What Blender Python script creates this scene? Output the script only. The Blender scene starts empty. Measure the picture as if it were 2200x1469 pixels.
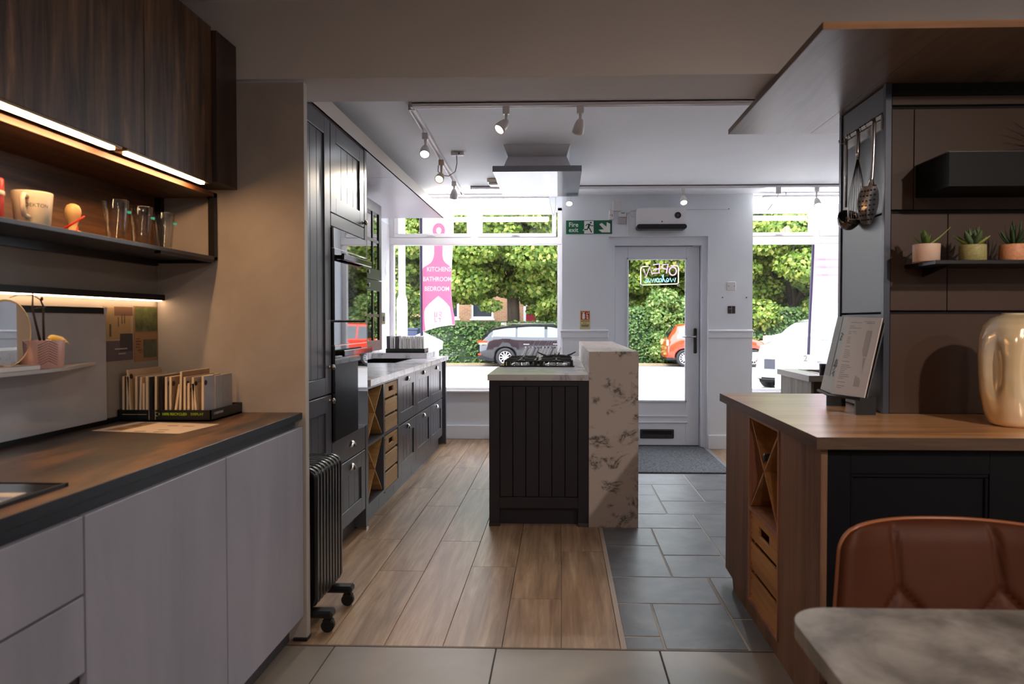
import bpy, bmesh, math, random
import numpy as np
from mathutils import Vector, Matrix, Euler

S = bpy.context.scene
COL = S.collection
R = math.radians

# ---------------------------------------------------------------- camera
cd = bpy.data.cameras.new('camera')
cd.sensor_width = 36.0
cd.lens = 24.005
cd.shift_x = -60.0 / 2200.0
cd.shift_y = -15.3 / 2200.0
cd.clip_start = 0.05
cd.clip_end = 300
cam = bpy.data.objects.new('camera', cd)
COL.objects.link(cam)
cam.location = (0, 0, 1.27)
cam.rotation_euler = (R(90 - 1.14), 0, R(1.714))
cd.dof.use_dof = True
cd.dof.focus_distance = 5.2
cd.dof.aperture_fstop = 4.0
S.camera = cam

# ---------------------------------------------------------------- view
S.view_settings.view_transform = 'Standard'
S.view_settings.look = 'None'
S.view_settings.exposure = 0.7
S.view_settings.gamma = 1.0
S.view_settings.use_curve_mapping = False
cy = S.cycles
cy.use_denoising = True
cy.max_bounces = 10
cy.diffuse_bounces = 5
cy.glossy_bounces = 4
cy.transmission_bounces = 8
cy.transparent_max_bounces = 12
cy.sample_clamp_indirect = 6.0
cy.caustics_reflective = False
cy.caustics_refractive = False

# ---------------------------------------------------------------- sky
W = bpy.data.worlds.new('overcast_sky')
S.world = W
W.use_nodes = True
bg = W.node_tree.nodes['Background']
bg.inputs[0].default_value = (0.83, 0.90, 1.0, 1)
SKY = 5.0
bg.inputs[1].default_value = SKY


def light(kind, name, loc, energy, color, rot=None, look=None, **kw):
    d = bpy.data.lights.new(name, kind)
    d.energy = energy
    d.color = color
    for k, v in kw.items():
        if k == 'portal':
            d.cycles.is_portal = True
        else:
            setattr(d, k, v)
    o = bpy.data.objects.new(name, d)
    COL.objects.link(o)
    o.location = loc
    if look is not None:
        o.rotation_euler = Vector(look).to_track_quat('-Z', 'Y').to_euler()
    elif rot:
        o.rotation_euler = rot
    return o


# hazy sun from behind the shop, high over the roof
light('SUN', 'hazy_sun', (0, -5, 20), 3.0, (1.0, 0.95, 0.85), look=(0.35, 0.75, -0.75), angle=R(12))
# daylight portals in the two shop windows and the door glass
for (x0, x1, z0, z1, y) in ((-1.8, 0.0, 0.5, 2.5, 7.42), (1.9, 3.6, 0.5, 2.5, 7.42), (0.68, 1.27, 0.46, 1.9, 7.03)):
    light('AREA', 'window_portal', ((x0 + x1) / 2, y, (z0 + z1) / 2), 1.0, (1, 1, 1), rot=(R(-90), 0, 0),
          shape='RECTANGLE', size=x1 - x0, size_y=z1 - z0, portal=True)
# warm ceiling downlights of the room behind the camera
WARM = (1.0, 0.87, 0.77)
for i, (x, y, e) in enumerate(((1.95, -0.1, 105), (0.2, -1.2, 44), (2.9, -1.3, 40))):
    light('SPOT', 'room_downlight', (x, y, 2.48), e, WARM, look=(0, 0.45, -1), spot_size=R(150), spot_blend=0.9,
          shadow_soft_size=0.04)

# neutral fill lights added out of view to brighten the back room
for i, (x, y, e) in enumerate(((2.9, 3.9, 12), (3.0, 5.5, 12))):
    light('SPOT', 'added_fill_spot', (x, y, 2.48), e, (1.0, 0.93, 0.88), look=(-0.25, 0.1, -1), spot_size=R(160), spot_blend=0.9,
          shadow_soft_size=0.05)

# ---------------------------------------------------------------- materials
MATS = {}


def lin(c):
    return tuple(((v / 255) / 12.92 if v / 255 <= 0.04045 else ((v / 255 + 0.055) / 1.055) ** 2.4) for v in c) + (1,)


class N:
    def __init__(s, name):
        s.m = bpy.data.materials.new(name)
        s.m.use_nodes = True
        s.t = s.m.node_tree
        s.p = s.t.nodes['Principled BSDF']

    def n(s, kind, **kw):
        x = s.t.nodes.new('ShaderNode' + kind)
        for k, v in kw.items():
            if k.startswith('i_'):
                k2 = k[2:]
                x.inputs[int(k2) if k2.isdigit() else k2.replace('_', ' ')].default_value = v
            else:
                setattr(x, k, v)
        return x

    def l(s, a, b, ao=0, bi=0):
        s.t.links.new(a.outputs[ao], b.inputs[bi])

    def coords(s, scale=(1, 1, 1), rand=True):
        tc = s.n('TexCoord')
        if rand:
            oi = s.n('ObjectInfo')
            mu = s.n('Math', operation='MULTIPLY')
            mu.inputs[1].default_value = 37.0
            s.l(oi, mu, 'Random', 0)
            ad = s.n('VectorMath', operation='ADD')
            s.l(tc, ad, 'Object', 0)
            s.l(mu, ad, 0, 1)
            src = ad
            out = 0
        else:
            src = tc
            out = 'Object'
        mp = s.n('Mapping')
        mp.inputs['Scale'].default_value = scale
        s.l(src, mp, out, 0)
        return mp

    def ramp(s, stops):
        r = s.n('ValToRGB')
        e = r.color_ramp.elements
        while len(e) < len(stops):
            e.new(0.5)
        for el, (p, c) in zip(e, stops):
            el.position = p
            el.color = c
        return r

    def bump(s, src, strength, dist=0.002, out=0):
        b = s.n('Bump')
        b.inputs['Strength'].default_value = strength
        b.inputs['Distance'].default_value = dist
        s.l(src, b, out, 'Height')
        s.l(b, s.p, 0, 'Normal')


def mat(name, rgb, rough=0.5, metal=0.0, spec=0.5, noise=0.0, nscale=8.0, bump=0.0, coat=0.0, emit=None, es=0.0, ior=None,
        stretch=(1, 1, 1)):
    if name in MATS:
        return MATS[name]
    k = N(name)
    p = k.p
    c = lin(rgb)
    p.inputs['Base Color'].default_value = c
    p.inputs['Roughness'].default_value = rough
    p.inputs['Metallic'].default_value = metal
    p.inputs['Specular IOR Level'].default_value = spec
    if ior:
        p.inputs['IOR'].default_value = ior
    if coat:
        p.inputs['Coat Weight'].default_value = coat
        p.inputs['Coat Roughness'].default_value = 0.08
    if emit:
        p.inputs['Emission Color'].default_value = emit + (1,)
        p.inputs['Emission Strength'].default_value = es
    if noise or bump:
        co = k.coords(stretch)
        nz = k.n('TexNoise')
        nz.inputs['Scale'].default_value = nscale
        nz.inputs['Detail'].default_value = 6
        k.l(co, nz)
        if noise:
            r = k.ramp([(0.3, tuple(v * (1 - noise) for v in c[:3]) + (1,)), (0.7, tuple(min(1, v * (1 + noise)) for v in c[:3]) + (1,))])
            k.l(nz, r)
            k.l(r, p, 0, 'Base Color')
        if bump:
            k.bump(nz, bump)
    MATS[name] = k.m
    return k.m


def wood(name, dark, mid, light_, grain=(1, 1, 12), axis='z', scale=3.0, rough=0.45, bump=0.15, spec=0.5, streak=1.0):
    """stretched noise grain; axis = direction of the grain"""
    k = N(name)
    st = {'x': (0.09, 1, 1), 'y': (1, 0.09, 1), 'z': (1, 1, 0.09)}[axis]
    co = k.coords(tuple(v * scale for v in st))
    n1 = k.n('TexNoise', i_Scale=5.0, i_Detail=8.0, i_Roughness=0.65, i_Distortion=0.6)
    k.l(co, n1)
    st2 = {'x': (0.03, 1, 1), 'y': (1, 0.03, 1), 'z': (1, 1, 0.03)}[axis]
    co2 = k.coords(tuple(v * scale for v in st2))
    n2 = k.n('TexNoise', i_Scale=26.0, i_Detail=4.0, i_Roughness=0.6)
    k.l(co2, n2)
    mx = k.n('Math', operation='MULTIPLY_ADD')
    mx.inputs[1].default_value = 0.35 * streak
    k.l(n2, mx)
    k.l(n1, mx, 0, 2)
    r = k.ramp([(0.36 + 0.1, lin(dark)), (0.56 + 0.1, lin(mid)), (0.78 + 0.1, lin(light_))])
    k.l(mx, r)
    k.l(r, k.p, 0, 'Base Color')
    k.p.inputs['Roughness'].default_value = rough
    k.p.inputs['Specular IOR Level'].default_value = spec
    if bump:
        k.bump(mx, bump, 0.0015)
    MATS[name] = k.m
    return k.m


def marble(name, base, vein, scale=3.0, width=0.06, rough=0.25, cloud=0.5, stretch=(1, 1, 1)):
    k = N(name)
    co = k.coords(tuple(v * scale for v in stretch), rand=False)
    co.inputs['Rotation'].default_value = (0.0, R(32), R(20))
    n1 = k.n('TexNoise', i_Scale=1.2, i_Detail=9.0, i_Roughness=0.62, i_Distortion=0.9)
    k.l(co, n1)
    sb = k.n('Math', operation='SUBTRACT')
    sb.inputs[1].default_value = 0.5
    k.l(n1, sb)
    ab = k.n('Math', operation='ABSOLUTE')
    k.l(sb, ab)
    n2 = k.n('TexNoise', i_Scale=2.1, i_Detail=5.0)
    k.l(co, n2)
    mm = k.n('Math', operation='MULTIPLY_ADD')
    mm.inputs[1].default_value = 0.55
    mm.inputs[2].default_value = -0.235
    mm.use_clamp = True
    k.l(n2, mm)
    ad = k.n('Math', operation='ADD')
    ad.use_clamp = True
    k.l(ab, ad)
    k.l(mm, ad, 0, 1)
    b = lin(base)
    v = lin(vein)
    mid = tuple(b[i] * 0.6 + v[i] * 0.4 for i in range(3)) + (1,)
    r = k.ramp([(0.0, v), (width * 0.6, mid), (width * 2.0, b)])
    k.l(ad, r)
    k.l(r, k.p, 0, 'Base Color')
    k.p.inputs['Roughness'].default_value = rough
    MATS[name] = k.m
    return k.m


def concrete(name, a, b, scale=4.0, rough=0.5, bump=0.0, stretch=(1, 1, 1), c=None, rand=True, detail=8.0, spread=0.16):
    k = N(name)
    co = k.coords(tuple(v * scale for v in stretch), rand)
    n1 = k.n('TexNoise', i_Scale=1.0, i_Detail=detail, i_Roughness=0.6, i_Distortion=0.4)
    k.l(co, n1)
    st = [(0.5 - spread, lin(a)), (0.5 + spread, lin(b))]
    if c:
        st = [(0.5 - spread, lin(a)), (0.5, lin(b)), (0.5 + spread, lin(c))]
    r = k.ramp(st)
    k.l(n1, r)
    k.l(r, k.p, 0, 'Base Color')
    k.p.inputs['Roughness'].default_value = rough
    if bump:
        k.bump(n1, bump, 0.002)
    MATS[name] = k.m
    return k.m


def thin_glass(name, tint=(1, 1, 1, 1), base=0.05, rough=0.0):
    k = N(name)
    t = k.n('BsdfTransparent')
    t.inputs[0].default_value = tint
    g = k.n('BsdfGlossy')
    g.inputs['Roughness'].default_value = rough
    lw = k.n('LayerWeight')
    lw.inputs[0].default_value = 0.5
    pw = k.n('Math', operation='POWER')
    pw.inputs[1].default_value = 4.0
    k.l(lw, pw, 'Facing', 0)
    ma = k.n('Math', operation='MULTIPLY_ADD')
    ma.inputs[1].default_value = 0.9
    ma.inputs[2].default_value = base
    k.l(pw, ma)
    mx = k.n('MixShader')
    k.l(ma, mx)
    k.l(t, mx, 0, 1)
    k.l(g, mx, 0, 2)
    k.l(mx, k.t.nodes['Material Output'], 0, 0)
    MATS[name] = k.m
    return k.m


def leafy(name, stops, translucent=0.45, rough=0.5):
    """leaf colour differs at random from leaf to leaf"""
    k = N(name)
    g = k.n('NewGeometry')
    r = k.ramp(stops)
    k.l(g, r, 'Random Per Island', 0)
    k.l(r, k.p, 0, 'Base Color')
    k.p.inputs['Roughness'].default_value = rough
    tr = k.n('BsdfTranslucent')
    k.l(r, tr)
    mx = k.n('MixShader')
    mx.inputs[0].default_value = translucent
    k.l(k.p, mx, 0, 1)
    k.l(tr, mx, 0, 2)
    k.l(mx, k.t.nodes['Material Output'], 0, 0)
    MATS[name] = k.m
    return k.m


def cloth(name, rgb, transl=0.5):
    k = N(name)
    k.p.inputs['Base Color'].default_value = lin(rgb)
    k.p.inputs['Roughness'].default_value = 0.7
    tr = k.n('BsdfTranslucent')
    tr.inputs[0].default_value = lin(rgb)
    mx = k.n('MixShader')
    mx.inputs[0].default_value = transl
    k.l(k.p, mx, 0, 1)
    k.l(tr, mx, 0, 2)
    k.l(mx, k.t.nodes['Material Output'], 0, 0)
    MATS[name] = k.m
    return k.m


def emitter(name, rgb, strength):
    k = N(name)
    e = k.n('Emission')
    e.inputs[0].default_value = rgb + (1,)
    e.inputs[1].default_value = strength
    k.l(e, k.t.nodes['Material Output'], 0, 0)
    MATS[name] = k.m
    return k.m


def striped(name, paper, ink, scale, axis=2, duty=0.5):
    """flat print: rows of small type as broken lines"""
    k = N(name)
    co = k.coords((1, 1, 1), False)
    sp = k.n('SeparateXYZ')
    k.l(co, sp)
    m = k.n('Math', operation='MULTIPLY')
    m.inputs[1].default_value = scale
    k.l(sp, m, axis, 0)
    fr = k.n('Math', operation='FRACT')
    k.l(m, fr)
    gt = k.n('Math', operation='GREATER_THAN')
    gt.inputs[1].default_value = duty
    k.l(fr, gt)
    nz = k.n('TexNoise', i_Scale=26.0, i_Detail=2.0)
    k.l(co, nz)
    g2 = k.n('Math', operation='GREATER_THAN')
    g2.inputs[1].default_value = 0.5
    k.l(nz, g2)
    mu = k.n('Math', operation='MULTIPLY')
    k.l(gt, mu)
    k.l(g2, mu, 0, 1)
    r = k.ramp([(0, lin(paper)), (1, lin(ink))])
    k.l(mu, r)
    k.l(r, k.p, 0, 'Base Color')
    k.p.inputs['Roughness'].default_value = 0.6
    MATS[name] = k.m
    return k.m


white_wall = mat('white_wall_paint', (231, 236, 243), 0.6, noise=0.02, nscale=2)
white_ceiling = mat('white_ceiling_paint', (242, 245, 251), 0.7, noise=0.02, nscale=2)
white_gloss = mat('white_gloss_paint', (233, 237, 245), 0.3)
upvc = mat('white_upvc', (238, 234, 236), 0.25)
beam_paint = mat('beige_beam_paint', (206, 198, 194), 0.65, noise=0.03, nscale=2)
charcoal = mat('charcoal_cabinet_paint', (70, 70, 77), 0.3, noise=0.05, nscale=5)
charcoal_edge = mat('charcoal_frame_paint', (74, 74, 81), 0.32)
navy = mat('dark_navy_paint', (7, 7, 11), 0.55, spec=0.15)
plum = mat('near_black_island_paint', (33, 30, 38), 0.4)
black = mat('black_lacquer', (12, 12, 13), 0.5, spec=0.2)
black_metal = mat('black_metal', (22, 22, 26), 0.4, metal=0.3)
void = mat('dark_recess', (10, 9, 9), 0.8)
nickel = mat('brushed_nickel', (196, 188, 182), 0.25, metal=1.0)
steel = mat('polished_steel', (190, 186, 184), 0.16, metal=1.0)
pewter = mat('dark_pewter_metal', (96, 90, 90), 0.28, metal=1.0)
grey_front = concrete('grey_limed_wood_front', (132, 131, 142), (160, 158, 169), 3.2, 0.45, 0.05, (1, 1, 0.18), spread=0.22)
walnut = wood('dark_walnut', (52, 36, 26), (106, 76, 54), (166, 122, 80), axis='z', scale=5.0, rough=0.42, streak=0.45)
walnut_y = wood('dark_walnut_back_board', (44, 26, 14), (86, 54, 30), (120, 78, 44), axis='y', scale=4.0, rough=0.5)
plaster = concrete('grey_plaster_panel', (152, 142, 134), (178, 167, 158), 3.0, 0.55, 0.03, spread=0.25)
rust_top = concrete('rusty_dark_worktop', (54, 51, 51), (82, 66, 56), 3.2, 0.4, 0.08, (1.7, 0.55, 1), c=(142, 102, 74), spread=0.14)
top_edge = mat('blue_black_worktop_edge', (22, 24, 31), 0.4)
wall_grey = mat('grey_splash_wall', (138, 128, 120), 0.6, noise=0.04, nscale=3)
splash_mat = concrete('grey_gloss_splashback', (150, 150, 154), (168, 168, 171), 2.5, 0.1, 0.0, spread=0.25)
plank_mat = wood('limed_oak_plank', (112, 86, 64), (150, 121, 94), (182, 154, 124), axis='y', scale=3.0, rough=0.36, bump=0.2)
slate = concrete('grey_slate_tile', (74, 74, 77), (98, 98, 101), 4.5, 0.4, 0.3, c=(118, 116, 116), spread=0.2)
grout = mat('pale_grout', (172, 166, 158), 0.8)
dark_grout = mat('dark_grout', (70, 66, 62), 0.8)
beige_tile = concrete('beige_stone_tile', (122, 114, 104), (144, 134, 123), 2.2, 0.34, 0.04, spread=0.22)
mat_mat = concrete('grey_door_mat_pile', (50, 52, 56), (112, 114, 118), 55, 0.95, 0.6)
pale_marble = marble('pale_grey_marble_worktop', (206, 203, 206), (150, 146, 150), 2.5, 0.05, 0.2)
wall_marble = marble('white_marble_wall_panel', (226, 224, 228), (150, 146, 150), 1.6, 0.03, 0.2, stretch=(1, 1, 0.4))
slab_marble = marble('veined_marble_slab', (196, 184, 176), (70, 66, 66), 4.4, 0.036, 0.35, stretch=(1, 1, 1.25))
oak = wood('warm_oak', (86, 58, 42), (122, 86, 62), (146, 106, 78), axis='z', scale=2.2, rough=0.5)
oak_top = wood('warm_oak_worktop', (146, 100, 62), (200, 146, 98), (224, 174, 124), axis='x', scale=2.0, rough=0.28, bump=0.06)
oak_y = wood('oak_canopy_board', (88, 70, 58), (112, 92, 78), (130, 108, 92), axis='y', scale=1.6, rough=0.33, bump=0.7)
oak_edge = wood('oak_canopy_edge', (110, 70, 36), (150, 100, 56), (176, 122, 70), axis='x', scale=2.0, rough=0.5)
crate_wood = wood('pale_birch_crate', (168, 130, 88), (196, 158, 112), (212, 178, 132), axis='y', scale=2.0, rough=0.55, bump=0.05)
rack_wood = wood('orange_oak_rack', (130, 84, 46), (168, 116, 66), (190, 138, 84), axis='y', scale=2.5, rough=0.5)
bronze = mat('bronze_brown_panel', (72, 52, 40), 0.45, spec=0.3, noise=0.06, nscale=3)
slate_panel = mat('grey_blue_door_panel', (92, 94, 102), 0.35)
hob_glass = mat('black_hob_glass', (8, 8, 9), 0.12, spec=0.3)
oven_glass = mat('black_oven_glass', (9, 9, 10), 0.02, ior=2.3)
pale_box = mat('bright_white_plastic', (240, 238, 240), 0.3)
cast_iron = mat('black_cast_iron', (16, 16, 17), 0.45)
leather = mat('tan_leather', (66, 29, 9), 0.6, spec=0.2, noise=0.1, nscale=14, bump=0.08)
table_stone = concrete('grey_stone_table_top', (76, 72, 69), (112, 107, 103), 7.0, 0.42, 0.0, c=(148, 142, 136), spread=0.15)
window_glass = thin_glass('clear_window_glass', base=0.075)
cabinet_glass = thin_glass('cabinet_pane_glass', (0.55, 0.58, 0.6, 1), base=0.22)
cream = mat('cream_ceramic', (228, 214, 190), 0.25)
red_glaze = mat('red_glaze', (190, 36, 34), 0.3)
pale_wood = mat('pale_turned_wood', (214, 176, 118), 0.4, noise=0.06, nscale=10)
red_cord = mat('red_cord', (210, 40, 28), 0.6)
green_sign = mat('green_sign_plastic', (8, 96, 62), 0.35)
sign_white = mat('sign_white', (238, 236, 232), 0.4)
plastic_white = mat('white_plastic', (226, 222, 222), 0.35)
plastic_grey = mat('pale_grey_plastic', (186, 182, 184), 0.4)
plastic_black = mat('black_plastic', (18, 18, 20), 0.4)
led_warm = emitter('warm_led_diffuser', (1.0, 0.58, 0.27), 52.0)
tube_white = emitter('fluorescent_tube', (1.0, 0.97, 0.95), 20.0)
lamp_cool = emitter('cool_lamp_face', (0.86, 0.92, 1.0), 16.0)
lamp_warm = emitter('warm_lamp_face', (1.0, 0.86, 0.68), 14.0)

# ---------------------------------------------------------------- builders
WL = {}


class B:
    """collects shapes and links them as ONE mesh object"""

    def __init__(s):
        s.bm = bmesh.new()
        s.m = None

    def _add(s, pts, faces, smooth=False):
        vs = [s.bm.verts.new(p) for p in pts]
        out = []
        for f in faces:
            try:
                fa = s.bm.faces.new([vs[i] for i in f])
                fa.smooth = smooth
                out.append(fa)
            except ValueError:
                pass
        return vs, out

    def box(s, x0, x1, y0, y1, z0, z1, bev=0.0):
        if x0 > x1:
            x0, x1 = x1, x0
        if y0 > y1:
            y0, y1 = y1, y0
        if z0 > z1:
            z0, z1 = z1, z0
        P = [(x0, y0, z0), (x1, y0, z0), (x1, y1, z0), (x0, y1, z0), (x0, y0, z1), (x1, y0, z1), (x1, y1, z1), (x0, y1, z1)]
        vs, fs = s._add(P, [(0, 3, 2, 1), (4, 5, 6, 7), (0, 1, 5, 4), (1, 2, 6, 5), (2, 3, 7, 6), (3, 0, 4, 7)])
        if bev:
            es = list({e for f in fs for e in f.edges})
            bmesh.ops.bevel(s.bm, geom=es, offset=bev, segments=1, affect='EDGES', profile=0.5)
        return s

    def obox(s, c, size, mat3):
        """box turned by a 3x3 matrix"""
        h = Vector(size) / 2
        P = []
        for sx, sy, sz in ((-1, -1, -1), (1, -1, -1), (1, 1, -1), (-1, 1, -1), (-1, -1, 1), (1, -1, 1), (1, 1, 1), (-1, 1, 1)):
            P.append(Vector(c) + mat3 @ Vector((sx * h.x, sy * h.y, sz * h.z)))
        s._add(P, [(0, 3, 2, 1), (4, 5, 6, 7), (0, 1, 5, 4), (1, 2, 6, 5), (2, 3, 7, 6), (3, 0, 4, 7)])
        return s

    def cyl(s, p0, p1, r0, r1=None, n=14, caps=True):
        r1 = r0 if r1 is None else r1
        p0 = Vector(p0)
        p1 = Vector(p1)
        q = (p1 - p0).to_track_quat('Z', 'Y').to_matrix()
        P = []
        for p, r in ((p0, r0), (p1, r1)):
            for i in range(n):
                a = 2 * math.pi * i / n
                P.append(p + q @ Vector((r * math.cos(a), r * math.sin(a), 0)))
        s._add(P, [(i, (i + 1) % n, n + (i + 1) % n, n + i) for i in range(n)], True)
        if caps:
            s._add(P[:n], [tuple(reversed(range(n)))])
            s._add(P[n:], [tuple(range(n))])
        return s

    def tube(s, pts, r, n=8, closed=False):
        pts = [Vector(p) for p in pts]
        m = len(pts)
        rs = r if isinstance(r, (list, tuple)) else [r] * m
        P = []
        ref = None
        for i, p in enumerate(pts):
            a = pts[(i - 1) % m] if (closed or i > 0) else p
            b = pts[(i + 1) % m] if (closed or i < m - 1) else p
            t = (b - a).normalized()
            if ref is None:
                ref = t.orthogonal().normalized()
            ref = (ref - t * ref.dot(t))
            ref = ref.normalized() if ref.length > 1e-6 else t.orthogonal().normalized()
            bn = t.cross(ref)
            for k in range(n):
                a2 = 2 * math.pi * k / n
                P.append(p + (ref * math.cos(a2) + bn * math.sin(a2)) * rs[i])
        F = []
        for i in range(m if closed else m - 1):
            j = (i + 1) % m
            for k in range(n):
                F.append((i * n + k, i * n + (k + 1) % n, j * n + (k + 1) % n, j * n + k))
        s._add(P, F, True)
        if not closed:
            s._add(P[:n], [tuple(reversed(range(n)))])
            s._add(P[-n:], [tuple(range(n))])
        return s

    def lathe(s, prof, n=24, c=(0, 0, 0), mat3=None, smooth=True):
        c = Vector(c)
        M = mat3 or Matrix.Identity(3)
        P = []
        for r, z in prof:
            for i in range(n):
                a = 2 * math.pi * i / n
                P.append(c + M @ Vector((max(r, 1e-5) * math.cos(a), max(r, 1e-5) * math.sin(a), z)))
        F = []
        for j in range(len(prof) - 1):
            for i in range(n):
                F.append((j * n + i, j * n + (i + 1) % n, (j + 1) * n + (i + 1) % n, (j + 1) * n + i))
        s._add(P, F, smooth)
        return s

    def prism(s, pts, axis, a, b):
        """polygon extruded along an axis; pts in the two other axes, in x,y,z order"""
        def mk(p, h):
            return {'x': (h, p[0], p[1]), 'y': (p[0], h, p[1]), 'z': (p[0], p[1], h)}[axis]
        n = len(pts)
        P = [mk(p, a) for p in pts] + [mk(p, b) for p in pts]
        s._add(P, [tuple(range(n)), tuple(reversed(range(n, 2 * n)))] + [(i, n + i, n + (i + 1) % n, (i + 1) % n) for i in range(n)])
        return s

    def sphere(s, c, rx, ry=None, rz=None, nu=14, nv=9, mat3=None):
        ry = ry or rx
        rz = rz or rx
        M = mat3 or Matrix.Identity(3)
        P = []
        for j in range(nv + 1):
            t = math.pi * j / nv
            for i in range(nu):
                a = 2 * math.pi * i / nu
                P.append(Vector(c) + M @ Vector((rx * math.sin(t) * math.cos(a), ry * math.sin(t) * math.sin(a), rz * math.cos(t))))
        F = []
        for j in range(nv):
            for i in range(nu):
                F.append((j * nu + i, (j + 1) * nu + i, (j + 1) * nu + (i + 1) % nu, j * nu + (i + 1) % nu))
        s._add(P, F, True)
        return s

    def face(s, pts, smooth=False):
        s._add(pts, [tuple(range(len(pts)))], smooth)
        return s

    def grid(s, rows, closed_u=False, smooth=True):
        m = len(rows)
        n = len(rows[0])
        P = [p for r in rows for p in r]
        F = []
        for j in range(m - 1):
            for i in range(n if closed_u else n - 1):
                F.append((j * n + i, j * n + (i + 1) % n, (j + 1) * n + (i + 1) % n, (j + 1) * n + i))
        s._add(P, F, smooth)
        return s

    def mesh(s, name, m=None):
        bmesh.ops.remove_doubles(s.bm, verts=s.bm.verts, dist=1e-6)
        bmesh.ops.recalc_face_normals(s.bm, faces=s.bm.faces)
        me = bpy.data.meshes.new(name)
        s.bm.to_mesh(me)
        s.bm.free()
        if m:
            me.materials.append(m)
        return me

    def build(s, name, m, parent=None, origin=None, local=False):
        """shapes given in world metres unless local"""
        o0 = Vector(origin) if origin is not None else Vector((0, 0, 0))
        if parent is not None and not local:
            o0 = WL[parent] + (Vector(origin) if origin is not None else Vector((0, 0, 0)))
        if parent is None and origin is None and not local:
            bb = [v.co for v in s.bm.verts]
            o0 = Vector((sum(v.x for v in bb) / len(bb), sum(v.y for v in bb) / len(bb), min(v.z for v in bb)))
        if not local:
            bmesh.ops.translate(s.bm, verts=s.bm.verts, vec=-o0)
        me = s.mesh(name, m)
        o = bpy.data.objects.new(name, me)
        COL.objects.link(o)
        o.parent = parent
        if parent is None:
            o.location = o0
            WL[o] = o0.copy()
        else:
            if origin is not None:
                o.location = origin
                WL[o] = WL[parent] + Vector(origin)
            else:
                WL[o] = WL[parent].copy()
        return o


def put(name, me, parent=None, loc=(0, 0, 0), rot=None, scale=None):
    """another object on the same mesh; loc is local to the parent"""
    o = bpy.data.objects.new(name, me)
    COL.objects.link(o)
    o.parent = parent
    o.location = loc
    if rot is not None:
        o.rotation_euler = rot
    if scale is not None:
        o.scale = scale
    WL[o] = (WL[parent] if parent is not None else Vector((0, 0, 0))) + Vector(loc)
    return o


def tag(o, label, cat, group=None, kind=None):
    o['label'] = label
    o['category'] = cat
    if group:
        o['group'] = group
    if kind:
        o['kind'] = kind
    return o


def thing(name, loc, label, cat, group=None, rotz=0.0):
    o = bpy.data.objects.new(name, None)
    o.empty_display_size = 0.05
    COL.objects.link(o)
    o.location = loc
    o.rotation_euler = (0, 0, rotz)
    WL[o] = Vector(loc)
    return tag(o, label, cat, group)


def setting(name, loc=(0, 0, 0)):
    o = bpy.data.objects.new(name, None)
    o.empty_display_size = 0.05
    COL.objects.link(o)
    o.location = loc
    WL[o] = Vector(loc)
    o['kind'] = 'structure'
    return o


def struct(o):
    o['kind'] = 'structure'
    return o


def copy_tree(o, parent=None):
    c = o.copy()
    COL.objects.link(c)
    if parent is not None:
        c.parent = parent
    WL[c] = WL[o].copy()
    for ch in list(o.children):
        copy_tree(ch, c)
    return c


def dup(o, loc, label, rotz=None):
    c = copy_tree(o)
    c.location = loc
    WL[c] = Vector(loc)
    if rotz is not None:
        c.rotation_euler = (0, 0, rotz)
    c['label'] = label
    return c


def text(name, body, size, m, parent, loc, rot, extrude=0.0005, align='CENTER', warp=None, sx=1.0, bold=0.0):
    cu = bpy.data.curves.new(name, 'FONT')
    cu.body = body
    cu.size = size
    cu.extrude = extrude
    cu.offset = bold
    cu.align_x = align
    cu.align_y = 'CENTER'
    cu.resolution_u = 3
    tmp = bpy.data.objects.new('tmp_text', cu)
    COL.objects.link(tmp)
    bpy.context.view_layer.update()
    me = bpy.data.meshes.new_from_object(tmp.evaluated_get(bpy.context.evaluated_depsgraph_get()))
    bpy.data.objects.remove(tmp)
    bpy.data.curves.remove(cu)
    M = Matrix.LocRotScale(Vector(loc), Euler(rot), Vector((sx, 1, 1)))
    base = WL[parent] if parent is not None else Vector((0, 0, 0))
    for v in me.vertices:
        w = M @ v.co
        if warp:
            w = Vector(warp(w))
        v.co = w - base
    me.materials.clear()
    me.materials.append(m)
    me.name = name
    o = bpy.data.objects.new(name, me)
    COL.objects.link(o)
    o.parent = parent
    WL[o] = base.copy()
    return o


def box(name, m, x0, x1, y0, y1, z0, z1, parent=None, bev=0.0):
    return B().box(x0, x1, y0, y1, z0, z1, bev).build(name, m, parent)


ORD = ['first', 'second', 'third', 'fourth', 'fifth', 'sixth', 'seventh', 'eighth', 'ninth', 'tenth', 'eleventh', 'twelfth',
       'thirteenth', 'fourteenth', 'fifteenth', 'sixteenth', 'seventeenth', 'eighteenth', 'nineteenth', 'twentieth',
       'twenty-first', 'twenty-second', 'twenty-third', 'twenty-fourth', 'twenty-fifth', 'twenty-sixth']
FACE_CAM = (R(90), 0, 0)            # lettering read from the room
FACE_X = (R(90), 0, R(90))          # lettering read from the right

# ================================================================ ROOM SHELL
CZ = 2.525
XL, XW = -1.84, -1.6        # back-room left wall, front-room left wall
fl = struct(box('floor', grout, -2.0, 3.7, -2.7, 7.5, -0.08, -0.006))

# beige tiles in the foreground
TX = 0.632
te = B().box(0.003, TX - 0.003, 0.003, TX - 0.003, -0.008, 0.0, 0.001).mesh('beige_tile', beige_tile)
box('tile_bed', dark_grout, -1.6, 3.6, -2.6, 2.626, -0.0065, -0.004, fl)
base_fl = WL[fl]
for i in range(-3, 6):
    for j in range(8):
        x0 = -0.249 + i * TX
        y0 = 2.622 - (j + 1) * TX
        if x0 < -1.7:
            continue
        put('tile', te, fl, Vector((x0, y0, 0)) - base_fl)

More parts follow.
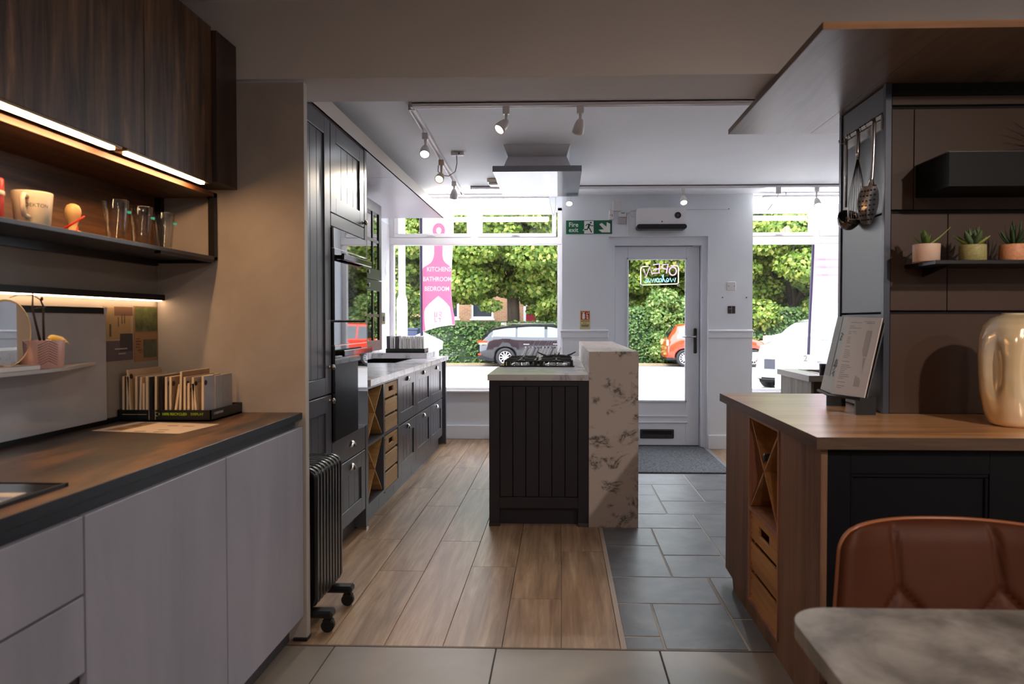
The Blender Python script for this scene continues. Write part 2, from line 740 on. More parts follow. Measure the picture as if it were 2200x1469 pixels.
# oak planks, six columns between the grey units and the slate
PW = 0.2315
box('plank_bed', dark_grout, -1.84, 0.236, 2.63, 7.4, -0.0065, -0.005, fl)
cols = {0: 3.75, 1: 3.1, 2: 3.5, 3: 3.905, 4: 3.43, 5: 3.93, 6: 3.2, 7: 3.6, 8: 3.3}
pm = {}


def plank(x0, x1, y0, y1):
    key = (round(x1 - x0, 3), round(y1 - y0, 3))
    if key not in pm:
        pm[key] = B().box(0.0012, key[0] - 0.0012, 0.0012, key[1] - 0.0012, -0.006, 0.0, 0.0012).mesh('plank', plank_mat)
    put('plank', pm[key], fl, Vector((x0, y0, 0)) - base_fl)


for k in range(9):
    x1 = 0.235 - k * PW
    x0 = x1 - PW
    ys = [2.632]
    y = cols[k]
    while y < 7.3:
        ys.append(y)
        y += 1.22
    ys.append(7.31)
    for a, b in zip(ys, ys[1:]):
        if b - a > 0.03:
            plank(x0, x1, a, b)
for k in range(9):                       # oak again beside the door mat
    plank(1.475 + k * PW, 1.475 + (k + 1) * PW, 6.1, 7.31)
box('threshold_strip', mat('pale_threshold_strip', (168, 150, 132), 0.5), 0.2365, 0.2535, 2.628, 7.31, -0.006, 0.0015, fl)
box('threshold_strip', mat('aluminium_strip', (188, 188, 192), 0.3, metal=0.8), 1.435, 1.475, 5.70, 6.95, -0.006, 0.003, fl)
box('seam_strip', mat('brown_seam_strip', (92, 76, 64), 0.5), -1.84, 3.6, 2.622, 2.63, -0.006, 0.0008, fl)

box('slate_bed', grout, 0.2535, 2.4, 2.632, 5.70, -0.0065, -0.0016, fl)
# slate tiles in random courses, traced on the floor plane
G = 0.010
sl = [(0.2545, 0.408, 2.632, 2.737), (0.408, 0.733, 2.632, 3.063), (0.2545, 0.408, 2.737, 3.063), (0.2545, 0.7275, 3.063, 3.383),
      (0.733, 1.15, 2.632, 2.914), (0.733, 1.15, 2.914, 3.383), (1.15, 1.6, 2.632, 3.05), (1.15, 1.6, 3.05, 3.383), (0.7275, 1.2, 3.063, 3.064),
      (0.2545, 0.556, 3.383, 3.856), (0.2545, 0.556, 3.856, 4.187), (0.556, 0.875, 3.383, 3.703), (0.556, 0.873, 3.703, 4.187),
      (0.875, 1.3, 3.383, 3.703), (1.3, 1.75, 3.383, 3.86), (0.873, 1.3, 3.703, 4.026), (0.873, 1.3, 4.026, 4.497), (1.3, 1.75, 3.86, 4.497),
      (0.40, 0.873, 4.187, 4.497), (0.2545, 0.40, 4.187, 4.497), (0.2545, 0.705, 4.497, 4.996), (0.705, 1.16, 4.497, 4.826),
      (0.2545, 0.705, 4.996, 5.317), (0.705, 1.022, 4.826, 5.317), (1.16, 1.6, 4.497, 4.826), (1.022, 1.45, 4.826, 5.155), (1.022, 1.45, 5.155, 5.69),
      (0.55, 1.022, 5.317, 5.69), (0.2545, 0.55, 5.317, 5.69), (1.45, 1.9, 4.826, 5.3), (1.45, 1.9, 5.3, 6.09), (1.6, 2.1, 2.632, 3.383)]
for (a, b, c, d) in sl:
    if d - c < 0.02:
        continue
    me = B().box(-(b - a) / 2 + G / 2, (b - a) / 2 - G / 2, -(d - c) / 2 + G / 2, (d - c) / 2 - G / 2, -0.008, random.Random(a + c).uniform(-0.0007, 0.0007), 0.0012).mesh('slate_tile', slate)
    put('slate_tile', me, fl, Vector(((a + b) / 2, (c + d) / 2, 0)) - base_fl)

# ceiling, bay over the windows, beam
b = B()
b.box(-2.0, 3.7, -2.7, 6.93, CZ, CZ + 0.1)
b.box(-2.0, 3.7, 6.93, 7.6, 2.66, 2.76)
b.box(-2.0, 3.7, 6.915, 6.93, CZ, 2.70)
struct(b.build('ceiling', white_ceiling))
struct(box('beam', beam_paint, -2.0, 3.7, 2.672, 2.955, 2.222, CZ))
# walls
struct(B().box(-1.75, XW, -2.7, 2.70, 0, CZ).build('wall_left', wall_grey))
b = B()
b.box(-2.0, XL, 2.70, 7.35, 0, 2.66)
struct(b.build('wall_left.001', white_wall))
struct(box('wall_right', white_wall, 3.6, 3.75, -2.7, 7.5, 0, 2.7))
struct(box('wall_rear', white_wall, -1.75, 3.7, -2.75, -2.6, 0, CZ))
WY = 6.82
b = B()
b.box(0.018, 0.482, WY, 7.5, 0, 2.7)
b.box(1.463, 1.9, WY, 7.5, 0, 2.7)
b.box(0.482, 1.463, WY, 7.5, 2.113, 2.7)
struct(b.build('wall_back', white_wall))
b = B()
b.box(-1.84, 0.018, 7.33, 7.55, 0, 0.53)
b.box(1.9, 3.6, 7.33, 7.55, 0, 0.53)
b.box(-1.84, 0.018, 7.38, 7.55, 2.47, 2.7)
b.box(1.9, 3.6, 7.38, 7.55, 2.47, 2.7)
struct(b.build('wall_back.001', white_wall))
b = B()                                   # outer wall of the storey above the shop and its neighbours
b.box(-16, 18, 7.42, 7.72, 2.72, 7.6)
b.box(-16, -2.0, 7.42, 7.72, -0.3, 2.72)
b.box(3.75, 18, 7.42, 7.72, -0.3, 2.72)
struct(b.build('wall_front', mat('weathered_brick_red', (138, 96, 80), 0.85, noise=0.15, nscale=3)))
# dado rail and skirtings
for i, (x0, x1) in enumerate(((0.005, 0.478), (1.467, 1.905))):
    b = B()
    b.box(x0, x1, WY - 0.014, WY + 0.002, 1.105, 1.188, 0.004)
    b.box(x0 - 0.006, x1 + 0.006, WY - 0.024, WY + 0.002, 1.165, 1.182, 0.004)
    struct(b.build('trim_%d' % (i + 1), white_gloss))
    b = B()
    b.box(x0, x1, WY - 0.016, WY + 0.002, 0, 0.14, 0.004)
    struct(b.build('baseboard_back' + ('' if i == 0 else '.001'), white_gloss))
b = B()
b.box(-1.84, 0.018, 7.312, 7.332, 0, 0.15, 0.004)
struct(b.build('baseboard_back.002', white_gloss))
b = B()
b.box(1.9, 3.6, 7.312, 7.332, 0, 0.15, 0.004)
struct(b.build('baseboard_back.003', white_gloss))
# marble-look wall panel beside the left window
struct(box('trim_3', wall_marble, -1.841, -1.832, 5.0, 7.29, 0.912, 2.30))


# windows -----------------------------------------------------------
def window(name, x0, x1, mulls, panes):
    w = setting(name, ((x0 + x1) / 2, 7.34, 0.53))
    y0, y1 = 7.30, 7.37
    b = B()
    b.box(x0, x0 + 0.05, y0, y1, 0.53, 2.48, 0.004)
    b.box(x1 - 0.05, x1, y0, y1, 0.53, 2.48, 0.004)
    b.build('jamb', upvc, w)
    B().box(x0, x1, y0, y1, 2.445, 2.48, 0.004).build('head', upvc, w)
    B().box(x0, x1, y0 - 0.012, y1, 2.086, 2.165, 0.006).build('transom', upvc, w)
    B().box(x0, x1, y0, y1, 0.53, 0.556, 0.003).build('bottom_rail', upvc, w)
    B().box(x0 - 0.0, x1, 7.25, y1, 0.512, 0.531, 0.005).build('sill', upvc, w)
    for (a, c) in mulls:
        B().box(a, c, y0 - 0.004, y1, 2.16, 2.45, 0.004).build('mullion', upvc, w)
    for (a, c) in panes:                      # opening top lights with their own sash
        b = B()
        b.box(a - 0.045, c + 0.045, y0 - 0.02, y1 - 0.02, 2.166, 2.207, 0.004)
        b.box(a - 0.045, c + 0.045, y0 - 0.02, y1 - 0.02, 2.412, 2.449, 0.004)
        b.box(a - 0.045, a, y0 - 0.02, y1 - 0.02, 2.207, 2.412, 0.004)
        b.box(c, c + 0.045, y0 - 0.02, y1 - 0.02, 2.207, 2.412, 0.004)
        sa = b.build('sash', upvc, w)
        B().face([(a, 7.335, 2.207), (c, 7.335, 2.207), (c, 7.335, 2.412), (a, 7.335, 2.412)]).build('pane', window_glass, sa)
        xm = (a + c) / 2
        hb = B()
        hb.box(xm - 0.03, xm + 0.03, y0 - 0.034, y0 - 0.018, 2.176, 2.19, 0.003)
        hb.box(xm - 0.055, xm + 0.012, y0 - 0.048, y0 - 0.034, 2.182, 2.194, 0.003)
        hb.build('handle', upvc, sa)
    B().face([(x0 + 0.05, 7.335, 0.556), (x1 - 0.05, 7.335, 0.556), (x1 - 0.05, 7.335, 2.086), (x0 + 0.05, 7.335, 2.086)]).build('pane', window_glass, w)
    return w


window('window_1', -1.84, 0.018, [(-0.985, -0.865)], [(-1.735, -1.0), (-0.835, -0.09)])
window('window_2', 1.9, 3.6, [(2.63, 2.77)], [(2.0, 2.625), (2.77, 3.5)])

# door --------------------------------------------------------------
d = setting('door_1', (0.97, 6.95, 0))
b = B()
b.box(0.482, 0.545, 6.86, 7.02, 0, 2.113)
b.box(1.408, 1.463, 6.86, 7.02, 0, 2.113)
b.box(0.545, 1.408, 6.86, 7.02, 2.03, 2.113)
b.box(0.545, 1.408, 6.992, 7.02, 2.0, 2.03)
b.box(0.545, 0.57, 6.992, 7.02, 0.0, 2.0)
b.box(1.385, 1.408, 6.992, 7.02, 0.0, 2.0)
b.build('door_frame', white_gloss, d)
DY = 6.945
b = B()
b.box(0.552, 0.683, DY, DY + 0.045, 0.012, 2.024, 0.003)
b.box(1.266, 1.403, DY, DY + 0.045, 0.012, 2.024, 0.003)
b.box(0.683, 1.266, DY, DY + 0.045, 1.897, 2.024, 0.003)
b.box(0.683, 1.266, DY, DY + 0.045, 0.012, 0.464, 0.003)
leaf = b.build('door_leaf', white_gloss, d)
b = B()
for (x0, x1, z0, z1) in ((0.668, 0.69, 0.45, 1.912), (1.259, 1.281, 0.45, 1.912), (0.668, 1.281, 1.89, 1.912), (0.668, 1.281, 0.45, 0.472)):
    b.box(x0, x1, DY - 0.012, DY + 0.01, z0, z1, 0.005)
b.build('glazing_bead', white_gloss, leaf)
B().box(0.62, 1.29, DY - 0.01, DY + 0.005, 0.30, 0.318, 0.005).build('moulding', white_gloss, leaf)
B().box(0.62, 1.29, DY - 0.01, DY + 0.005, 0.236, 0.254, 0.005).build('moulding', white_gloss, leaf)
B().face([(0.68, DY + 0.02, 0.462), (1.27, DY + 0.02, 0.462), (1.27, DY + 0.02, 1.9), (0.68, DY + 0.02, 1.9)]).build('pane', window_glass, leaf)
b = B()
b.box(1.345, 1.378, DY - 0.012, DY + 0.002, 0.945, 1.2, 0.008)
h = b.build('handle_plate', pewter, leaf)
h['label'] = 'long tarnished metal handle plate'
b = B()
b.cyl((1.361, DY - 0.01, 1.115), (1.361, DY - 0.055, 1.115), 0.011)
b.tube([(1.361, DY - 0.05, 1.115), (1.30, DY - 0.055, 1.115), (1.225, DY - 0.05, 1.112)], [0.010, 0.009, 0.007])
b.build('lever', steel, h)
b = B()
b.box(0.81, 1.152, DY - 0.010, DY + 0.004, 0.08, 0.176, 0.008)
lb = b.build('letterbox', pewter, leaf)
B().box(0.83, 1.132, DY - 0.02, DY - 0.008, 0.126, 0.168, 0.005).build('flap', plastic_black, lb)
for z in (0.5, 1.65):
    B().cyl((0.546, DY - 0.008, z - 0.05), (0.546, DY - 0.008, z + 0.05), 0.009, n=8).build('hinge', white_gloss, d)
B().box(1.335, 1.395, DY - 0.03, DY + 0.0, 2.02, 2.055, 0.004).build('closer_box', plastic_white, d)
B().box(0.552, 1.403, DY + 0.002, DY + 0.04, 0.0, 0.012).build('draught_seal', plastic_black, d)

o = B().box(0.49, 1.432, 5.705, 6.915, 0.0, 0.012, 0.004).build('door_mat', mat_mat)
tag(o, 'dark grey pile door mat on the floor in front of the white door', 'mat')

# ================================================================ LEFT FRONT KITCHEN
FX = -1.015       # face of the base fronts


def base_cabinet(y0, y1, fronts, label):
    t = thing('base_cabinet', (-1.3, (y0 + y1) / 2, 0), label, 'cabinet', 'grey base cabinets under the rusty worktop')
    b = B()
    b.box(XW + 0.002, FX - 0.022, y0, y1, 0.1, 0.852)
    b.build('carcass', mat('grey_carcass', (70, 66, 68), 0.6), t)
    box('plinth', mat('dark_grey_plinth', (66, 64, 68), 0.5), XW + 0.1, FX - 0.06, y0, y1, 0, 0.1, t)
    for (z0, z1, nm) in fronts:
        B().box(FX - 0.019, FX, y0 + 0.0025, y1 - 0.0025, z0, z1, 0.0012).build(nm, grey_front, t)
    return t


base_cabinet(0.80, 1.418, [(0.69, 0.855, 'drawer'), (0.521, 0.684, 'drawer'), (0.105, 0.486, 'drawer')], 'grey base cabinet with stacked drawers nearest the camera')
base_cabinet(1.42, 2.037, [(0.105, 0.855, 'door')], 'grey base cabinet with a single door beside the stacked drawers')
base_cabinet(2.039, 2.655, [(0.105, 0.855, 'door')], 'grey base cabinet with a single door next to the black radiator')
t = thing('worktop', (-1.3, 1.7, 0.852), 'rusty brown and black worktop on the grey base cabinets', 'worktop')
B().box(XW + 0.002, -1.0215, 0.80, 2.663, 0.884, 0.9095).build('slab', rust_top, t)
B().box(-1.0215, -1.0195, 0.80, 2.663, 0.884, 0.9095, 0.0008).build('front_edge', top_edge, t)
b = B()
b.box(-1.05, -1.03, 0.80, 2.60, 0.853, 0.884)
b.box(-1.03, -1.024, 0.80, 2.60, 0.866, 0.884)
r_ = b.build('grip_rail', top_edge, t)
r_['label'] = 'recessed blue-black grip rail'
# plaster-look tall end panel
t = thing('tall_gable', (-1.3, 2.68, 0), 'tall grey-brown plaster-look end panel closing off the left kitchen', 'panel')
B().box(XW + 0.001, -1.009, 2.666, 2.70, 0, 2.207).build('board', plaster, t)
B().box(-1.009, -1.0065, 2.666, 2.70, 0, 2.207).build('edge_band', mat('pale_edge_band', (176, 168, 160), 0.5), t)
B().box(-1.06, -1.004, 2.655, 2.702, 0, 0.012).build('foot', plastic_black, t)

# wall cabinets
UX = -1.29


def wall_cabinet(y0, y1, doors, label, end=False):
    t = thing('wall_cabinet', (-1.45, (y0 + y1) / 2, 1.79), label, 'cabinet', 'walnut wall cabinets')
    B().box(XW + 0.002, UX - 0.021, y0 + 0.001, y1 - 0.001, 1.795, 2.35).build('carcass', walnut, t)
    for (a, c) in doors:
        B().box(UX - 0.02, UX, a + 0.0015, c - 0.0015, 1.785, 2.357, 0.001).build('door', walnut, t)
    return t


wall_cabinet(0.90, 2.095, [(0.90, 1.497), (1.497, 2.095)], 'wide dark walnut wall cabinet above the mug and glasses')
wall_cabinet(2.095, 2.507, [(2.095, 2.507)], 'narrow dark walnut wall cabinet above the end of the black shelf')
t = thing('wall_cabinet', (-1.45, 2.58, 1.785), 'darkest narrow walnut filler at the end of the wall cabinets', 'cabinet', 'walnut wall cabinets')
wd = wood('darker_walnut_filler', (34, 23, 18), (52, 36, 28), (78, 54, 40), axis='z', scale=3.0, rough=0.5)  # walnut in a darker tone than the cabinet doors
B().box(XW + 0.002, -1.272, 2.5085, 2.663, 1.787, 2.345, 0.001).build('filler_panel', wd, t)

# under-cabinet LED strips
for i, (y0, y1, lab) in enumerate(((0.95, 1.967, 'long glowing LED strip under the wide walnut cabinet'), (2.03, 2.47, 'short glowing LED strip under the narrow walnut cabinet'))):
    t = thing('led_strip', (-1.31, (y0 + y1) / 2, 1.77), lab, 'light', 'LED strips under the walnut cabinets')
    box('profile', mat('bronze_profile', (120, 104, 88), 0.35, metal=0.8), -1.334, -1.292, y0 - 0.02, y1 + 0.02, 1.777, 1.7845, t)
    box('diffuser', led_warm, -1.318, -1.302, y0, y1, 1.7715, 1.778, t)

# black open shelf hanging under the wall cabinets
t = thing('open_shelf', (-1.47, 1.8, 1.50), 'black metal open shelf holding a mug and glasses under the walnut cabinets', 'shelf')
B().box(XW + 0.012, -1.352, 0.9, 2.66, 1.510, 1.523, 0.001).build('shelf_board', mat('blue_black_shelf', (44, 47, 58), 0.38), t)
B().box(XW + 0.012, -1.352, 0.9, 2.66, 1.755, 1.772).build('top_board', walnut_y, t)
B().box(XW + 0.002, XW + 0.012, 0.9, 2.66, 1.49, 1.772).build('back_board', walnut_y, t)
B().box(-1.376, -1.352, 2.636, 2.66, 1.51, 1.772).build('post', black_metal, t)
B().box(XW + 0.012, XW + 0.036, 2.636, 2.66, 1.51, 1.772).build('post', black_metal, t)
b = B()
b.box(-1.376, -1.3535, 2.28, 2.6355, 1.5, 1.51)
b.box(-1.58, -1.376, 2.636, 2.66, 1.498, 1.51)
b.box(XW + 0.012, XW + 0.03, 0.9, 2.62, 1.485, 1.51)
b.build('bottom_rail', black_metal, t)
SZ = 1.523

# things on the shelf
b = B()
b.lathe([(0, 0), (0.042, 0), (0.045, 0.004), (0.047, 0.10), (0.046, 0.104), (0.043, 0.103), (0.042, 0.01), (0, 0.01)], 28, (-1.435, 1.655, SZ))
t = thing('canister', (-1.435, 1.655, SZ), 'red canister cut off by the frame on the black shelf', 'canister')
b.build('body', red_glaze, t)
B().lathe([(0.0475, 0.062), (0.048, 0.063), (0.048, 0.072), (0.0475, 0.073)], 28, (-1.435, 1.655, SZ)).build('white_band', cream, t)

t = thing('mug', (-1.43, 1.795, SZ), 'cream ceramic mug with small black lettering on the black shelf', 'mug')
B().lathe([(0, 0.0), (0.036, 0.0), (0.040, 0.004), (0.047, 0.092), (0.0465, 0.095), (0.044, 0.094), (0.037, 0.008), (0, 0.007)], 32, (-1.43, 1.815, SZ)).build('cup', cream, t)
b = B()
b.tube([(-1.415, 1.778, SZ + 0.078), (-1.404, 1.752, SZ + 0.08), (-1.40, 1.742, SZ + 0.07), (-1.402, 1.746, SZ + 0.045), (-1.406, 1.756, SZ + 0.026), (-1.415, 1.783, SZ + 0.024)], 0.0065, 8)
b.build('handle', cream, t)


def mugwrap(w):
    a = (w.x - 0.0) / 0.0455
    ang = math.radians(-38) + a
    r = 0.0462 - 0.0
    rr = 0.0395 + (w.z - SZ) * 0.085
    return (-1.43 + math.cos(ang) * rr, 1.815 + math.sin(ang) * rr, w.z)


text('lettering', 'DEKTON', 0.014, mat('dark_print', (50, 46, 44), 0.5), t, (0, 0, SZ + 0.056), FACE_CAM, 0.0003, warp=mugwrap)

t = thing('pestle', (-1.42, 1.955, SZ), 'pale turned wooden pestle with a red cord on the black shelf', 'pestle')
B().lathe([(0, 0), (0.026, 0.0), (0.028, 0.004), (0.024, 0.008), (0.012, 0.013), (0.010, 0.024), (0.013, 0.036), (0.018, 0.05), (0.021, 0.062), (0.020, 0.074), (0.015, 0.084), (0.007, 0.0885), (0, 0.09)], 24, (-1.42, 1.955, SZ)).build('body', pale_wood, t)
b = B()
pts = []
for i in range(26):
    a = i / 25 * 2 * math.pi
    pts.append((-1.42 + 0.027 * math.cos(a), 1.955 + 0.027 * math.sin(a), SZ + 0.033 + 0.022 * math.cos(a * 1 - 0.8)))
b.tube(pts, 0.003, 6, True)
b.tube([(-1.40, 1.945, SZ + 0.02), (-1.39, 1.93, SZ + 0.008), (-1.385, 1.91, SZ + 0.003)], 0.0022, 6)
b.build('cord', red_cord, t)

tumbler_mat = thin_glass('drinking_glass', (0.97, 0.97, 0.96, 1), base=0.07)
teal = mat('teal_print', (30, 150, 150), 0.5)
gm = B().lathe([(0, 0), (0.024, 0.0), (0.026, 0.003), (0.038, 0.132), (0.0375, 0.134), (0.036, 0.133), (0.0245, 0.016), (0, 0.014)], 28).mesh('glass', tumbler_mat)
pmesh = B().box(-0.008, 0.008, -0.0005, 0.0005, -0.004, 0.004).mesh('print', teal)
for i, (y, lab) in enumerate(((2.155, 'largest-looking clear tumbler beside the pestle on the black shelf'), (2.283, 'middle of the three clear tumblers on the black shelf'), (2.418, 'clear tumbler nearest the shelf post'))):
    t = thing('drinking_glass', (-1.425, y, SZ), lab, 'glass', 'tumblers on the black shelf')
    put('tumbler', gm, t)
    put('print', pmesh, t, (0.034, 0.0135, 0.098), (0, 0, R(72)))

# LED rail and glossy splashback on the wall
t = thing('led_rail', (-1.59, 1.8, 1.35), 'black wall-mounted LED rail glowing warm above the splashback', 'light')
box('rail', black, XW, XW + 0.034, 0.85, 2.662, 1.352, 1.374, t)
box('diffuser', emitter('warm_rail_diffuser', (1.0, 0.66, 0.38), 13.0), XW + 0.012, XW + 0.026, 0.86, 2.655, 1.348, 1.353, t)
t = thing('splashback', (-1.59, 1.6, 0.92), 'glossy grey splashback panel with a slim ledge behind the worktop', 'splashback')
B().box(XW + 0.001, XW + 0.022, 0.80, 2.325, 0.928, 1.296).build('panel', splash_mat, t)
B().box(XW + 0.001, XW + 0.026, 0.80, 2.31, 1.296, 1.317).build('top_strip', black, t)
B().box(XW + 0.001, XW + 0.027, 2.311, 2.326, 1.292, 1.318).build('end_cap', plastic_grey, t)
B().box(XW + 0.001, XW + 0.012, 0.80, 2.662, 0.91, 0.928).build('seal', black, t)
ledge = B().prism([(XW + 0.022, 0.80), (-1.464, 0.80), (-1.464, 1.92), (-1.475, 2.0), (XW + 0.03, 2.26), (XW + 0.022, 2.26)], 'z', 1.123, 1.133)
ledge.build('ledge', mat('pale_grey_ledge', (176, 170, 166), 0.4), t)

LZ = 1.133
t = thing('orchid', (-1.518, 1.955, LZ), 'bare orchid stems in a pink chevron pot on the splashback ledge', 'potted plant')
pc = (-1.518, 1.955, LZ)
B().lathe([(0.05, 0.0), (0.052, 0.001), (0.056, 0.08), (0.0555, 0.082), (0.052, 0.08), (0.049, 0.01), (0, 0.01)], 28, pc).build('pot', mat('pink_glazed_pot', (226, 176, 164), 0.4), t)
B().lathe([(0, 0), (0.047, 0.0), (0.0515, 0.0012), (0.0518, 0.004)], 24, pc).build('saucer', mat('orange_saucer', (178, 96, 40), 0.5), t)
b = B()
for row in range(9):
    for side in (0, 1):
        a0 = R(-62 + (0 if side == 0 else 26))
        a1 = R(-36 + (0 if side == 0 else 26))
        z0 = 0.010 + row * 0.0072 + (0 if side == 0 else 0.013)
        z1 = z0 + (0.013 if side == 0 else -0.013)
        rr = 0.0565
        b.tube([(pc[0] + (rr - 0.004 + z0 * 0.05) * math.cos(a0), pc[1] + (rr - 0.004 + z0 * 0.05) * math.sin(a0), LZ + z0),
                (pc[0] + (rr - 0.0037 + (z0 + z1) / 2 * 0.05) * math.cos((a0 + a1) / 2), pc[1] + (rr - 0.0037 + (z0 + z1) / 2 * 0.05) * math.sin((a0 + a1) / 2), LZ + (z0 + z1) / 2),
                (pc[0] + (rr - 0.004 + z1 * 0.05) * math.cos(a1), pc[1] + (rr - 0.004 + z1 * 0.05) * math.sin(a1), LZ + z1)], 0.0009, 4)
b.build('chevron_print', mat('mauve_chevron', (120, 84, 98), 0.5), t)
B().cyl((pc[0], pc[1], LZ + 0.06), (pc[0], pc[1], LZ + 0.075), 0.05, n=18).build('bark', mat('bark_mix', (72, 50, 34), 0.9, noise=0.4, nscale=80), t)
stem_m = mat('dark_orchid_stem', (52, 40, 28), 0.6)
B().tube([(pc[0], pc[1] - 0.004, LZ + 0.07), (pc[0] + 0.01, pc[1] - 0.035, LZ + 0.13), (pc[0] + 0.012, pc[1] - 0.05, LZ + 0.175), (pc[0] + 0.012, pc[1] - 0.048, LZ + 0.2), (pc[0] + 0.01, pc[1] - 0.045, LZ + 0.225)], [0.0035, 0.003, 0.0025, 0.002, 0.0015], 6).build('stem', stem_m, t)
B().tube([(pc[0], pc[1] + 0.008, LZ + 0.07), (pc[0] + 0.005, pc[1] + 0.0, LZ + 0.14), (pc[0] + 0.006, pc[1] + 0.0, LZ + 0.18), (pc[0] + 0.006, pc[1] - 0.012, LZ + 0.2), (pc[0] + 0.006, pc[1] - 0.04, LZ + 0.212), (pc[0] + 0.004, pc[1] - 0.09, LZ + 0.211), (pc[0] + 0.0, pc[1] - 0.115, LZ + 0.202)], [0.0035, 0.003, 0.0028, 0.0018, 0.0015, 0.0012, 0.001], 6).build('stem', stem_m, t)
B().sphere((pc[0] + 0.006, pc[1] - 0.006, LZ + 0.202), 0.004, 0.004, 0.006).build('bud', mat('dark_red_bud', (120, 40, 46), 0.5), t)
b = B()
b.tube([(pc[0] + 0.012, pc[1] - 0.05, LZ + 0.172), (pc[0] + 0.012, pc[1] - 0.02, LZ + 0.176), (pc[0] + 0.008, pc[1] + 0.004, LZ + 0.178)], 0.002, 5)
b.build('support_clip', stem_m, t)
rows = []
for i in range(7):
    s_ = i / 6
    y = pc[1] + 0.02 + 0.075 * s_
    z = LZ + 0.084 + 0.012 * math.sin(s_ * 2.6) - 0.022 * s_ ** 3
    w_ = 0.016 * math.sin(math.pi * min(1, 0.12 + s_ * 0.8)) + 0.003
    rows.append([(pc[0] + 0.01 - w_, y, z + 0.004), (pc[0] + 0.01, y, z), (pc[0] + 0.01 + w_, y, z - 0.016 * (w_ / 0.016))])
B().grid(rows).build('leaf', mat('yellowed_leaf', (224, 176, 20), 0.5), t)['label'] = 'yellowed drooping leaf'

# round mirror leaning on the ledge
t = thing('table_mirror', (-1.54, 1.82, LZ), 'round gold-rimmed mirror on a white block on the ledge', 'mirror')
Mm = Matrix.Rotation(R(4), 3, 'Z') @ Matrix.Rotation(R(90), 3, 'Y')
mc = Vector((-1.505, 1.81, LZ + 0.104))
B().lathe([(0, 0.0), (0.088, 0.0), (0.088, 0.004), (0, 0.004)], 40, mc, Mm, smooth=False).build('glass', mat('mirror_silver', (225, 228, 232), 0.01, metal=1.0), t)
B().tube([mc + Mm @ Vector((0.0895 * math.cos(a * math.pi / 24), 0.0895 * math.sin(a * math.pi / 24), 0.002)) for a in range(48)], 0.003, 8, True).build('rim', mat('pale_gold_rim', (206, 160, 104), 0.3, metal=0.9), t)
B().box(-1.55, -1.468, 1.72, 1.885, LZ, LZ + 0.014, 0.002).build('base', mat('white_block', (214, 208, 202), 0.4), t)

# leaflets pinned beside the splashback
t = thing('poster', (-1.598, 2.425, 1.13), 'narrow brochure with a dark kitchen photograph pinned beside the splashback', 'brochure', 'brochures pinned by the end panel')
box('sheet', mat('poster_paper', (150, 132, 104), 0.5), XW, XW + 0.0025, 2.345, 2.507, 1.125, 1.325, t)
pq = [((74, 62, 70), 2.347, 2.505, 1.127, 1.20), ((138, 112, 78), 2.352, 2.492, 1.205, 1.318), ((96, 66, 48), 2.40, 2.505, 1.29, 1.323), ((40, 36, 42), 2.43, 2.503, 1.16, 1.225), ((58, 46, 36), 2.372, 2.382, 1.215, 1.26), ((58, 46, 36), 2.42, 2.424, 1.25, 1.285), ((58, 46, 36), 2.44, 2.444, 1.26, 1.295), ((58, 46, 36), 2.455, 2.459, 1.262, 1.297), ((150, 146, 150), 2.40, 2.47, 1.168, 1.172), ((128, 124, 130), 2.42, 2.46, 1.15, 1.155)]
for i, (c, a, e, z0, z1) in enumerate(pq):
    box('print', mat('print_%d_%d_%d' % c, c, 0.5), XW + 0.0025, XW + 0.003 + i * 0.0001, a, e, z0, z1, t)
t = thing('poster', (-1.598, 2.59, 1.13), 'tan brochure with a green picture pinned next to the end panel', 'brochure', 'brochures pinned by the end panel')
box('sheet', mat('tan_card', (132, 96, 64), 0.5), XW, XW + 0.0025, 2.516, 2.664, 1.118, 1.328, t)
k = concrete('green_leafy_print', (34, 42, 18), (92, 98, 42), 22, 0.5, 0, rand=False)
box('print', k, XW + 0.0025, XW + 0.0032, 2.52, 2.66, 1.232, 1.326, t)
box('print', concrete('murky_green_print', (52, 56, 44), (84, 84, 62), 18, 0.5, 0, rand=False), XW + 0.0025, XW + 0.0031, 2.57, 2.655, 1.13, 1.20, t)
box('print', striped('tan_small_type', (132, 96, 64), (84, 58, 38), 90), XW + 0.0025, XW + 0.0030, 2.523, 2.565, 1.15, 1.205, t)

# sample boards standing in a black display tray --------------------
TXA, TXB, TYA, TYB, TZ = -1.592, -1.252, 2.405, 2.645, 0.9105
t = thing('display_tray', ((TXA + TXB) / 2, (TYA + TYB) / 2, TZ), 'black cardboard display tray marked 100% RECYCLED DISPLAY on the rusty worktop', 'display tray')
b = B()
b.box(TXA, TXB, TYA, TYB, TZ, TZ + 0.006)
b.box(TXA, TXB, TYA, TYA + 0.004, TZ, TZ + 0.041)
b.box(TXA, TXB, TYB - 0.004, TYB, TZ, TZ + 0.041)
b.box(TXA, TXA + 0.004, TYA, TYB, TZ, TZ + 0.041)
b.box(TXB - 0.004, TXB, TYA, TYB, TZ, TZ + 0.041)
b.build('tray', plastic_black, t)
lime = mat('lime_print', (150, 190, 40), 0.5)
text('lettering', '100% RECYCLED', 0.0125, lime, t, (-1.385, TYA - 0.0006, TZ + 0.026), FACE_CAM, 0.0003, bold=0.0003)
text('lettering', 'DISPLAY', 0.0125, lime, t, (-1.302, TYA - 0.0006, TZ + 0.026), FACE_CAM, 0.0003)
b = B()
c0 = Vector((-1.447, TYA - 0.0006, TZ + 0.026))
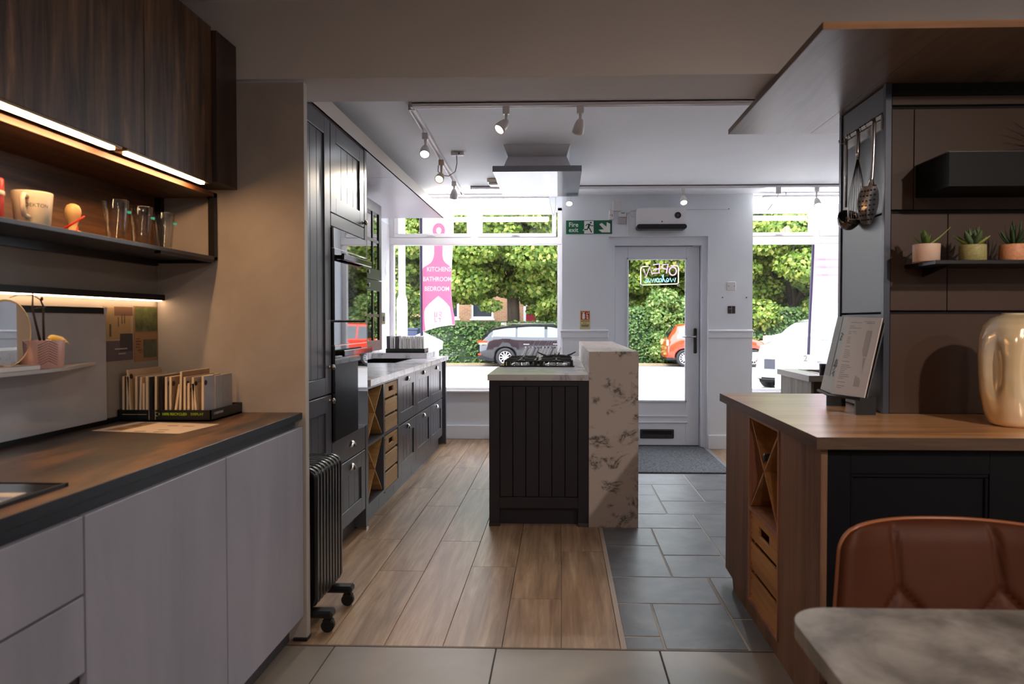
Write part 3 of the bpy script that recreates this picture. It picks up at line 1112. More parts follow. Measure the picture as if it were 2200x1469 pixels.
for i in range(3):
    a = R(90 + i * 120)
    a2 = R(90 + i * 120 + 88)
    b.tube([c0 + Vector((0.007 * math.cos(a), 0, 0.007 * math.sin(a))), c0 + Vector((0.0075 * math.cos((a + a2) / 2), 0, 0.0075 * math.sin((a + a2) / 2))), c0 + Vector((0.007 * math.cos(a2), 0, 0.007 * math.sin(a2)))], [0.0012, 0.0012, 0.0003], 5)
b.build('recycling_mark', lime, t)
wp = mat('white_print', (200, 196, 190), 0.5)
b = B()
for (x0, x1, z) in ((-1.575, -1.525, 0.024), (-1.523, -1.487, 0.024)):
    b.box(x0, x1, TYA - 0.0007, TYA, TZ + z, TZ + z + 0.0012)
for (x0, x1, z) in ((-1.50 + 0.045, -1.50 + 0.046, 0.005), ):
    b.box(x0, x1, TYA - 0.0007, TYA, TZ + z, TZ + 0.04)
b.box(-1.478, -1.477, TYA - 0.0007, TYA, TZ + 0.004, TZ + 0.04)
b.build('white_line', wp, t)
text('lettering', 'COSENTINO', 0.012, wp, t, (TXB + 0.0006, TYA + 0.055, TZ + 0.026), FACE_X, 0.0003)

cream_edge = mat('cream_board_edge', (222, 196, 164), 0.6)
stk = B().lathe([(0, 0.0007), (0.0095, 0.0007), (0.0098, 0.0), (0, 0.0)], 16, (0, 0, 0), Matrix.Rotation(R(90), 3, 'Y'), False).mesh('sticker', plastic_black)
faces_c = [(112, 96, 84), (96, 86, 78), (186, 158, 126), (150, 128, 118), (178, 150, 128), (170, 140, 118), (196, 180, 164), (34, 30, 32), (150, 118, 84), (52, 42, 36),
           (150, 140, 142), (150, 128, 104), (204, 184, 160), (148, 116, 90), (168, 150, 140), (176, 150, 124), (160, 146, 138), (196, 172, 146), (176, 176, 180)]
xs = [-1.575, -1.560, -1.546, -1.528, -1.514, -1.501, -1.489, -1.474, -1.456, -1.438, -1.419, -1.403, -1.389, -1.368, -1.351, -1.337, -1.321, -1.306, -1.285]
tilt = {2: -4, 4: 2, 12: 9, 13: 2, 17: -6}
hts = {2: 0.178, 5: 0.13, 12: 0.128, 13: 0.172, 15: 0.13, 17: 0.13}
rnd = random.Random(5)
for i, x in enumerate(xs):
    c = faces_c[i]
    h = hts.get(i, 0.154 + rnd.uniform(-0.002, 0.002))
    dep = 0.075 if i == 18 else rnd.choice((0.19, 0.2, 0.2))
    th = 0.0085
    bt = thing('sample_board', (x, TYA + 0.006, TZ + 0.0065), '%s sample board from the splashback in the black tray on the rusty worktop' % ORD[i], 'sample board', 'sample boards in the tray by the end panel')
    bt.rotation_euler = (0, R(tilt.get(i, 0.6)), 0)
    put('core', B().box(-th / 2, th / 2 - 0.001, 0, dep, 0, h).mesh('core', cream_edge if c[0] > 60 else mat('black_board', (26, 24, 26), 0.5)), bt)
    put('face_sheet', B().box(th / 2 - 0.001, th / 2, 0.0, dep, 0, h).mesh('face_sheet', concrete('sample_%d' % i, tuple(int(v * 0.88) for v in c), c, 9, 0.45)), bt)
    if i in (2, 10, 11, 14, 15, 16, 18):
        put('sticker', stk, bt, (th / 2 + 0.0003, 0.012 if i != 2 else 0.012, h - 0.024))
for j, (lab, c, y0, y1) in enumerate((('grey sample board in the middle of the tray side facing the room', (168, 166, 168), 0.078, 0.128), ('grey sample board farthest back on the tray side facing the room', (160, 156, 154), 0.13, 0.205))):
    bt = thing('sample_board', (-1.281, TYA + 0.006 + y0, TZ + 0.0065), lab, 'sample board', 'sample boards in the tray by the end panel')
    put('core', B().box(-0.004, 0.003, 0, y1 - y0, 0, 0.152).mesh('core', cream_edge), bt)
    put('face_sheet', B().box(0.003, 0.004, 0, y1 - y0, 0, 0.152).mesh('face_sheet', concrete('sample_b%d' % j, tuple(int(v * 0.9) for v in c), c, 9, 0.45)), bt)

t = thing('leaflet', (-1.36, 2.26, 0.911), 'white printed leaflet lying on the rusty worktop before the black tray', 'leaflet')
B().prism([(-1.538, 2.19), (-1.215, 2.136), (-1.191, 2.344), (-1.509, 2.389)], 'z', 0.9105, 0.9115).build('sheet', mat('leaflet_paper', (226, 206, 184), 0.5), t)
B().prism([(-1.50, 2.20), (-1.44, 2.19), (-1.42, 2.365), (-1.47, 2.373)], 'z', 0.9115, 0.9118).build('picture', concrete('brown_picture', (96, 68, 46), (190, 158, 124), 30, 0.5), t)
b = B()
for (x, y) in ((-1.37, 2.18), (-1.31, 2.21), (-1.27, 2.29), (-1.33, 2.30), (-1.3, 2.17)):
    b.box(x - 0.018, x + 0.018, y - 0.006, y + 0.006, 0.9115, 0.9118)
b.build('small_print', mat('grey_print', (150, 128, 112), 0.5), t)

t = thing('hob', (-1.3, 1.2, 0.91), 'black glass hob set in the rusty worktop at the left edge', 'hob')
B().box(-1.56, -1.078, 0.86, 1.452, 0.9095, 0.916, 0.003).build('glass_plate', hob_glass, t)
b = B()
b.box(-1.082, -1.076, 0.858, 1.454, 0.9095, 0.9175)
b.box(-1.56, -1.076, 1.45, 1.456, 0.9095, 0.9175)
b.build('trim', black_metal, t)
t = thing('patch', (-1.1, 1.32, 0.9165), 'small white and blue card lying on the black hob', 'patch')  # thin flat white and blue shape on the hob glass
B().prism([(-1.16, 1.235), (-1.088, 1.245), (-1.098, 1.365), (-1.165, 1.36)], 'z', 0.9165, 0.918).build('paper', mat('patch_white', (214, 208, 204), 0.5), t)
B().prism([(-1.16, 1.295), (-1.094, 1.30), (-1.097, 1.33), (-1.162, 1.325)], 'z', 0.918, 0.9183).build('blue_band', mat('blue_grey_patch', (110, 124, 160), 0.5), t)

# oil-filled radiator behind the end panel ---------------------------
t = thing('radiator', (-1.08, 2.88, 0), 'black oil-filled radiator on castors beside the end panel', 'radiator')
fz0, fz1, fx0, fx1 = 0.105, 0.675, -1.16, -0.985


def fin_mesh():
    b = B()
    rr = 0.03
    prof = [(fx0, fz0 + rr), (fx0 + rr * 0.3, fz0 + rr * 0.3), (fx0 + rr, fz0), (fx1 - rr, fz0), (fx1 - rr * 0.3, fz0 + rr * 0.3), (fx1, fz0 + rr)]
    n = 7
    for i in range(n):
        a = math.pi / 2 * i / (n - 1)
        prof.append((fx1 - 0.045 + 0.045 * math.cos(a), fz1 - 0.045 + 0.045 * math.sin(a)))
    for i in range(n):
        a = math.pi / 2 + math.pi / 2 * i / (n - 1)
        prof.append((fx0 + 0.045 + 0.045 * math.cos(a), fz1 - 0.045 + 0.045 * math.sin(a)))
    cx, cz = (fx0 + fx1) / 2, (fz0 + fz1) / 2
    rows = []
    for (dy, sh) in ((-0.004, 0.035), (-0.008, 0.026), (-0.0155, 0.010), (-0.0155, 0.004), (-0.011, 0.0), (0.011, 0.0), (0.0155, 0.004), (0.0155, 0.010), (0.008, 0.026), (0.004, 0.035)):
        rows.append([(x + (cx - x) / abs(cx - x) * sh if abs(cx - x) > sh else cx, dy, z + (cz - z) / max(abs(cz - z), 1e-6) * sh) for (x, z) in prof])
    b.grid(rows, closed_u=True)
    return b.mesh('fin', mat('gloss_black_enamel', (14, 13, 14), 0.22))


fm = fin_mesh()
for i in range(9):
    put('fin', fm, t, Vector((0, 2.735 + i * 0.037, 0)) - WL[t])
b = B()
b.cyl((-1.072, 2.70, 0.18), (-1.072, 3.06, 0.18), 0.02)
b.cyl((-1.072, 2.70, 0.6), (-1.072, 3.06, 0.6), 0.02)
b.build('oil_tube', mat('gloss_black_enamel', (14, 13, 14), 0.22), t)
for y in (2.745, 3.005):
    f = B().box(-1.22, -0.925, y - 0.028, y + 0.028, 0.062, 0.092, 0.008).build('foot_bar', plastic_black, t)
    for x in (-1.20, -0.95):
        b = B()
        b.cyl((x, y - 0.012, 0.027), (x, y + 0.012, 0.027), 0.0265, n=16)
        b.cyl((x - 0.004, y, 0.04), (x - 0.004, y, 0.064), 0.012, n=10)
        b.box(x - 0.02, x + 0.022, y - 0.016, y + 0.016, 0.036, 0.056, 0.006)
        b.build('castor', plastic_black, f)

# ================================================================ TALL UNITS AND BASE RUN (left, behind)
KX = -1.185
cup = None


def cup_mesh():
    """half-dome pull, opening downwards, on a face looking along +x"""
    b = B()
    n, m = 12, 6
    rows = []
    for j in range(m + 1):
        a = math.pi / 2 * j / m
        rows.append([(0.024 * math.sin(a) * (math.sin(math.pi * i / n) ** 0.8), 0.043 * math.cos(math.pi * i / n) * (0.35 + 0.65 * math.sin(a) if j else 0.35), -0.002 + 0.034 * math.cos(a) * math.sin(math.pi * i / n)) for i in range(n + 1)])
    b.grid(rows)
    b.box(0, 0.003, -0.045, 0.045, -0.004, 0.0)
    bmesh.ops.solidify(b.bm, geom=b.bm.faces[:], thickness=0.0015)
    return b.mesh('cup_handle', nickel)


CUP = cup_mesh()
KNOB = B().lathe([(0, 0.03), (0.008, 0.03), (0.0145, 0.026), (0.016, 0.021), (0.013, 0.016), (0.006, 0.012), (0.0055, 0.004), (0.011, 0.003), (0.011, 0.0), (0, 0)], 16, (0, 0, 0), Matrix.Rotation(R(90), 3, 'Y')).mesh('knob', mat('aged_nickel', (150, 140, 134), 0.25, metal=1.0))


def shaker(parent, name, y0, y1, z0, z1, n=4, m=None, st=0.075, rail=None, x=None, plain=False):
    """framed front with tongue-and-groove boards, looking along +x"""
    m = m or charcoal
    x = KX if x is None else x
    rail = rail or st
    g = 0.0018
    y0 += g
    y1 -= g
    z0 += g
    z1 -= g
    b = B()
    if plain:
        b.box(x - 0.02, x, y0, y1, z0, z1, 0.0015)
        return b.build(name, m, parent)
    b.box(x - 0.02, x, y0, y0 + st, z0, z1, 0.0015)
    b.box(x - 0.02, x, y1 - st, y1, z0, z1, 0.0015)
    b.box(x - 0.02, x, y0 + st, y1 - st, z0, z0 + rail, 0.0015)
    b.box(x - 0.02, x, y0 + st, y1 - st, z1 - rail, z1, 0.0015)
    d = b.build(name, m, parent)
    w = (y1 - y0 - 2 * st) / n
    for i in range(n):
        a = y0 + st + i * w
        B().box(x - 0.018, x - 0.0085, a + 0.0008, a + w - 0.0008, z0 + rail, z1 - rail, 0.0022).build('board', m, d)
    return d


def cup_at(parent, y, z, x=None):
    return put('cup_handle', CUP, parent, Vector((KX if x is None else x, y, z)) - WL[parent])


def knob_at(parent, y, z, x=None):
    return put('knob', KNOB, parent, Vector((KX if x is None else x, y, z)) - WL[parent])


# larder
t = thing('larder_unit', (-1.5, 3.23, 0), 'tall charcoal larder unit with panelled doors beside the ovens', 'cabinet')
box('carcass', charcoal_edge, XL + 0.002, KX - 0.022, 2.962, 3.497, 0.12, 2.305, t)
box('plinth', charcoal_edge, XL + 0.1, KX - 0.07, 2.962, 3.497, 0, 0.12, t)
dd = shaker(t, 'door', 2.965, 3.497, 0.897, 2.30, 4, st=0.085)
knob_at(dd, 3.465, 1.035)
dd = shaker(t, 'door', 2.965, 3.497, 0.13, 0.892, 4, st=0.085)
knob_at(dd, 3.465, 0.862)
# oven tower
t = thing('oven_housing', (-1.5, 3.82, 0), 'tall charcoal oven housing with a panelled top door and two drawers', 'cabinet')
b = B()
b.box(XL + 0.002, KX - 0.022, 3.50, 4.105, 0.12, 0.636)
b.box(XL + 0.002, KX - 0.022, 3.50, 4.105, 1.76, 2.305)
b.box(XL + 0.002, KX - 0.022, 3.50, 3.506, 0.636, 1.76)
b.box(XL + 0.002, -1.75, 3.506, 4.105, 0.636, 1.76)
b.build('carcass', charcoal_edge, t)
box('plinth', charcoal_edge, XL + 0.1, KX - 0.07, 3.50, 4.105, 0, 0.12, t)
dd = shaker(t, 'door', 3.502, 4.103, 1.835, 2.30, 4, st=0.085)
knob_at(dd, 4.07, 1.86)
shaker(t, 'filler_rail', 3.502, 4.103, 1.765, 1.833, plain=True)
dd = shaker(t, 'drawer', 3.502, 4.103, 0.497, 0.637, plain=True)
cup_at(dd, 3.83, 0.565)
dd = shaker(t, 'drawer', 3.502, 4.103, 0.13, 0.493, 4, st=0.08, rail=0.085)
cup_at(dd, 3.83, 0.435)
b = B()
b.box(XL + 0.002, KX + 0.002, 4.108, 4.15, 0.015, 2.305, 0.001)
b.build('end_panel', charcoal_edge, t)
B().box(-1.24, KX + 0.004, 4.106, 4.152, 0, 0.015).build('foot_strip', nickel, t)


def oven(z0, z1, label, ctrl):
    y0, y1 = 3.509, 4.102
    t = thing('oven', (-1.45, 3.805, z0), label, 'oven', 'built-in ovens')
    B().box(-1.74, KX - 0.006, y0 + 0.01, y1 - 0.01, z0, z1).build('body', plastic_black, t)
    B().box(KX - 0.006, KX + 0.012, y0, y1, z1 - ctrl, z1 - 0.001, 0.001).build('control_panel', oven_glass, t)
    dr = B().box(KX - 0.006, KX + 0.016, y0, y1, z0 + 0.004, z1 - ctrl - 0.006, 0.001).build('door', oven_glass, t)
    B().box(KX - 0.004, KX + 0.014, y0, y1, z1 - ctrl - 0.006, z1 - ctrl).build('steel_trim', steel, t)
    zh = z1 - ctrl - 0.045
    b = B()
    b.box(KX + 0.042, KX + 0.056, y0 + 0.03, y1 - 0.03, zh - 0.017, zh + 0.017, 0.004)
    b.box(KX + 0.014, KX + 0.046, y0 + 0.06, y0 + 0.085, zh - 0.011, zh + 0.011)
    b.box(KX + 0.014, KX + 0.046, y1 - 0.085, y1 - 0.06, zh - 0.011, zh + 0.011)
    b.build('handle', mat('mirror_black_steel', (60, 58, 58), 0.06, metal=1.0), dr)


oven(1.272, 1.758, 'black glass compact oven, the upper one in the charcoal housing', 0.105)
oven(0.64, 1.266, 'black glass oven, the taller lower one in the charcoal housing', 0.12)

# canopy over the run
t = thing('canopy', (-1.5, 4.9, 2.31), 'long pale grey canopy over the charcoal units on the left', 'canopy')
for (a, c) in ((2.962, 4.924), (4.927, 6.868)):
    B().box(XL + 0.002, -1.175, a, c, 2.309, 2.316).build('soffit_board', mat('lilac_grey_laminate', (188, 182, 190), 0.3), t)
B().box(-1.187, -1.1735, 2.962, 6.868, 2.309, 2.395, 0.001).build('front_edge', mat('beige_grey_edge', (190, 182, 172), 0.45), t)
B().box(XL + 0.002, -1.187, 2.962, 6.868, 2.316, 2.395).build('core', mat('beige_grey_edge', (190, 182, 172), 0.45), t)


# glazed wall cabinets
def glazed(z0, z1, label):
    GX = -1.5
    t = thing('glazed_cabinet', (-1.67, 5.2, z0), label, 'cabinet', 'glazed charcoal wall cabinets')
    b = B()
    b.box(XL + 0.002, XL + 0.012, 4.70, 5.70, z0, z1)
    b.box(XL + 0.002, GX - 0.022, 4.70, 4.716, z0, z1)
    b.box(XL + 0.002, GX - 0.022, 5.684, 5.70, z0, z1)
    b.box(XL + 0.002, GX - 0.022, 4.70, 5.70, z0, z0 + 0.016)
    b.box(XL + 0.002, GX - 0.022, 4.70, 5.70, z1 - 0.016, z1)
    b.build('carcass', charcoal_edge, t)
    for (a, c) in ((4.70, 5.20), (5.20, 5.70)):
        st = 0.075
        b = B()
        b.box(GX - 0.02, GX, a + 0.002, a + st, z0 + 0.002, z1 - 0.002, 0.001)
        b.box(GX - 0.02, GX, c - st, c - 0.002, z0 + 0.002, z1 - 0.002, 0.001)
        b.box(GX - 0.02, GX, a + st, c - st, z0 + 0.002, z0 + 0.085, 0.001)
        b.box(GX - 0.02, GX, a + st, c - st, z1 - 0.085, z1 - 0.002, 0.001)
        ym, zm = (a + c) / 2, (z0 + z1) / 2
        b.box(GX - 0.016, GX - 0.003, ym - 0.011, ym + 0.011, z0 + 0.085, z1 - 0.085)
        b.box(GX - 0.016, GX - 0.003, a + st, ym - 0.011, zm - 0.011, zm + 0.011)
        b.box(GX - 0.016, GX - 0.003, ym + 0.011, c - st, zm - 0.011, zm + 0.011)
        dd = b.build('door', charcoal, t)
        for (ya, yb) in ((a + st, ym - 0.011), (ym + 0.011, c - st)):
            for (za, zb) in ((z0 + 0.085, zm - 0.011), (zm + 0.011, z1 - 0.085)):
                B().face([(GX - 0.01, ya, za), (GX - 0.01, yb, za), (GX - 0.01, yb, zb), (GX - 0.01, ya, zb)]).build('pane', cabinet_glass, dd)
        knob_at(dd, a + 0.04, z0 + 0.05 if z0 > 1.5 else z1 - 0.05, GX)


glazed(1.607, 2.235, 'charcoal wall cabinet with glazed doors, upper of two above the sink')
glazed(1.03, 1.602, 'charcoal wall cabinet with glazed doors, lower of two above the sink')

# wine rack unit
inside = mat('dark_rack_lining', (58, 52, 50), 0.6)
xbrd = wood('golden_rack_board', (150, 108, 60), (186, 142, 84), (204, 164, 104), axis='x', scale=2.0, rough=0.5)


def open_unit(t, y0, y1, shelves, m):
    b = B()
    b.box(XL + 0.002, XL + 0.012, y0, y1, 0.12, 0.868)
    b.box(XL + 0.012, KX, y0, y0 + 0.018, 0.12, 0.868)
    b.box(XL + 0.012, KX, y1 - 0.018, y1, 0.12, 0.868)
    for z in shelves:
        b.box(XL + 0.012, KX, y0 + 0.018, y1 - 0.018, z - 0.009, z + 0.009)
    b.build('carcass', m, t)


t = thing('wine_rack_unit', (-1.5, 4.35, 0), 'charcoal base unit with two crossed wine racks under the grey worktop', 'cabinet')
open_unit(t, 4.152, 4.552, (0.129, 0.505, 0.859), charcoal_edge)
box('plinth', charcoal_edge, XL + 0.1, KX - 0.04, 4.152, 4.552, 0, 0.12, t)
for (z0, z1) in ((0.14, 0.494), (0.516, 0.848)):
    c = Vector((-1.36, 4.352, (z0 + z1) / 2))
    dy, dz = 0.36, z1 - z0
    L = math.hypot(dy, dz)
    an = math.atan2(dz, dy)
    for s_ in (1, -1):
        B().obox(c, (0.33, L - 0.012, 0.009), Matrix.Rotation(an * s_, 3, 'X')).build('cross_board', xbrd, t)
# crate unit and crates
t = thing('crate_unit', (-1.5, 4.755, 0), 'charcoal open base unit holding two slatted crates', 'cabinet')
open_unit(t, 4.554, 4.958, (0.115, 0.507, 0.859), charcoal_edge)
box('plinth', charcoal_edge, XL + 0.1, KX - 0.04, 4.554, 4.958, 0, 0.105, t)


def crate(loc, w, h, depth, label, xdir=1, group=None, m=None, name='crate'):
    """slatted crate; front looks along +x (xdir 1) or -x (xdir -1); loc = middle of its front bottom edge"""
    m = m or crate_wood
    t = thing(name, loc, label, 'crate', group)
    s_ = -xdir

    def bx(b, d0, d1, y0, y1, z0, z1, bev=0.001):
        b.box(s_ * d0, s_ * d1, y0, y1, z0, z1, bev)
    gap = h * 0.055
    sh = (h - 2 * gap) / 3
    for i in range(3):
        z0 = i * (sh + gap)
        b = B()
        if i == 2:                                  # top slat with the hand hole
            bx(b, 0, 0.012, -w / 2, -w * 0.19, z0, z0 + sh)
            bx(b, 0, 0.012, w * 0.19, w / 2, z0, z0 + sh)
            bx(b, 0, 0.012, -w * 0.19, w * 0.19, z0, z0 + sh * 0.36)
            bx(b, 0, 0.012, -w * 0.19, w * 0.19, z0 + sh * 0.72, z0 + sh)
        else:
            bx(b, 0, 0.012, -w / 2, w / 2, z0, z0 + sh)
        o = b.build('slat', m, t, local=True)
        sc = B()
        for yy in (-w / 2 + 0.018, w / 2 - 0.018):
            for zz in (z0 + sh * 0.2, z0 + sh * 0.8):
                sc.cyl((xdir * 0.0, yy, zz), (xdir * 0.0012, yy, zz), 0.0035, n=8)
        sc.build('screws', pewter, o, local=True)
    b = B()
    for yy in (-w / 2 + 0.012, w / 2 - 0.03):
        bx(b, 0.0125, 0.03, yy, yy + 0.018, 0, h)
    bx(b, depth - 0.01, depth, -w / 2, w / 2, 0, h * 0.95)
    for yy in (-w / 2, w / 2 - 0.008):
        for i in range(3):
            bx(b, 0.0305, depth - 0.011, yy, yy + 0.008, i * (sh + gap), i * (sh + gap) + sh)
    bx(b, 0.013, depth - 0.011, -w / 2 + 0.009, w / 2 - 0.009, 0, 0.008)
    b.build('box', m, t, local=True)
    return t


crate((KX - 0.004, 4.756, 0.5165), 0.36, 0.328, 0.42, 'pale slatted crate in the upper bay of the charcoal crate unit', 1, 'crates in the charcoal unit')
crate((KX - 0.004, 4.756, 0.1245), 0.36, 0.362, 0.42, 'pale slatted crate in the lower bay of the charcoal crate unit', 1, 'crates in the charcoal unit')


def drawer_unit(y0, y1, label, kn):
    t = thing('drawer_unit', (-1.5, (y0 + y1) / 2, 0), label, 'cabinet', 'charcoal drawer units under the grey worktop')
    box('carcass', charcoal_edge, XL + 0.002, KX - 0.022, y0, y1, 0.12, 0.868, t)
    box('plinth', charcoal_edge, XL + 0.1, KX - 0.04, y0, y1, 0, 0.12, t)
    dd = shaker(t, 'drawer', y0, y1, 0.503, 0.866, kn, st=0.075, rail=0.085)
    cup_at(dd, (y0 + y1) / 2, 0.815)
    dd = shaker(t, 'drawer', y0, y1, 0.125, 0.498, kn, st=0.075, rail=0.085)
    cup_at(dd, (y0 + y1) / 2, 0.445)


drawer_unit(4.96, 5.556, 'charcoal two-drawer unit beside the pale crates', 4)
drawer_unit(5.558, 6.19, 'charcoal two-drawer unit between its two matching neighbours', 4)
drawer_unit(6.192, 6.80, 'charcoal two-drawer unit nearest the window', 4)
t = thing('end_unit', (-1.5, 6.92, 0), 'narrow open charcoal end unit with a tall side panel by the window', 'cabinet')
b = B()
b.box(XL + 0.01, XL + 0.02, 6.802, 6.99, 0.12, 0.868)
b.box(XL + 0.02, KX - 0.03, 6.802, 6.99, 0.12, 0.135)
b.box(XL + 0.02, KX - 0.03, 6.802, 6.99, 0.49, 0.505)
b.build('shelves', charcoal_edge, t)
box('back', mat('pale_birch_lining', (206, 180, 146), 0.6), -1.30, -1.285, 6.803, 6.989, 0.505, 0.866, t)
B().box(XL + 0.01, KX + 0.003, 6.991, 7.035, 0.012, 0.87, 0.001).build('side_panel', charcoal_edge, t)
B().box(-1.26, KX + 0.006, 6.989, 7.037, 0.0, 0.012).build('foot_strip', nickel, t)
# worktop with the sink cut out
t = thing('worktop', (-1.5, 5.6, 0.87), 'pale grey marbled worktop on the charcoal units by the window', 'worktop')
b = B()
sx0, sx1, sy0, sy1 = -1.80, -1.42, 5.85, 6.50
b.box(XL + 0.001, sx0, 4.152, 7.06, 0.870, 0.910)
b.box(sx1, KX + 0.022, 4.152, 7.06, 0.870, 0.910)
b.box(sx0, sx1, 4.152, sy0, 0.870, 0.910)
b.box(sx0, sx1, sy1, 7.06, 0.870, 0.910)
b.build('slab', pale_marble, t)
t = thing('sink', (-1.61, 6.17, 0.72), 'black undermounted sink in the pale grey marbled worktop', 'sink')
b = B()
b.box(sx0 + 0.001, sx1 - 0.001, sy0 + 0.001, sy1 - 0.001, 0.87, 0.875)
b.box(sx0 + 0.001, sx0 + 0.006, sy0 + 0.001, sy1 - 0.001, 0.875, 0.913)
b.box(sx1 - 0.006, sx1 - 0.001, sy0 + 0.001, sy1 - 0.001, 0.875, 0.913)
b.box(sx0 + 0.006, sx1 - 0.006, sy0 + 0.001, sy0 + 0.006, 0.875, 0.913)
b.box(sx0 + 0.006, sx1 - 0.006, sy1 - 0.006, sy1 - 0.001, 0.875, 0.913)
b.build('basin', mat('gloss_black_sink', (12, 12, 14), 0.15), t)
B().cyl((-1.61, 6.17, 0.875), (-1.61, 6.17, 0.878), 0.04).build('drain', steel, t)
# metal twin socket on the marble panel
t = thing('socket_plate', (-1.83, 6.95, 1.27), 'shiny metal socket plate on the marble panel beside the window', 'socket')
B().box(-1.832, -1.82, 6.86, 7.05, 1.24, 1.36, 0.004).build('plate', steel, t)
for y in (6.905, 7.005):
    B().box(-1.82, -1.816, y - 0.025, y + 0.025, 1.27, 1.32).build('outlet', plastic_black, t)

# sample boards by the window, on a low marble ledge
t = thing('ledge', (-1.57, 6.9, 0.911), 'low pale marble ledge under the tray of sample boards by the window', 'ledge')
B().box(-1.828, -1.295, 6.585, 7.05, 0.9105, 0.9615, 0.002).build('block', pale_marble, t)
t = thing('display_tray', (-1.5, 6.75, 0.962), 'black display tray of sample boards on the marble ledge by the window', 'display tray')
y0, y1 = 6.60, 6.80
x0, x1 = -1.70, -1.322
b = B()
b.box(x0, x1, y0, y1, 0.962, 0.968)
b.box(x0, x1, y0, y0 + 0.004, 0.962, 1.003)
b.box(x0, x1, y1 - 0.004, y1, 0.962, 1.003)
b.box(x0, x0 + 0.004, y0, y1, 0.962, 1.003)
b.box(x1 - 0.004, x1, y0, y1, 0.962, 1.003)
b.build('tray', plastic_black, t)
b = B()
for (a, c) in ((-1.69, -1.61), (-1.595, -1.53), (-1.51, -1.34)):
    b.box(a, c, y0 - 0.0006, y0, 0.988, 0.992)
b.build('faint_print', mat('faint_green_print', (70, 84, 50), 0.5), t)
for i in range(22):
    x = x0 + 0.014 + i * 0.0168
    dark = i in (0, 1, 5, 6)
    c = (78, 72, 86) if dark else ((176, 164, 160) if i == 3 else (228, 226, 226))
    bt = thing('sample_board', (x, y0 + 0.006, 0.9685), '%s sample board from the oven side in the tray by the window' % ORD[i], 'sample board', 'sample boards in the tray by the window')
    bt.rotation_euler = (0, R(rnd.uniform(-1.5, 2.0)), 0)
    put('core', B().box(-0.0055, 0.0035, 0, 0.18, 0, 0.156).mesh('core', mat('dark_board_core', (92, 88, 98), 0.5) if dark else mat('white_board_core', (232, 228, 226), 0.5)), bt)
    put('face_sheet', B().box(0.0035, 0.0055, 0, 0.18, 0, 0.156).mesh('face_sheet', mat('face_%d_%d_%d' % c, c, 0.4)), bt)

# ================================================================ ISLAND
t = thing('island', (-0.13, 5.2, 0), 'near-black panelled kitchen island carrying the gas hob', 'island')
IX0, IX1, IY = -0.44, 0.174, 4.2
box('carcass', plum, IX0 + 0.004, IX1, IY + 0.03, 6.36, 0.1, 0.904, t)
b = B()
b.box(IX0, IX0 + 0.064, IY, IY + 0.03, 0.022, 0.904, 0.001)
b.box(IX1 - 0.064, IX1, IY, IY + 0.03, 0.022, 0.904, 0.001)
b.box(IX0 + 0.064, IX1 - 0.064, IY, IY + 0.03, 0.115, 0.18, 0.001)
b.box(IX0 + 0.064, IX1 - 0.064, IY, IY + 0.03, 0.87, 0.904, 0.001)
b.build('frame', plum, t)
w = (IX1 - IX0 - 0.128) / 6
for i in range(6):
    a = IX0 + 0.064 + i * w
    B().box(a + 0.001, a + w - 0.001, IY + 0.013, IY + 0.0295, 0.18, 0.87, 0.003).build('board', plum, t)
box('plinth', plum, IX0 + 0.06, IX1 - 0.02, IY + 0.06, 6.3, 0, 0.1, t)
for (a, c) in ((IX0 - 0.002, IX0 + 0.066), (IX1 - 0.064, IX1)):
    B().box(a, c, IY - 0.002, IY + 0.06, 0, 0.022, 0.001).build('foot_strip', pewter, t)
o = B().box(-0.449, 0.1745, 4.186, 6.40, 0.9055, 0.9425, 0.0012).build('worktop', pale_marble)
tag(o, 'pale marbled worktop on the near-black island around the hob', 'worktop')
t = thing('breakfast_bar', (0.33, 5.3, 0), 'tall veined marble slab standing along the island', 'marble slab')
B().box(0.1755, 0.4795, 4.192, 6.40, 0, 1.0835, 0.0012).build('slab', slab_marble, t)
# vent strip beside the hob
o = B().box(0.12, 0.165, 4.86, 5.9, 0.9428, 0.945, 0.0006).build('downdraft_strip', mat('brushed_strip', (176, 172, 174), 0.3, metal=0.7))
tag(o, 'slim brushed metal strip let into the worktop beside the gas hob', 'vent strip')

# gas hob
HX0, HX1, HY0, HY1, HZ = -0.437, 0.102, 4.885, 5.66, 0.943
t = thing('gas_hob', ((HX0 + HX1) / 2, (HY0 + HY1) / 2, HZ), 'black gas hob with cast iron pan supports on the island worktop', 'hob')
B().box(HX0, HX1, HY0, HY1, HZ, HZ + 0.008, 0.003).build('plate', hob_glass, t)
burn = []
for (x, y, r) in ((-0.295, 5.06, 0.05), (-0.295, 5.47, 0.038), (-0.03, 5.06, 0.062), (-0.03, 5.47, 0.05)):
    b = B()
    b.lathe([(r * 1.35, 0.008), (r * 1.3, 0.014), (r, 0.016), (r, 0.022), (r * 0.98, 0.023), (0, 0.023)], 24, (x, y, HZ))
    bb = b.build('burner', steel, t)
    B().lathe([(r * 0.82, 0.0232), (r * 0.84, 0.029), (r * 0.7, 0.032), (0, 0.0325)], 20, (x, y, HZ)).build('cap', cast_iron, bb)
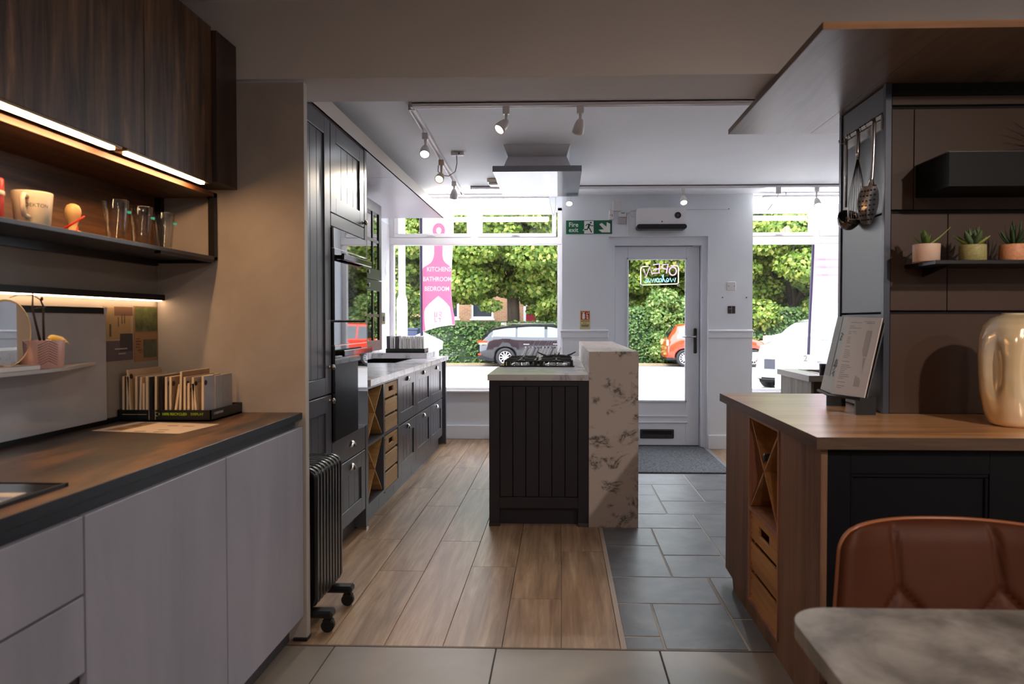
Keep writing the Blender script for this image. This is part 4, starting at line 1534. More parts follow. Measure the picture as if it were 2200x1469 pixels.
for (xa, xb) in ((-0.40, -0.185), (-0.145, 0.085)):
    b = B()
    zt = HZ + 0.046
    xm = (xa + xb) / 2
    for (ya, yb) in ((4.935, 5.19), (5.345, 5.60)):
        ym = (ya + yb) / 2
        for x in (xa, xb):
            b.box(x - 0.005, x + 0.005, ya, yb, zt - 0.012, zt)
            for y in (ya, yb):
                b.box(x - 0.006, x + 0.006, y - 0.006, y + 0.006, HZ + 0.008, zt)
        for y in (ya, yb):
            b.box(xa, xb, y - 0.005, y + 0.005, zt - 0.012, zt)
        b.box(xm - 0.005, xm + 0.005, ya, ym - 0.03, zt - 0.008, zt + 0.003)
        b.box(xm - 0.005, xm + 0.005, ym + 0.03, yb, zt - 0.008, zt + 0.003)
        b.box(xa, xm - 0.03, ym - 0.005, ym + 0.005, zt - 0.008, zt + 0.003)
        b.box(xm + 0.03, xb, ym - 0.005, ym + 0.005, zt - 0.008, zt + 0.003)
    b.build('pan_support', cast_iron, t)
b = B()
wc = Vector((-0.03, 5.47, HZ + 0.052))
b.tube([wc + Vector((0.085 * math.cos(a * math.pi / 12), 0.085 * math.sin(a * math.pi / 12), 0)) for a in range(24)], 0.006, 6, True)
for a in (0, 1, 2, 3):
    an = R(8 + 90 * a)
    dv = Vector((math.cos(an), math.sin(an), 0))
    b.tube([wc + dv * 0.08, wc + dv * 0.12 + Vector((0, 0, 0.012)), wc + dv * 0.155 + Vector((0, 0, 0.03))], [0.006, 0.006, 0.004], 6)
b.build('wok_ring', cast_iron, t)
for i in range(5):
    x = -0.29 + i * 0.062
    B().cyl((x, 5.27, HZ + 0.008), (x, 5.27, HZ + 0.026), 0.015, 0.013, 14).build('knob', plastic_black, t)

# rack of slanted sample chips behind the hob
t = thing('sample_rack', (-0.19, 6.0, 0.943), 'small white rack of slanted sample chips behind the gas hob', 'sample rack')
B().box(-0.375, -0.005, 5.94, 6.05, 0.943, 0.956, 0.002).build('base', plastic_white, t)
chip = B().box(-0.006, 0.006, -0.05, 0.05, 0, 0.096).mesh('chip', sign_white)
chipd = B().box(-0.006, 0.006, -0.05, 0.05, 0, 0.096).mesh('chip', mat('grey_chip', (150, 146, 146), 0.4))
for i in range(11):
    put('chip', chipd if i in (1, 3, 4, 8) else chip, t, Vector((-0.345 + i * 0.031, 5.995, 0.956)) - WL[t], (0, R(24), 0))

# ================================================================ CEILING FITTINGS
t = thing('cooker_hood', (-0.165, 5.39, 2.34), 'white ceiling cooker hood with a broad glossy plate over the island', 'cooker hood')
k = mat('gloss_white_glass', (128, 132, 142), 0.05, ior=1.9)
B().box(-0.487, 0.152, 4.90, 5.885, 2.34, 2.382, 0.002).build('glass_plate', k, t)
B().box(-0.26 + 0.14, -0.225 + 0.14, 5.0, 5.78, 2.337, 2.341, 0.001).build('light_bar', emitter('hood_light', (1, 1, 1), 2.2), t)
b = B()
hx = -0.168


def frustum(b, w0, w1, y0, y1, y0b, y1b, z0, z1):
    P = [(hx - w0, y0, z0), (hx + w0, y0, z0), (hx + w0, y1, z0), (hx - w0, y1, z0), (hx - w1, y0b, z1), (hx + w1, y0b, z1), (hx + w1, y1b, z1), (hx - w1, y1b, z1)]
    b._add(P, [(0, 3, 2, 1), (4, 5, 6, 7), (0, 1, 5, 4), (1, 2, 6, 5), (2, 3, 7, 6), (3, 0, 4, 7)])


hm = mat('satin_white_metal', (226, 228, 236), 0.35)
frustum(b, 0.245, 0.212, 4.95, 5.80, 4.965, 5.77, 2.382, 2.463)
b.build('body', hm, t)
b = B()
frustum(b, 0.212, 0.238, 4.97, 5.76, 4.86, 5.80, 2.464, 2.5245)
b.build('collar', hm, t)

# tracks
trk = mat('track_white', (240, 236, 238), 0.3)


def track(p0, p1, label):
    p0, p1 = Vector(p0), Vector(p1)
    t = thing('lighting_track', (p0 + p1) / 2, label, 'lighting track', 'ceiling lighting tracks')
    dv = (p1 - p0).normalized()
    sd = dv.cross(Vector((0, 0, 1)))
    Mx = Matrix((dv, sd, Vector((0, 0, 1)))).transposed()
    b = B()
    L = (p1 - p0).length
    b.obox((p0 + p1) / 2 + Vector((0, 0, 0.0105)), (L, 0.034, 0.008), Mx)
    b.obox((p0 + p1) / 2 + sd * 0.0135, (L, 0.007, 0.026), Mx)
    b.obox((p0 + p1) / 2 - sd * 0.0135, (L, 0.007, 0.026), Mx)
    b.build('rail', trk, t)
    b = B()
    for p in (p0, p1):
        b.obox(p, (0.012, 0.038, 0.03), Mx)
    b.build('end_cap', plastic_grey, t)


T1Y = 3.93
track((-0.855, T1Y, 2.51), (2.4, T1Y, 2.51), 'white lighting track across the ceiling behind the beam')
track((-0.865, 3.97, 2.51), (-0.955, 6.63, 2.51), 'white lighting track running from the beam towards the window')
track((-0.83, 6.36, 2.51), (3.2, 6.36, 2.51), 'white lighting track across the ceiling before the windows')
spot_m = mat('spot_grey_white', (232, 228, 226), 0.3)


def spot(x, y, dirv, lit, label, drop=0.07, color=(1, 1, 1), energy=0, hl=0.085, rr=0.034, m=None, cord=False):
    t = thing('track_spotlight', (x, y, 2.497), label, 'spotlight', 'ceiling track spotlights')
    m = m or spot_m
    b = B()
    b.box(x - 0.02, x + 0.02, y - 0.016, y + 0.016, 2.455, 2.497, 0.003)
    b.build('adapter', m, t)
    b = B()
    b.cyl((x, y, 2.456), (x, y, 2.43 - drop), 0.009, 0.007, 10)
    b.sphere((x, y, 2.43 - drop), 0.010, nu=10, nv=6)
    b.build('stem', m, t)
    dv = Vector(dirv).normalized()
    q = dv.to_track_quat('Z', 'Y').to_matrix()
    c = Vector((x, y, 2.43 - drop)) - dv * 0.012
    hd = B().lathe([(0, 0), (rr * 0.4, 0.002), (rr * 0.68, 0.018), (rr * 0.9, hl * 0.5), (rr, hl * 0.85), (rr * 1.0, hl), (rr * 0.86, hl), (rr * 0.8, hl - 0.014)], 22, c, q).build('head', m, t)
    lens = B().lathe([(0, hl - 0.012), (rr * 0.82, hl - 0.012)], 22, c, q, False)
    lens.build('lamp_face', (lamp_cool if lit == 'cool' else lamp_warm) if lit else mat('dark_reflector', (90, 88, 90), 0.2, metal=0.8), hd)
    if energy:
        l = light('SPOT', 'spot_lamp', c + dv * (hl + 0.01), energy, color, look=dv, spot_size=R(70), spot_blend=0.6, shadow_soft_size=0.03)
    return t


spot(-0.311, T1Y, (-0.55, -0.45, -0.75), 'warm', 'lit spotlight on the near track turned towards the camera', 0.018, (1, 0.9, 0.75), 18)
spot(0.113, T1Y, (-0.2, 0.62, -0.85), None, 'spotlight on the near track with only its back showing', 0.015, (1, 0.95, 0.88), 10)
spot(-0.882, 4.46, (0.05, -0.62, -0.78), 'cool', 'cool white lit spotlight nearest on the side track', 0.025, (0.85, 0.92, 1), 18)
spot(-0.907, 5.2, (-0.1, -0.75, -0.6), 'warm', 'warm lit spotlight with a looped cable on the side track', 0.047, (1, 0.86, 0.68), 18, m=mat('beige_spot', (214, 190, 164), 0.4))
spot(-0.934, 6.0, (-0.12, 0.45, -0.9), None, 'grey spotlight with a dark face farthest along the side track', 0.01, (1, 0.95, 0.88), 12)  # face stays dark, but an added lamp here lights the back of the room
spot(1.131, 6.36, (0.0, -0.55, -0.8), 'cool', 'bright cool spotlight above the white door heater', 0.015, (0.85, 0.92, 1), 18)
spot(2.348, 6.36, (0.0, -0.5, -0.85), 'cool', 'bright cool spotlight over the right window', 0.04, (0.85, 0.92, 1), 16)
t = thing('lamp_holder', (2.002, 6.36, 2.497), 'white track adapter trailing a bare wire over the right window', 'lamp holder')
B().box(1.982, 2.022, 6.344, 6.376, 2.44, 2.497, 0.003).build('adapter', plastic_white, t)
B().tube([(2.0, 6.36, 2.44), (1.985, 6.36, 2.40), (1.95, 6.36, 2.35), (1.905, 6.36, 2.29)], 0.003, 6).build('wire', plastic_grey, t)
# small lamp hanging on wires
t = thing('pendant_lamp', (0.081, 6.36, 2.497), 'small warm lamp hanging on two bare wires beside the fire exit sign', 'lamp')
b = B()
b.tube([(0.072, 6.36, 2.497), (0.070, 6.36, 2.43), (0.052, 6.36, 2.37)], 0.002, 5)
b.tube([(0.086, 6.36, 2.497), (0.088, 6.36, 2.43), (0.108, 6.36, 2.37)], 0.002, 5)
b.build('wire', plastic_white, t)
q = Vector((0, -0.6, -0.8)).to_track_quat('Z', 'Y').to_matrix()
hd = B().lathe([(0, -0.03), (0.015, -0.03), (0.03, -0.005), (0.031, 0.0), (0.027, 0.001)], 20, (0.081, 6.36, 2.36), q).build('reflector', spot_m, t)
B().lathe([(0, 0.0005), (0.027, 0.0005)], 20, (0.081, 6.36, 2.36), q, False).build('lamp_face', lamp_warm, hd)
light('SPOT', 'spot_lamp', (0.081, 6.34, 2.34), 9, (1, 0.86, 0.68), look=(0, -0.6, -0.8), spot_size=R(80), spot_blend=0.6, shadow_soft_size=0.03)

# junction point and its cable
t = thing('ceiling_connector', (-0.765, 5.07, 2.51), 'small white ceiling connector with a looped grey cable', 'connector')
B().box(-0.81, -0.715, 5.05, 5.09, 2.498, 2.5245, 0.004).build('body', plastic_white, t)
B().cyl((-0.75, 5.049, 2.511), (-0.75, 5.051, 2.511), 0.006, n=8).build('screw', plastic_black, t)
B().tube([(-0.77, 5.07, 2.498), (-0.775, 5.12, 2.45), (-0.80, 5.2, 2.41), (-0.85, 5.2, 2.375), (-0.90, 5.2, 2.38), (-0.932, 5.2, 2.41), (-0.93, 5.2, 2.455)], 0.004, 6).build('cable', plastic_grey, t)
t = thing('smoke_detector', (-0.55, 6.07, 2.5), 'beige ceiling detector box left of the cooker hood', 'detector')
B().box(-0.645, -0.46, 6.0, 6.14, 2.492, 2.5245, 0.006).build('body', mat('aged_cream_plastic', (214, 200, 172), 0.5), t)
B().box(-0.63, -0.475, 6.015, 6.125, 2.472, 2.492, 0.006).build('cover', plastic_white, t)
# fluorescent battens in the window bays
for (x0, x1, lab) in ((-1.29, -0.13, 'white fluorescent batten glowing above the left window'), (2.0, 3.4, 'white fluorescent batten glowing above the right window')):
    t = thing('fluorescent_light', ((x0 + x1) / 2, 6.76, 2.42), lab, 'light', 'fluorescent battens over the windows')
    B().box(x0 - 0.02, x1 + 0.02, 6.73, 6.79, 2.476, 2.5, 0.003).build('batten', plastic_white, t)
    B().box(x0, x1, 6.737, 6.783, 2.42, 2.475, 0.012).build('tube', tube_white, t)
    b = B()
    b.cyl((x0 + 0.2, 6.76, 2.5), (x0 + 0.2, 6.76, 2.5245), 0.006, n=8)
    b.cyl((x1 - 0.2, 6.76, 2.5), (x1 - 0.2, 6.76, 2.5245), 0.006, n=8)
    b.build('hanger', plastic_white, t)
t = thing('pull_cord', (-0.05, 7.1, 2.3), 'thin grey cable drooping at the corner of the left window', 'cable')
B().tube([(-0.125, 6.765, 2.488), (-0.105, 6.82, 2.46), (-0.09, 6.9, 2.40), (-0.07, 7.0, 2.345), (-0.062, 7.05, 2.38), (-0.05, 7.1, 2.45), (-0.045, 7.1, 2.659)], 0.003, 6).build('cable', plastic_grey, t)

# ================================================================ BACK WALL FITTINGS
# fire exit sign
t = thing('fire_exit_sign', (0.285, WY - 0.003, 2.2), 'green Fire exit sign with running figure and arrow above the door', 'sign')
B().box(0.056, 0.512, WY - 0.0035, WY, 2.138, 2.272).build('plate', green_sign, t)
yy = WY - 0.0042
text('lettering', 'Fire', 0.062, sign_white, t, (0.082, yy, 2.228), FACE_CAM, 0.0003, 'LEFT', bold=0.0008)
text('lettering', 'exit', 0.062, sign_white, t, (0.082, yy, 2.176), FACE_CAM, 0.0003, 'LEFT', bold=0.0008)
B().prism([(0.236, 2.141), (0.329, 2.141), (0.329, 2.267), (0.236, 2.267)], 'y', WY - 0.0042, WY - 0.0036).build('pictogram_field', sign_white, t)
b = B()
dkg = mat('dark_green_print', (6, 60, 40), 0.4)
b.prism([(0.302 + 0.0085 * math.cos(a * math.pi / 8), 2.249 + 0.0085 * math.sin(a * math.pi / 8)) for a in range(16)], 'y', WY - 0.0048, WY - 0.0042)


def limb(b, pts, w):
    for (p, q_) in zip(pts, pts[1:]):
        dx, dz = q_[0] - p[0], q_[1] - p[1]
        L = math.hypot(dx, dz)
        nx, nz = -dz / L * w / 2, dx / L * w / 2
        b.prism([(p[0] + nx, p[1] + nz), (p[0] - nx, p[1] - nz), (q_[0] - nx, q_[1] - nz), (q_[0] + nx, q_[1] + nz)], 'y', WY - 0.0048, WY - 0.0042)


limb(b, [(0.288, 2.237), (0.278, 2.202)], 0.018)
limb(b, [(0.284, 2.237), (0.262, 2.232), (0.252, 2.216)], 0.008)
limb(b, [(0.291, 2.235), (0.302, 2.218), (0.327, 2.219)], 0.008)
limb(b, [(0.276, 2.205), (0.268, 2.182), (0.236, 2.181)], 0.011)
limb(b, [(0.279, 2.205), (0.293, 2.187), (0.309, 2.152)], 0.011)
b.build('running_figure', dkg, t)
b = B()
limb(b, [(0.236, 2.185), (0.224, 2.172), (0.232, 2.172)], 0.007)
b.prism([(0.385, 2.232), (0.41, 2.246), (0.457, 2.209), (0.46, 2.254), (0.494, 2.237), (0.494, 2.152), (0.412, 2.152), (0.378, 2.178), (0.43, 2.183)], 'y', WY - 0.0045, WY - 0.0036)
b.build('arrow', sign_white, t)

# warm-air heater over the door
t = thing('door_heater', (0.985, WY - 0.05, 2.17), 'white warm-air heater with a black outlet slot above the door', 'heater')
bm_ = B()
rr = 0.022
hx0, hx1, hz0, hz1 = 0.748, 1.226, 2.205, 2.376


def rrect(x0, x1, z0, z1, r, n=5):
    out = []
    for (cx, cz, a0) in ((x1 - r, z0 + r, -90), (x1 - r, z1 - r, 0), (x0 + r, z1 - r, 90), (x0 + r, z0 + r, 180)):
        for i in range(n + 1):
            a = R(a0 + 90 * i / n)
            out.append((cx + r * math.cos(a), cz + r * math.sin(a)))
    return out


bm_.prism(rrect(hx0, hx1, hz0, hz1, rr), 'y', WY - 0.115, WY)
hb_ = bm_.build('housing', pale_box, t)
B().prism(rrect(hx0 - 0.003, hx1 + 0.003, 2.168, 2.216, 0.0235), 'y', WY - 0.125, WY).build('outlet', plastic_black, t)
B().cyl((1.143, WY - 0.115, 2.302), (1.143, WY - 0.123, 2.302), 0.032, 0.03, 24).build('dial', plastic_black, t)
B().cyl((1.143, WY - 0.123, 2.302), (1.143, WY - 0.127, 2.302), 0.012, n=16).build('dial_centre', pewter, t)
B().cyl((0.99, WY - 0.115, 2.241), (0.99, WY - 0.118, 2.241), 0.007, n=12).build('lamp', pewter, t)

t = thing('junction_box', (0.56, WY - 0.02, 2.3), 'cluster of white junction boxes between the exit sign and the heater', 'junction box')
B().box(0.517, 0.602, WY - 0.022, WY, 2.36, 2.458, 0.004).build('box', plastic_white, t)
B().box(0.48, 0.527, WY - 0.034, WY, 2.275, 2.37, 0.004).build('box', plastic_white, t)
B().box(0.575, 0.652, WY - 0.028, WY, 2.30, 2.35, 0.004).build('box', plastic_white, t)
B().box(0.565, 0.65, WY - 0.018, WY, 2.235, 2.298, 0.004).build('box', plastic_grey, t)
b = B()
b.box(0.488, 0.497, WY - 0.0345, WY - 0.033, 2.315, 2.322)
b.box(0.508, 0.514, WY - 0.0345, WY - 0.033, 2.305, 2.326)
b.box(0.6, 0.635, WY - 0.0285, WY - 0.027, 2.335, 2.342)
b.build('markings', pewter, t)
t = thing('power_cable', (1.2, WY - 0.008, 2.36), 'white cables running along the wall to the door heater', 'cable')
b = B()
b.tube([(0.655, WY - 0.01, 2.335), (0.69, WY - 0.012, 2.352), (0.70, WY - 0.01, 2.362), (0.75, WY - 0.01, 2.367)], 0.004, 6)
b.tube([(0.655, WY - 0.012, 2.326), (0.68, WY - 0.02, 2.345), (0.695, WY - 0.016, 2.33), (0.71, WY - 0.012, 2.30), (0.748, WY - 0.01, 2.305)], 0.004, 6)
b.box(1.228, 1.658, WY - 0.008, WY, 2.374, 2.38)
b.build('cable', plastic_white, t)
B().cyl((1.66, WY - 0.01, 2.378), (1.66, WY, 2.378), 0.005, n=8).build('fixing', pewter, t)
B().box(0.658, 0.676, WY - 0.012, WY, 2.115, 2.33).build('trunking', plastic_white, t)

# fire extinguisher sign
t = thing('extinguisher_sign', (0.246, WY - 0.003, 1.18), 'red and cream fire extinguisher notice on the wall left of the door', 'sign')
B().box(0.196, 0.297, WY - 0.003, WY, 1.178, 1.376).build('plate', mat('cream_photoluminescent', (206, 194, 140), 0.5), t)
B().box(0.205, 0.29, WY - 0.0036, WY - 0.003, 1.286, 1.368).build('red_field', mat('sign_red', (168, 30, 22), 0.4), t)
b = B()
b.prism(rrect(0.218, 0.244, 1.292, 1.345, 0.006, 3), 'y', WY - 0.0042, WY - 0.0036)
b.box(0.225, 0.237, WY - 0.0042, WY - 0.0036, 1.345, 1.354)
b.box(0.214, 0.245, WY - 0.0042, WY - 0.0036, 1.354, 1.36)
for (p, q_) in (((0.256, 1.356), (0.272, 1.340)), ((0.272, 1.362), (0.285, 1.346)), ((0.252, 1.340), (0.278, 1.322)), ((0.250, 1.322), (0.283, 1.318)), ((0.250, 1.306), (0.284, 1.304)), ((0.258, 1.298), (0.284, 1.294))):
    dx, dz = q_[0] - p[0], q_[1] - p[1]
    L = math.hypot(dx, dz)
    b.prism([(p[0], p[1]), (p[0] + dx * .6 - dz / L * 0.005, p[1] + dz * .6 + dx / L * 0.005), q_, (p[0] + dx * .5 + dz / L * 0.004, p[1] + dz * .5 - dx / L * 0.004)], 'y', WY - 0.0042, WY - 0.0036)
b.build('pictogram', sign_white, t)
B().box(0.205, 0.29, WY - 0.0036, WY - 0.003, 1.266, 1.279).build('ochre_strip', mat('ochre_print', (164, 128, 62), 0.5), t)
b = B()
for z, a, c in ((1.252, 0.226, 0.242), (1.252, 0.248, 0.262), (1.235, 0.208, 0.287), (1.226, 0.208, 0.284), (1.217, 0.211, 0.28)):
    b.box(a, c, WY - 0.0036, WY - 0.003, z - 0.003, z + 0.003)
b.build('small_print', mat('dark_grey_print', (96, 92, 74), 0.5), t)
# switch plate and open back box
t = thing('switch_plate', (1.69, WY - 0.006, 1.57), 'white blank switch plate on the wall right of the door', 'switch')
B().box(1.646, 1.734, WY - 0.008, WY, 1.575, 1.66, 0.003).build('plate', plastic_white, t)
for x in (1.662, 1.718):
    B().cyl((x, WY - 0.0095, 1.618), (x, WY - 0.008, 1.618), 0.004, n=8).build('screw', pewter, t)
t = thing('wall_socket', (1.693, WY - 0.006, 1.345), 'dark square double-switch plate on the wall right of the door', 'switch')
B().box(1.657, 1.73, WY - 0.008, WY, 1.347, 1.421, 0.002).build('plate', mat('dark_bronze_plate', (62, 54, 52), 0.4), t)
b = B()
b.box(1.692, 1.6945, WY - 0.0095, WY - 0.008, 1.35, 1.418)
b.box(1.668, 1.692, WY - 0.0095, WY - 0.008, 1.392, 1.395)
b.build('rockers', plastic_grey, t)
for (x, z, n_) in ((1.605, 1.505, 'wall_screw'), (1.84, 1.505, 'wall_screw')):
    o = B().cyl((x, WY - 0.005, z), (x, WY, z), 0.006, n=8).build(n_, pewter)
    tag(o, 'tiny dark screw left of the switch plates on the white wall' if x < 1.7 else 'tiny dark screw right of the switch plates on the white wall', 'screw', 'screws in the white wall')

# neon sign in the door, seen from behind
t = thing('neon_sign', (0.98, DY + 0.01, 1.72), 'neon OPEN welcome sign seen reversed in the door glass', 'neon sign')
NYv = DY + 0.008
yel = emitter('neon_cream', (1.0, 0.93, 0.68), 1.0)
pnk = emitter('neon_pink', (1.0, 0.56, 0.92), 0.9)
blu = emitter('neon_blue', (0.42, 0.86, 1.0), 0.9)


def npx(u, v):      # sheet metres from the sign's own drawing grid
    return (0.655 + u / 2200 * 0.688, NYv, 1.975 - v / 1375 * 0.43)


b = B()
b.tube([npx(760, 470), npx(540, 490), npx(505, 560), npx(510, 1050), npx(560, 1080), npx(1660, 1045), npx(1720, 1010), npx(1720, 520), npx(1690, 460), npx(1480, 460)], 0.0055, 6)
b.build('border_tube', yel, t)
b = B()
for (u, v) in ((530, 450), (525, 1090), (1720, 415), (1725, 1085)):
    p = npx(u, v)
    b.cyl((p[0], p[1] - 0.004, p[2]), (p[0], p[1] + 0.004, p[2]), 0.014, n=12)
b.build('clips', plastic_white, t)


def ntube(pl, r, m, closed=False, nm='letter_tube'):
    return B().tube([npx(*p) for p in pl], r, 6, closed).build(nm, m, t)


ntube([(1540 + 115 * math.cos(a * math.pi / 10), 635 + 130 * math.sin(a * math.pi / 10)) for a in range(20)], 0.0065, pnk, True)
ntube([(1335, 705), (1385, 410), (1230, 425), (1190, 480), (1215, 545), (1350, 575)], 0.0065, pnk)
ntube([(905, 425), (1110, 405), (1095, 690), (900, 700)], 0.0065, pnk)
ntube([(1100, 555), (930, 580)], 0.0065, pnk)
ntube([(880, 745), (800, 490), (680, 810), (600, 560)], 0.0065, pnk)
ntube([(1630, 850), (1600, 985), (1550, 880), (1500, 985), (1450, 850)], 0.005, blu)
ntube([(1420, 960), (1320, 930), (1360, 860), (1420, 900), (1370, 985), (1290, 980)], 0.005, blu)
ntube([(1290, 980), (1190, 760), (1240, 740), (1230, 860), (1200, 990)], 0.005, blu)
ntube([(1110, 890), (1170, 870), (1180, 960), (1110, 975), (1060, 980)], 0.005, blu)
ntube([(1050 + 45 * math.cos(a * math.pi / 8), 925 + 55 * math.sin(a * math.pi / 8)) for a in range(16)], 0.005, blu, True)
ntube([(980, 870), (960, 1000), (920, 870), (880, 1000), (840, 870), (800, 1000), (780, 960)], 0.005, blu)
ntube([(770, 960), (660, 930), (700, 870), (760, 910), (720, 990), (630, 985)], 0.005, blu)
b = B()
b.tube([npx(1040, 300), npx(1040, 400)], 0.0015, 4)
b.tube([npx(1330, 300), npx(1330, 400)], 0.0015, 4)
b.build('hanging_chain', plastic_grey, t)

# ================================================================ PENINSULA (right)
PXF = 0.82
t = thing('peninsula_unit', (1.6, 2.8, 0), 'oak-sided peninsula unit with a crossed bottle rack and crate, navy panelled front', 'cabinet')
oy0, oy1, oz0, oz1 = 2.572, 2.977, 0.062, 0.866
bA = B().prism([(oy1, 0.0), (3.235, 0.0), (3.255, 0.045), (3.39, 0.05), (3.39, 0.871), (oy1, 0.871)], 'x', PXF, PXF + 0.02)
bA.build('side_panel', oak, t)
B().box(PXF, PXF + 0.02, 2.3005, oy0, 0, 0.871).build('side_panel', oak, t)
B().box(PXF, PXF + 0.02, 2.165, 2.2995, 0, 0.871).build('side_panel', oak, t)
B().box(PXF, PXF + 0.02, oy0, oy1, 0, oz0).build('bottom_rail', oak, t)
B().box(PXF, PXF + 0.02, oy0, oy1, oz1, 0.871).build('top_rail', oak, t)
b = B()
pinkwood = wood('pink_oak_lining', (128, 84, 64), (160, 110, 86), (180, 130, 104), axis='z', scale=2.5, rough=0.5)
for (a, c, z0, z1) in ((oy0, oy0 + 0.012, oz0, oz1), (oy1 - 0.012, oy1, oz0, oz1), (oy0 + 0.012, oy1 - 0.012, oz0, oz0 + 0.012), (oy0 + 0.012, oy1 - 0.012, oz1 - 0.012, oz1), (oy0 + 0.012, oy1 - 0.012, 0.456, 0.472)):
    b.box(PXF - 0.004, PXF + 0.34, a, c, z0, z1)
b.build('rack_lining', pinkwood, t)
B().box(PXF + 0.34, PXF + 0.35, oy0, oy1, oz0, oz1).build('rack_back', rack_wood, t)
c = Vector((PXF + 0.171, (oy0 + oy1) / 2, (0.472 + oz1 - 0.012) / 2))
dy, dz = oy1 - oy0 - 0.028, oz1 - 0.012 - 0.472 - 0.004
L, an = math.hypot(dy, dz), math.atan2(dz, dy)
for s_ in (1, -1):
    B().obox(c, (0.335, L - 0.012, 0.009), Matrix.Rotation(an * s_, 3, 'X')).build('cross_board', rack_wood, t)
b = B()
b.box(PXF + 0.355, 2.9, 2.20, 3.36, 0.08, 0.871)
b.box(PXF + 0.02, PXF + 0.355, 3.0, 3.36, 0.08, 0.871)
b.box(PXF + 0.02, PXF + 0.355, 2.20, 2.55, 0.08, 0.871)
b.build('carcass', navy, t)
# navy panelled front facing the table
b = B()
fy0, fy1 = 2.172, 2.192
b.box(PXF + 0.021, 0.915, fy0, fy1, 0.0, 0.871, 0.001)
b.box(1.345, 1.475, fy0, fy1, 0.0, 0.871, 0.001)
b.box(1.905, 2.0, fy0, fy1, 0.0, 0.871, 0.001)
for (a, c2) in ((0.915, 1.345), (1.475, 1.905)):
    b.box(a, c2, fy0, fy1, 0.79, 0.871, 0.001)
    b.box(a, c2, fy0, fy1, 0.0, 0.16, 0.001)
fr = b.build('front_frame', navy, t)
for (a, c2) in ((0.915, 1.345), (1.475, 1.905)):
    B().box(a + 0.001, c2 - 0.001, fy0 + 0.011, fy1 + 0.004, 0.161, 0.789).build('front_panel', navy, fr)
    b = B()
    b.box(a, c2, fy0 + 0.003, fy0 + 0.011, 0.777, 0.79, 0.003)
    b.box(a, c2, fy0 + 0.003, fy0 + 0.011, 0.16, 0.173, 0.003)
    b.box(a, a + 0.012, fy0 + 0.003, fy0 + 0.011, 0.173, 0.777, 0.003)
    b.box(c2 - 0.012, c2, fy0 + 0.003, fy0 + 0.011, 0.173, 0.777, 0.003)
    b.build('bead', navy, fr)
crate((PXF + 0.004, (oy0 + oy1) / 2, oz0 + 0.0125), 0.377, 0.376, 0.32, 'orange-toned slatted crate under the bottle rack of the peninsula', -1, m=wood('orange_birch_crate', (150, 100, 48), (184, 130, 70), (204, 150, 88), axis='y', scale=2.0, rough=0.5, bump=0.05))
t = thing('bottle', (1.0, 2.79, 0.70), 'dark ribbed bottle neck lying in the oak bottle rack', 'bottle')
ctr = (PXF + 0.002, 2.775, 0.7195)
qm = Matrix.Rotation(R(90), 3, 'Y')
pr = [(0, 0)]
for i in range(6):
    pr += [(0.0135, 0.0005 + i * 0.008), (0.0165, 0.003 + i * 0.008), (0.0165, 0.0055 + i * 0.008), (0.0135, 0.008 + i * 0.008)]
B().lathe(pr, 18, ctr, qm).build('ribbed_cap', mat('dark_cap', (40, 38, 38), 0.3, metal=0.5), t)
B().lathe([(0.0135, 0.049), (0.0135, 0.075), (0.032, 0.12), (0.036, 0.14), (0.036, 0.24), (0.03, 0.245), (0, 0.245)], 20, ctr, qm).build('body', mat('dark_bottle_glass', (18, 30, 20), 0.08), t)

t = thing('worktop', (2.0, 2.8, 0.872), 'warm oak worktop of the peninsula under the dark tower', 'worktop')
b = B()
b.box(0.7975, 3.2, 2.1375, 3.432, 0.8725, 0.910)
b.build('slab', oak_top, t)
B().box(0.796, 3.2, 2.136, 2.1374, 0.8725, 0.910).build('front_edge', wood('shaded_oak_edge', (62, 42, 28), (92, 64, 42), (116, 82, 54), axis='x', scale=2.0, rough=0.5), t)  # same oak as the slab, its shade put into a darker colour
B().box(0.796, 0.7974, 2.1374, 3.432, 0.8725, 0.910).build('side_edge', MATS['shaded_side_edge'] if 'shaded_side_edge' in MATS else wood('shaded_side_edge', (62, 44, 34), (88, 64, 48), (108, 80, 60), axis='y', scale=2.0, rough=0.5), t)  # side edge likewise coloured darker to stand for shade

# tower -------------------------------------------------------------
TX0, TY0, TY1 = 1.255, 2.69, 3.125
t = thing('tower', (1.9, 2.9, 0.9105), 'dark panelled tower with grey side standing on the oak peninsula', 'tower unit')
box('core', void, TX0 + 0.02, 2.8, TY0 + 0.02, TY1 - 0.02, 0.9105, 2.186, t)
post = mat('grey_blue_metal_post', (66, 70, 82), 0.35, metal=0.3)
b = B()
b.box(TX0 - 0.002, TX0 + 0.022, TY0 - 0.002, TY0 + 0.020, 0.9105, 2.187, 0.001)
b.build('post', post, t)
B().box(TX0 - 0.002, TX0 + 0.022, TY1 - 0.022, TY1 + 0.002, 0.9105, 2.187, 0.001).build('post', post, t)
zz = [0.912, 1.302, 1.69, 2.082, 2.186]
for z0, z1 in zip(zz, zz[1:]):
    B().box(TX0 + 0.004, TX0 + 0.02, TY0 + 0.022, TY1 - 0.024, z0 + 0.004, z1 - 0.004, 0.001).build('side_panel', slate_panel, t)
xr = 2.8
rows_ = [(0.912, 1.298, (TX0 + 0.024, xr)), (1.312, 1.686, (TX0 + 0.024, 1.497, xr)), (1.702, 2.088, (TX0 + 0.024, 1.365, xr)), (2.104, 2.138, (TX0 + 0.024, xr))]
for (z0, z1, xs_) in rows_:
    for a, c2 in zip(xs_, xs_[1:]):
        B().box(a + 0.001, c2 - 0.002, TY0 + 0.002, TY0 + 0.019, z0, z1, 0.001).build('front_panel', bronze, t)
B().box(TX0 + 0.024, xr, TY0 + 0.0, TY0 + 0.019, 2.140, 2.186).build('top_rail', black, t)
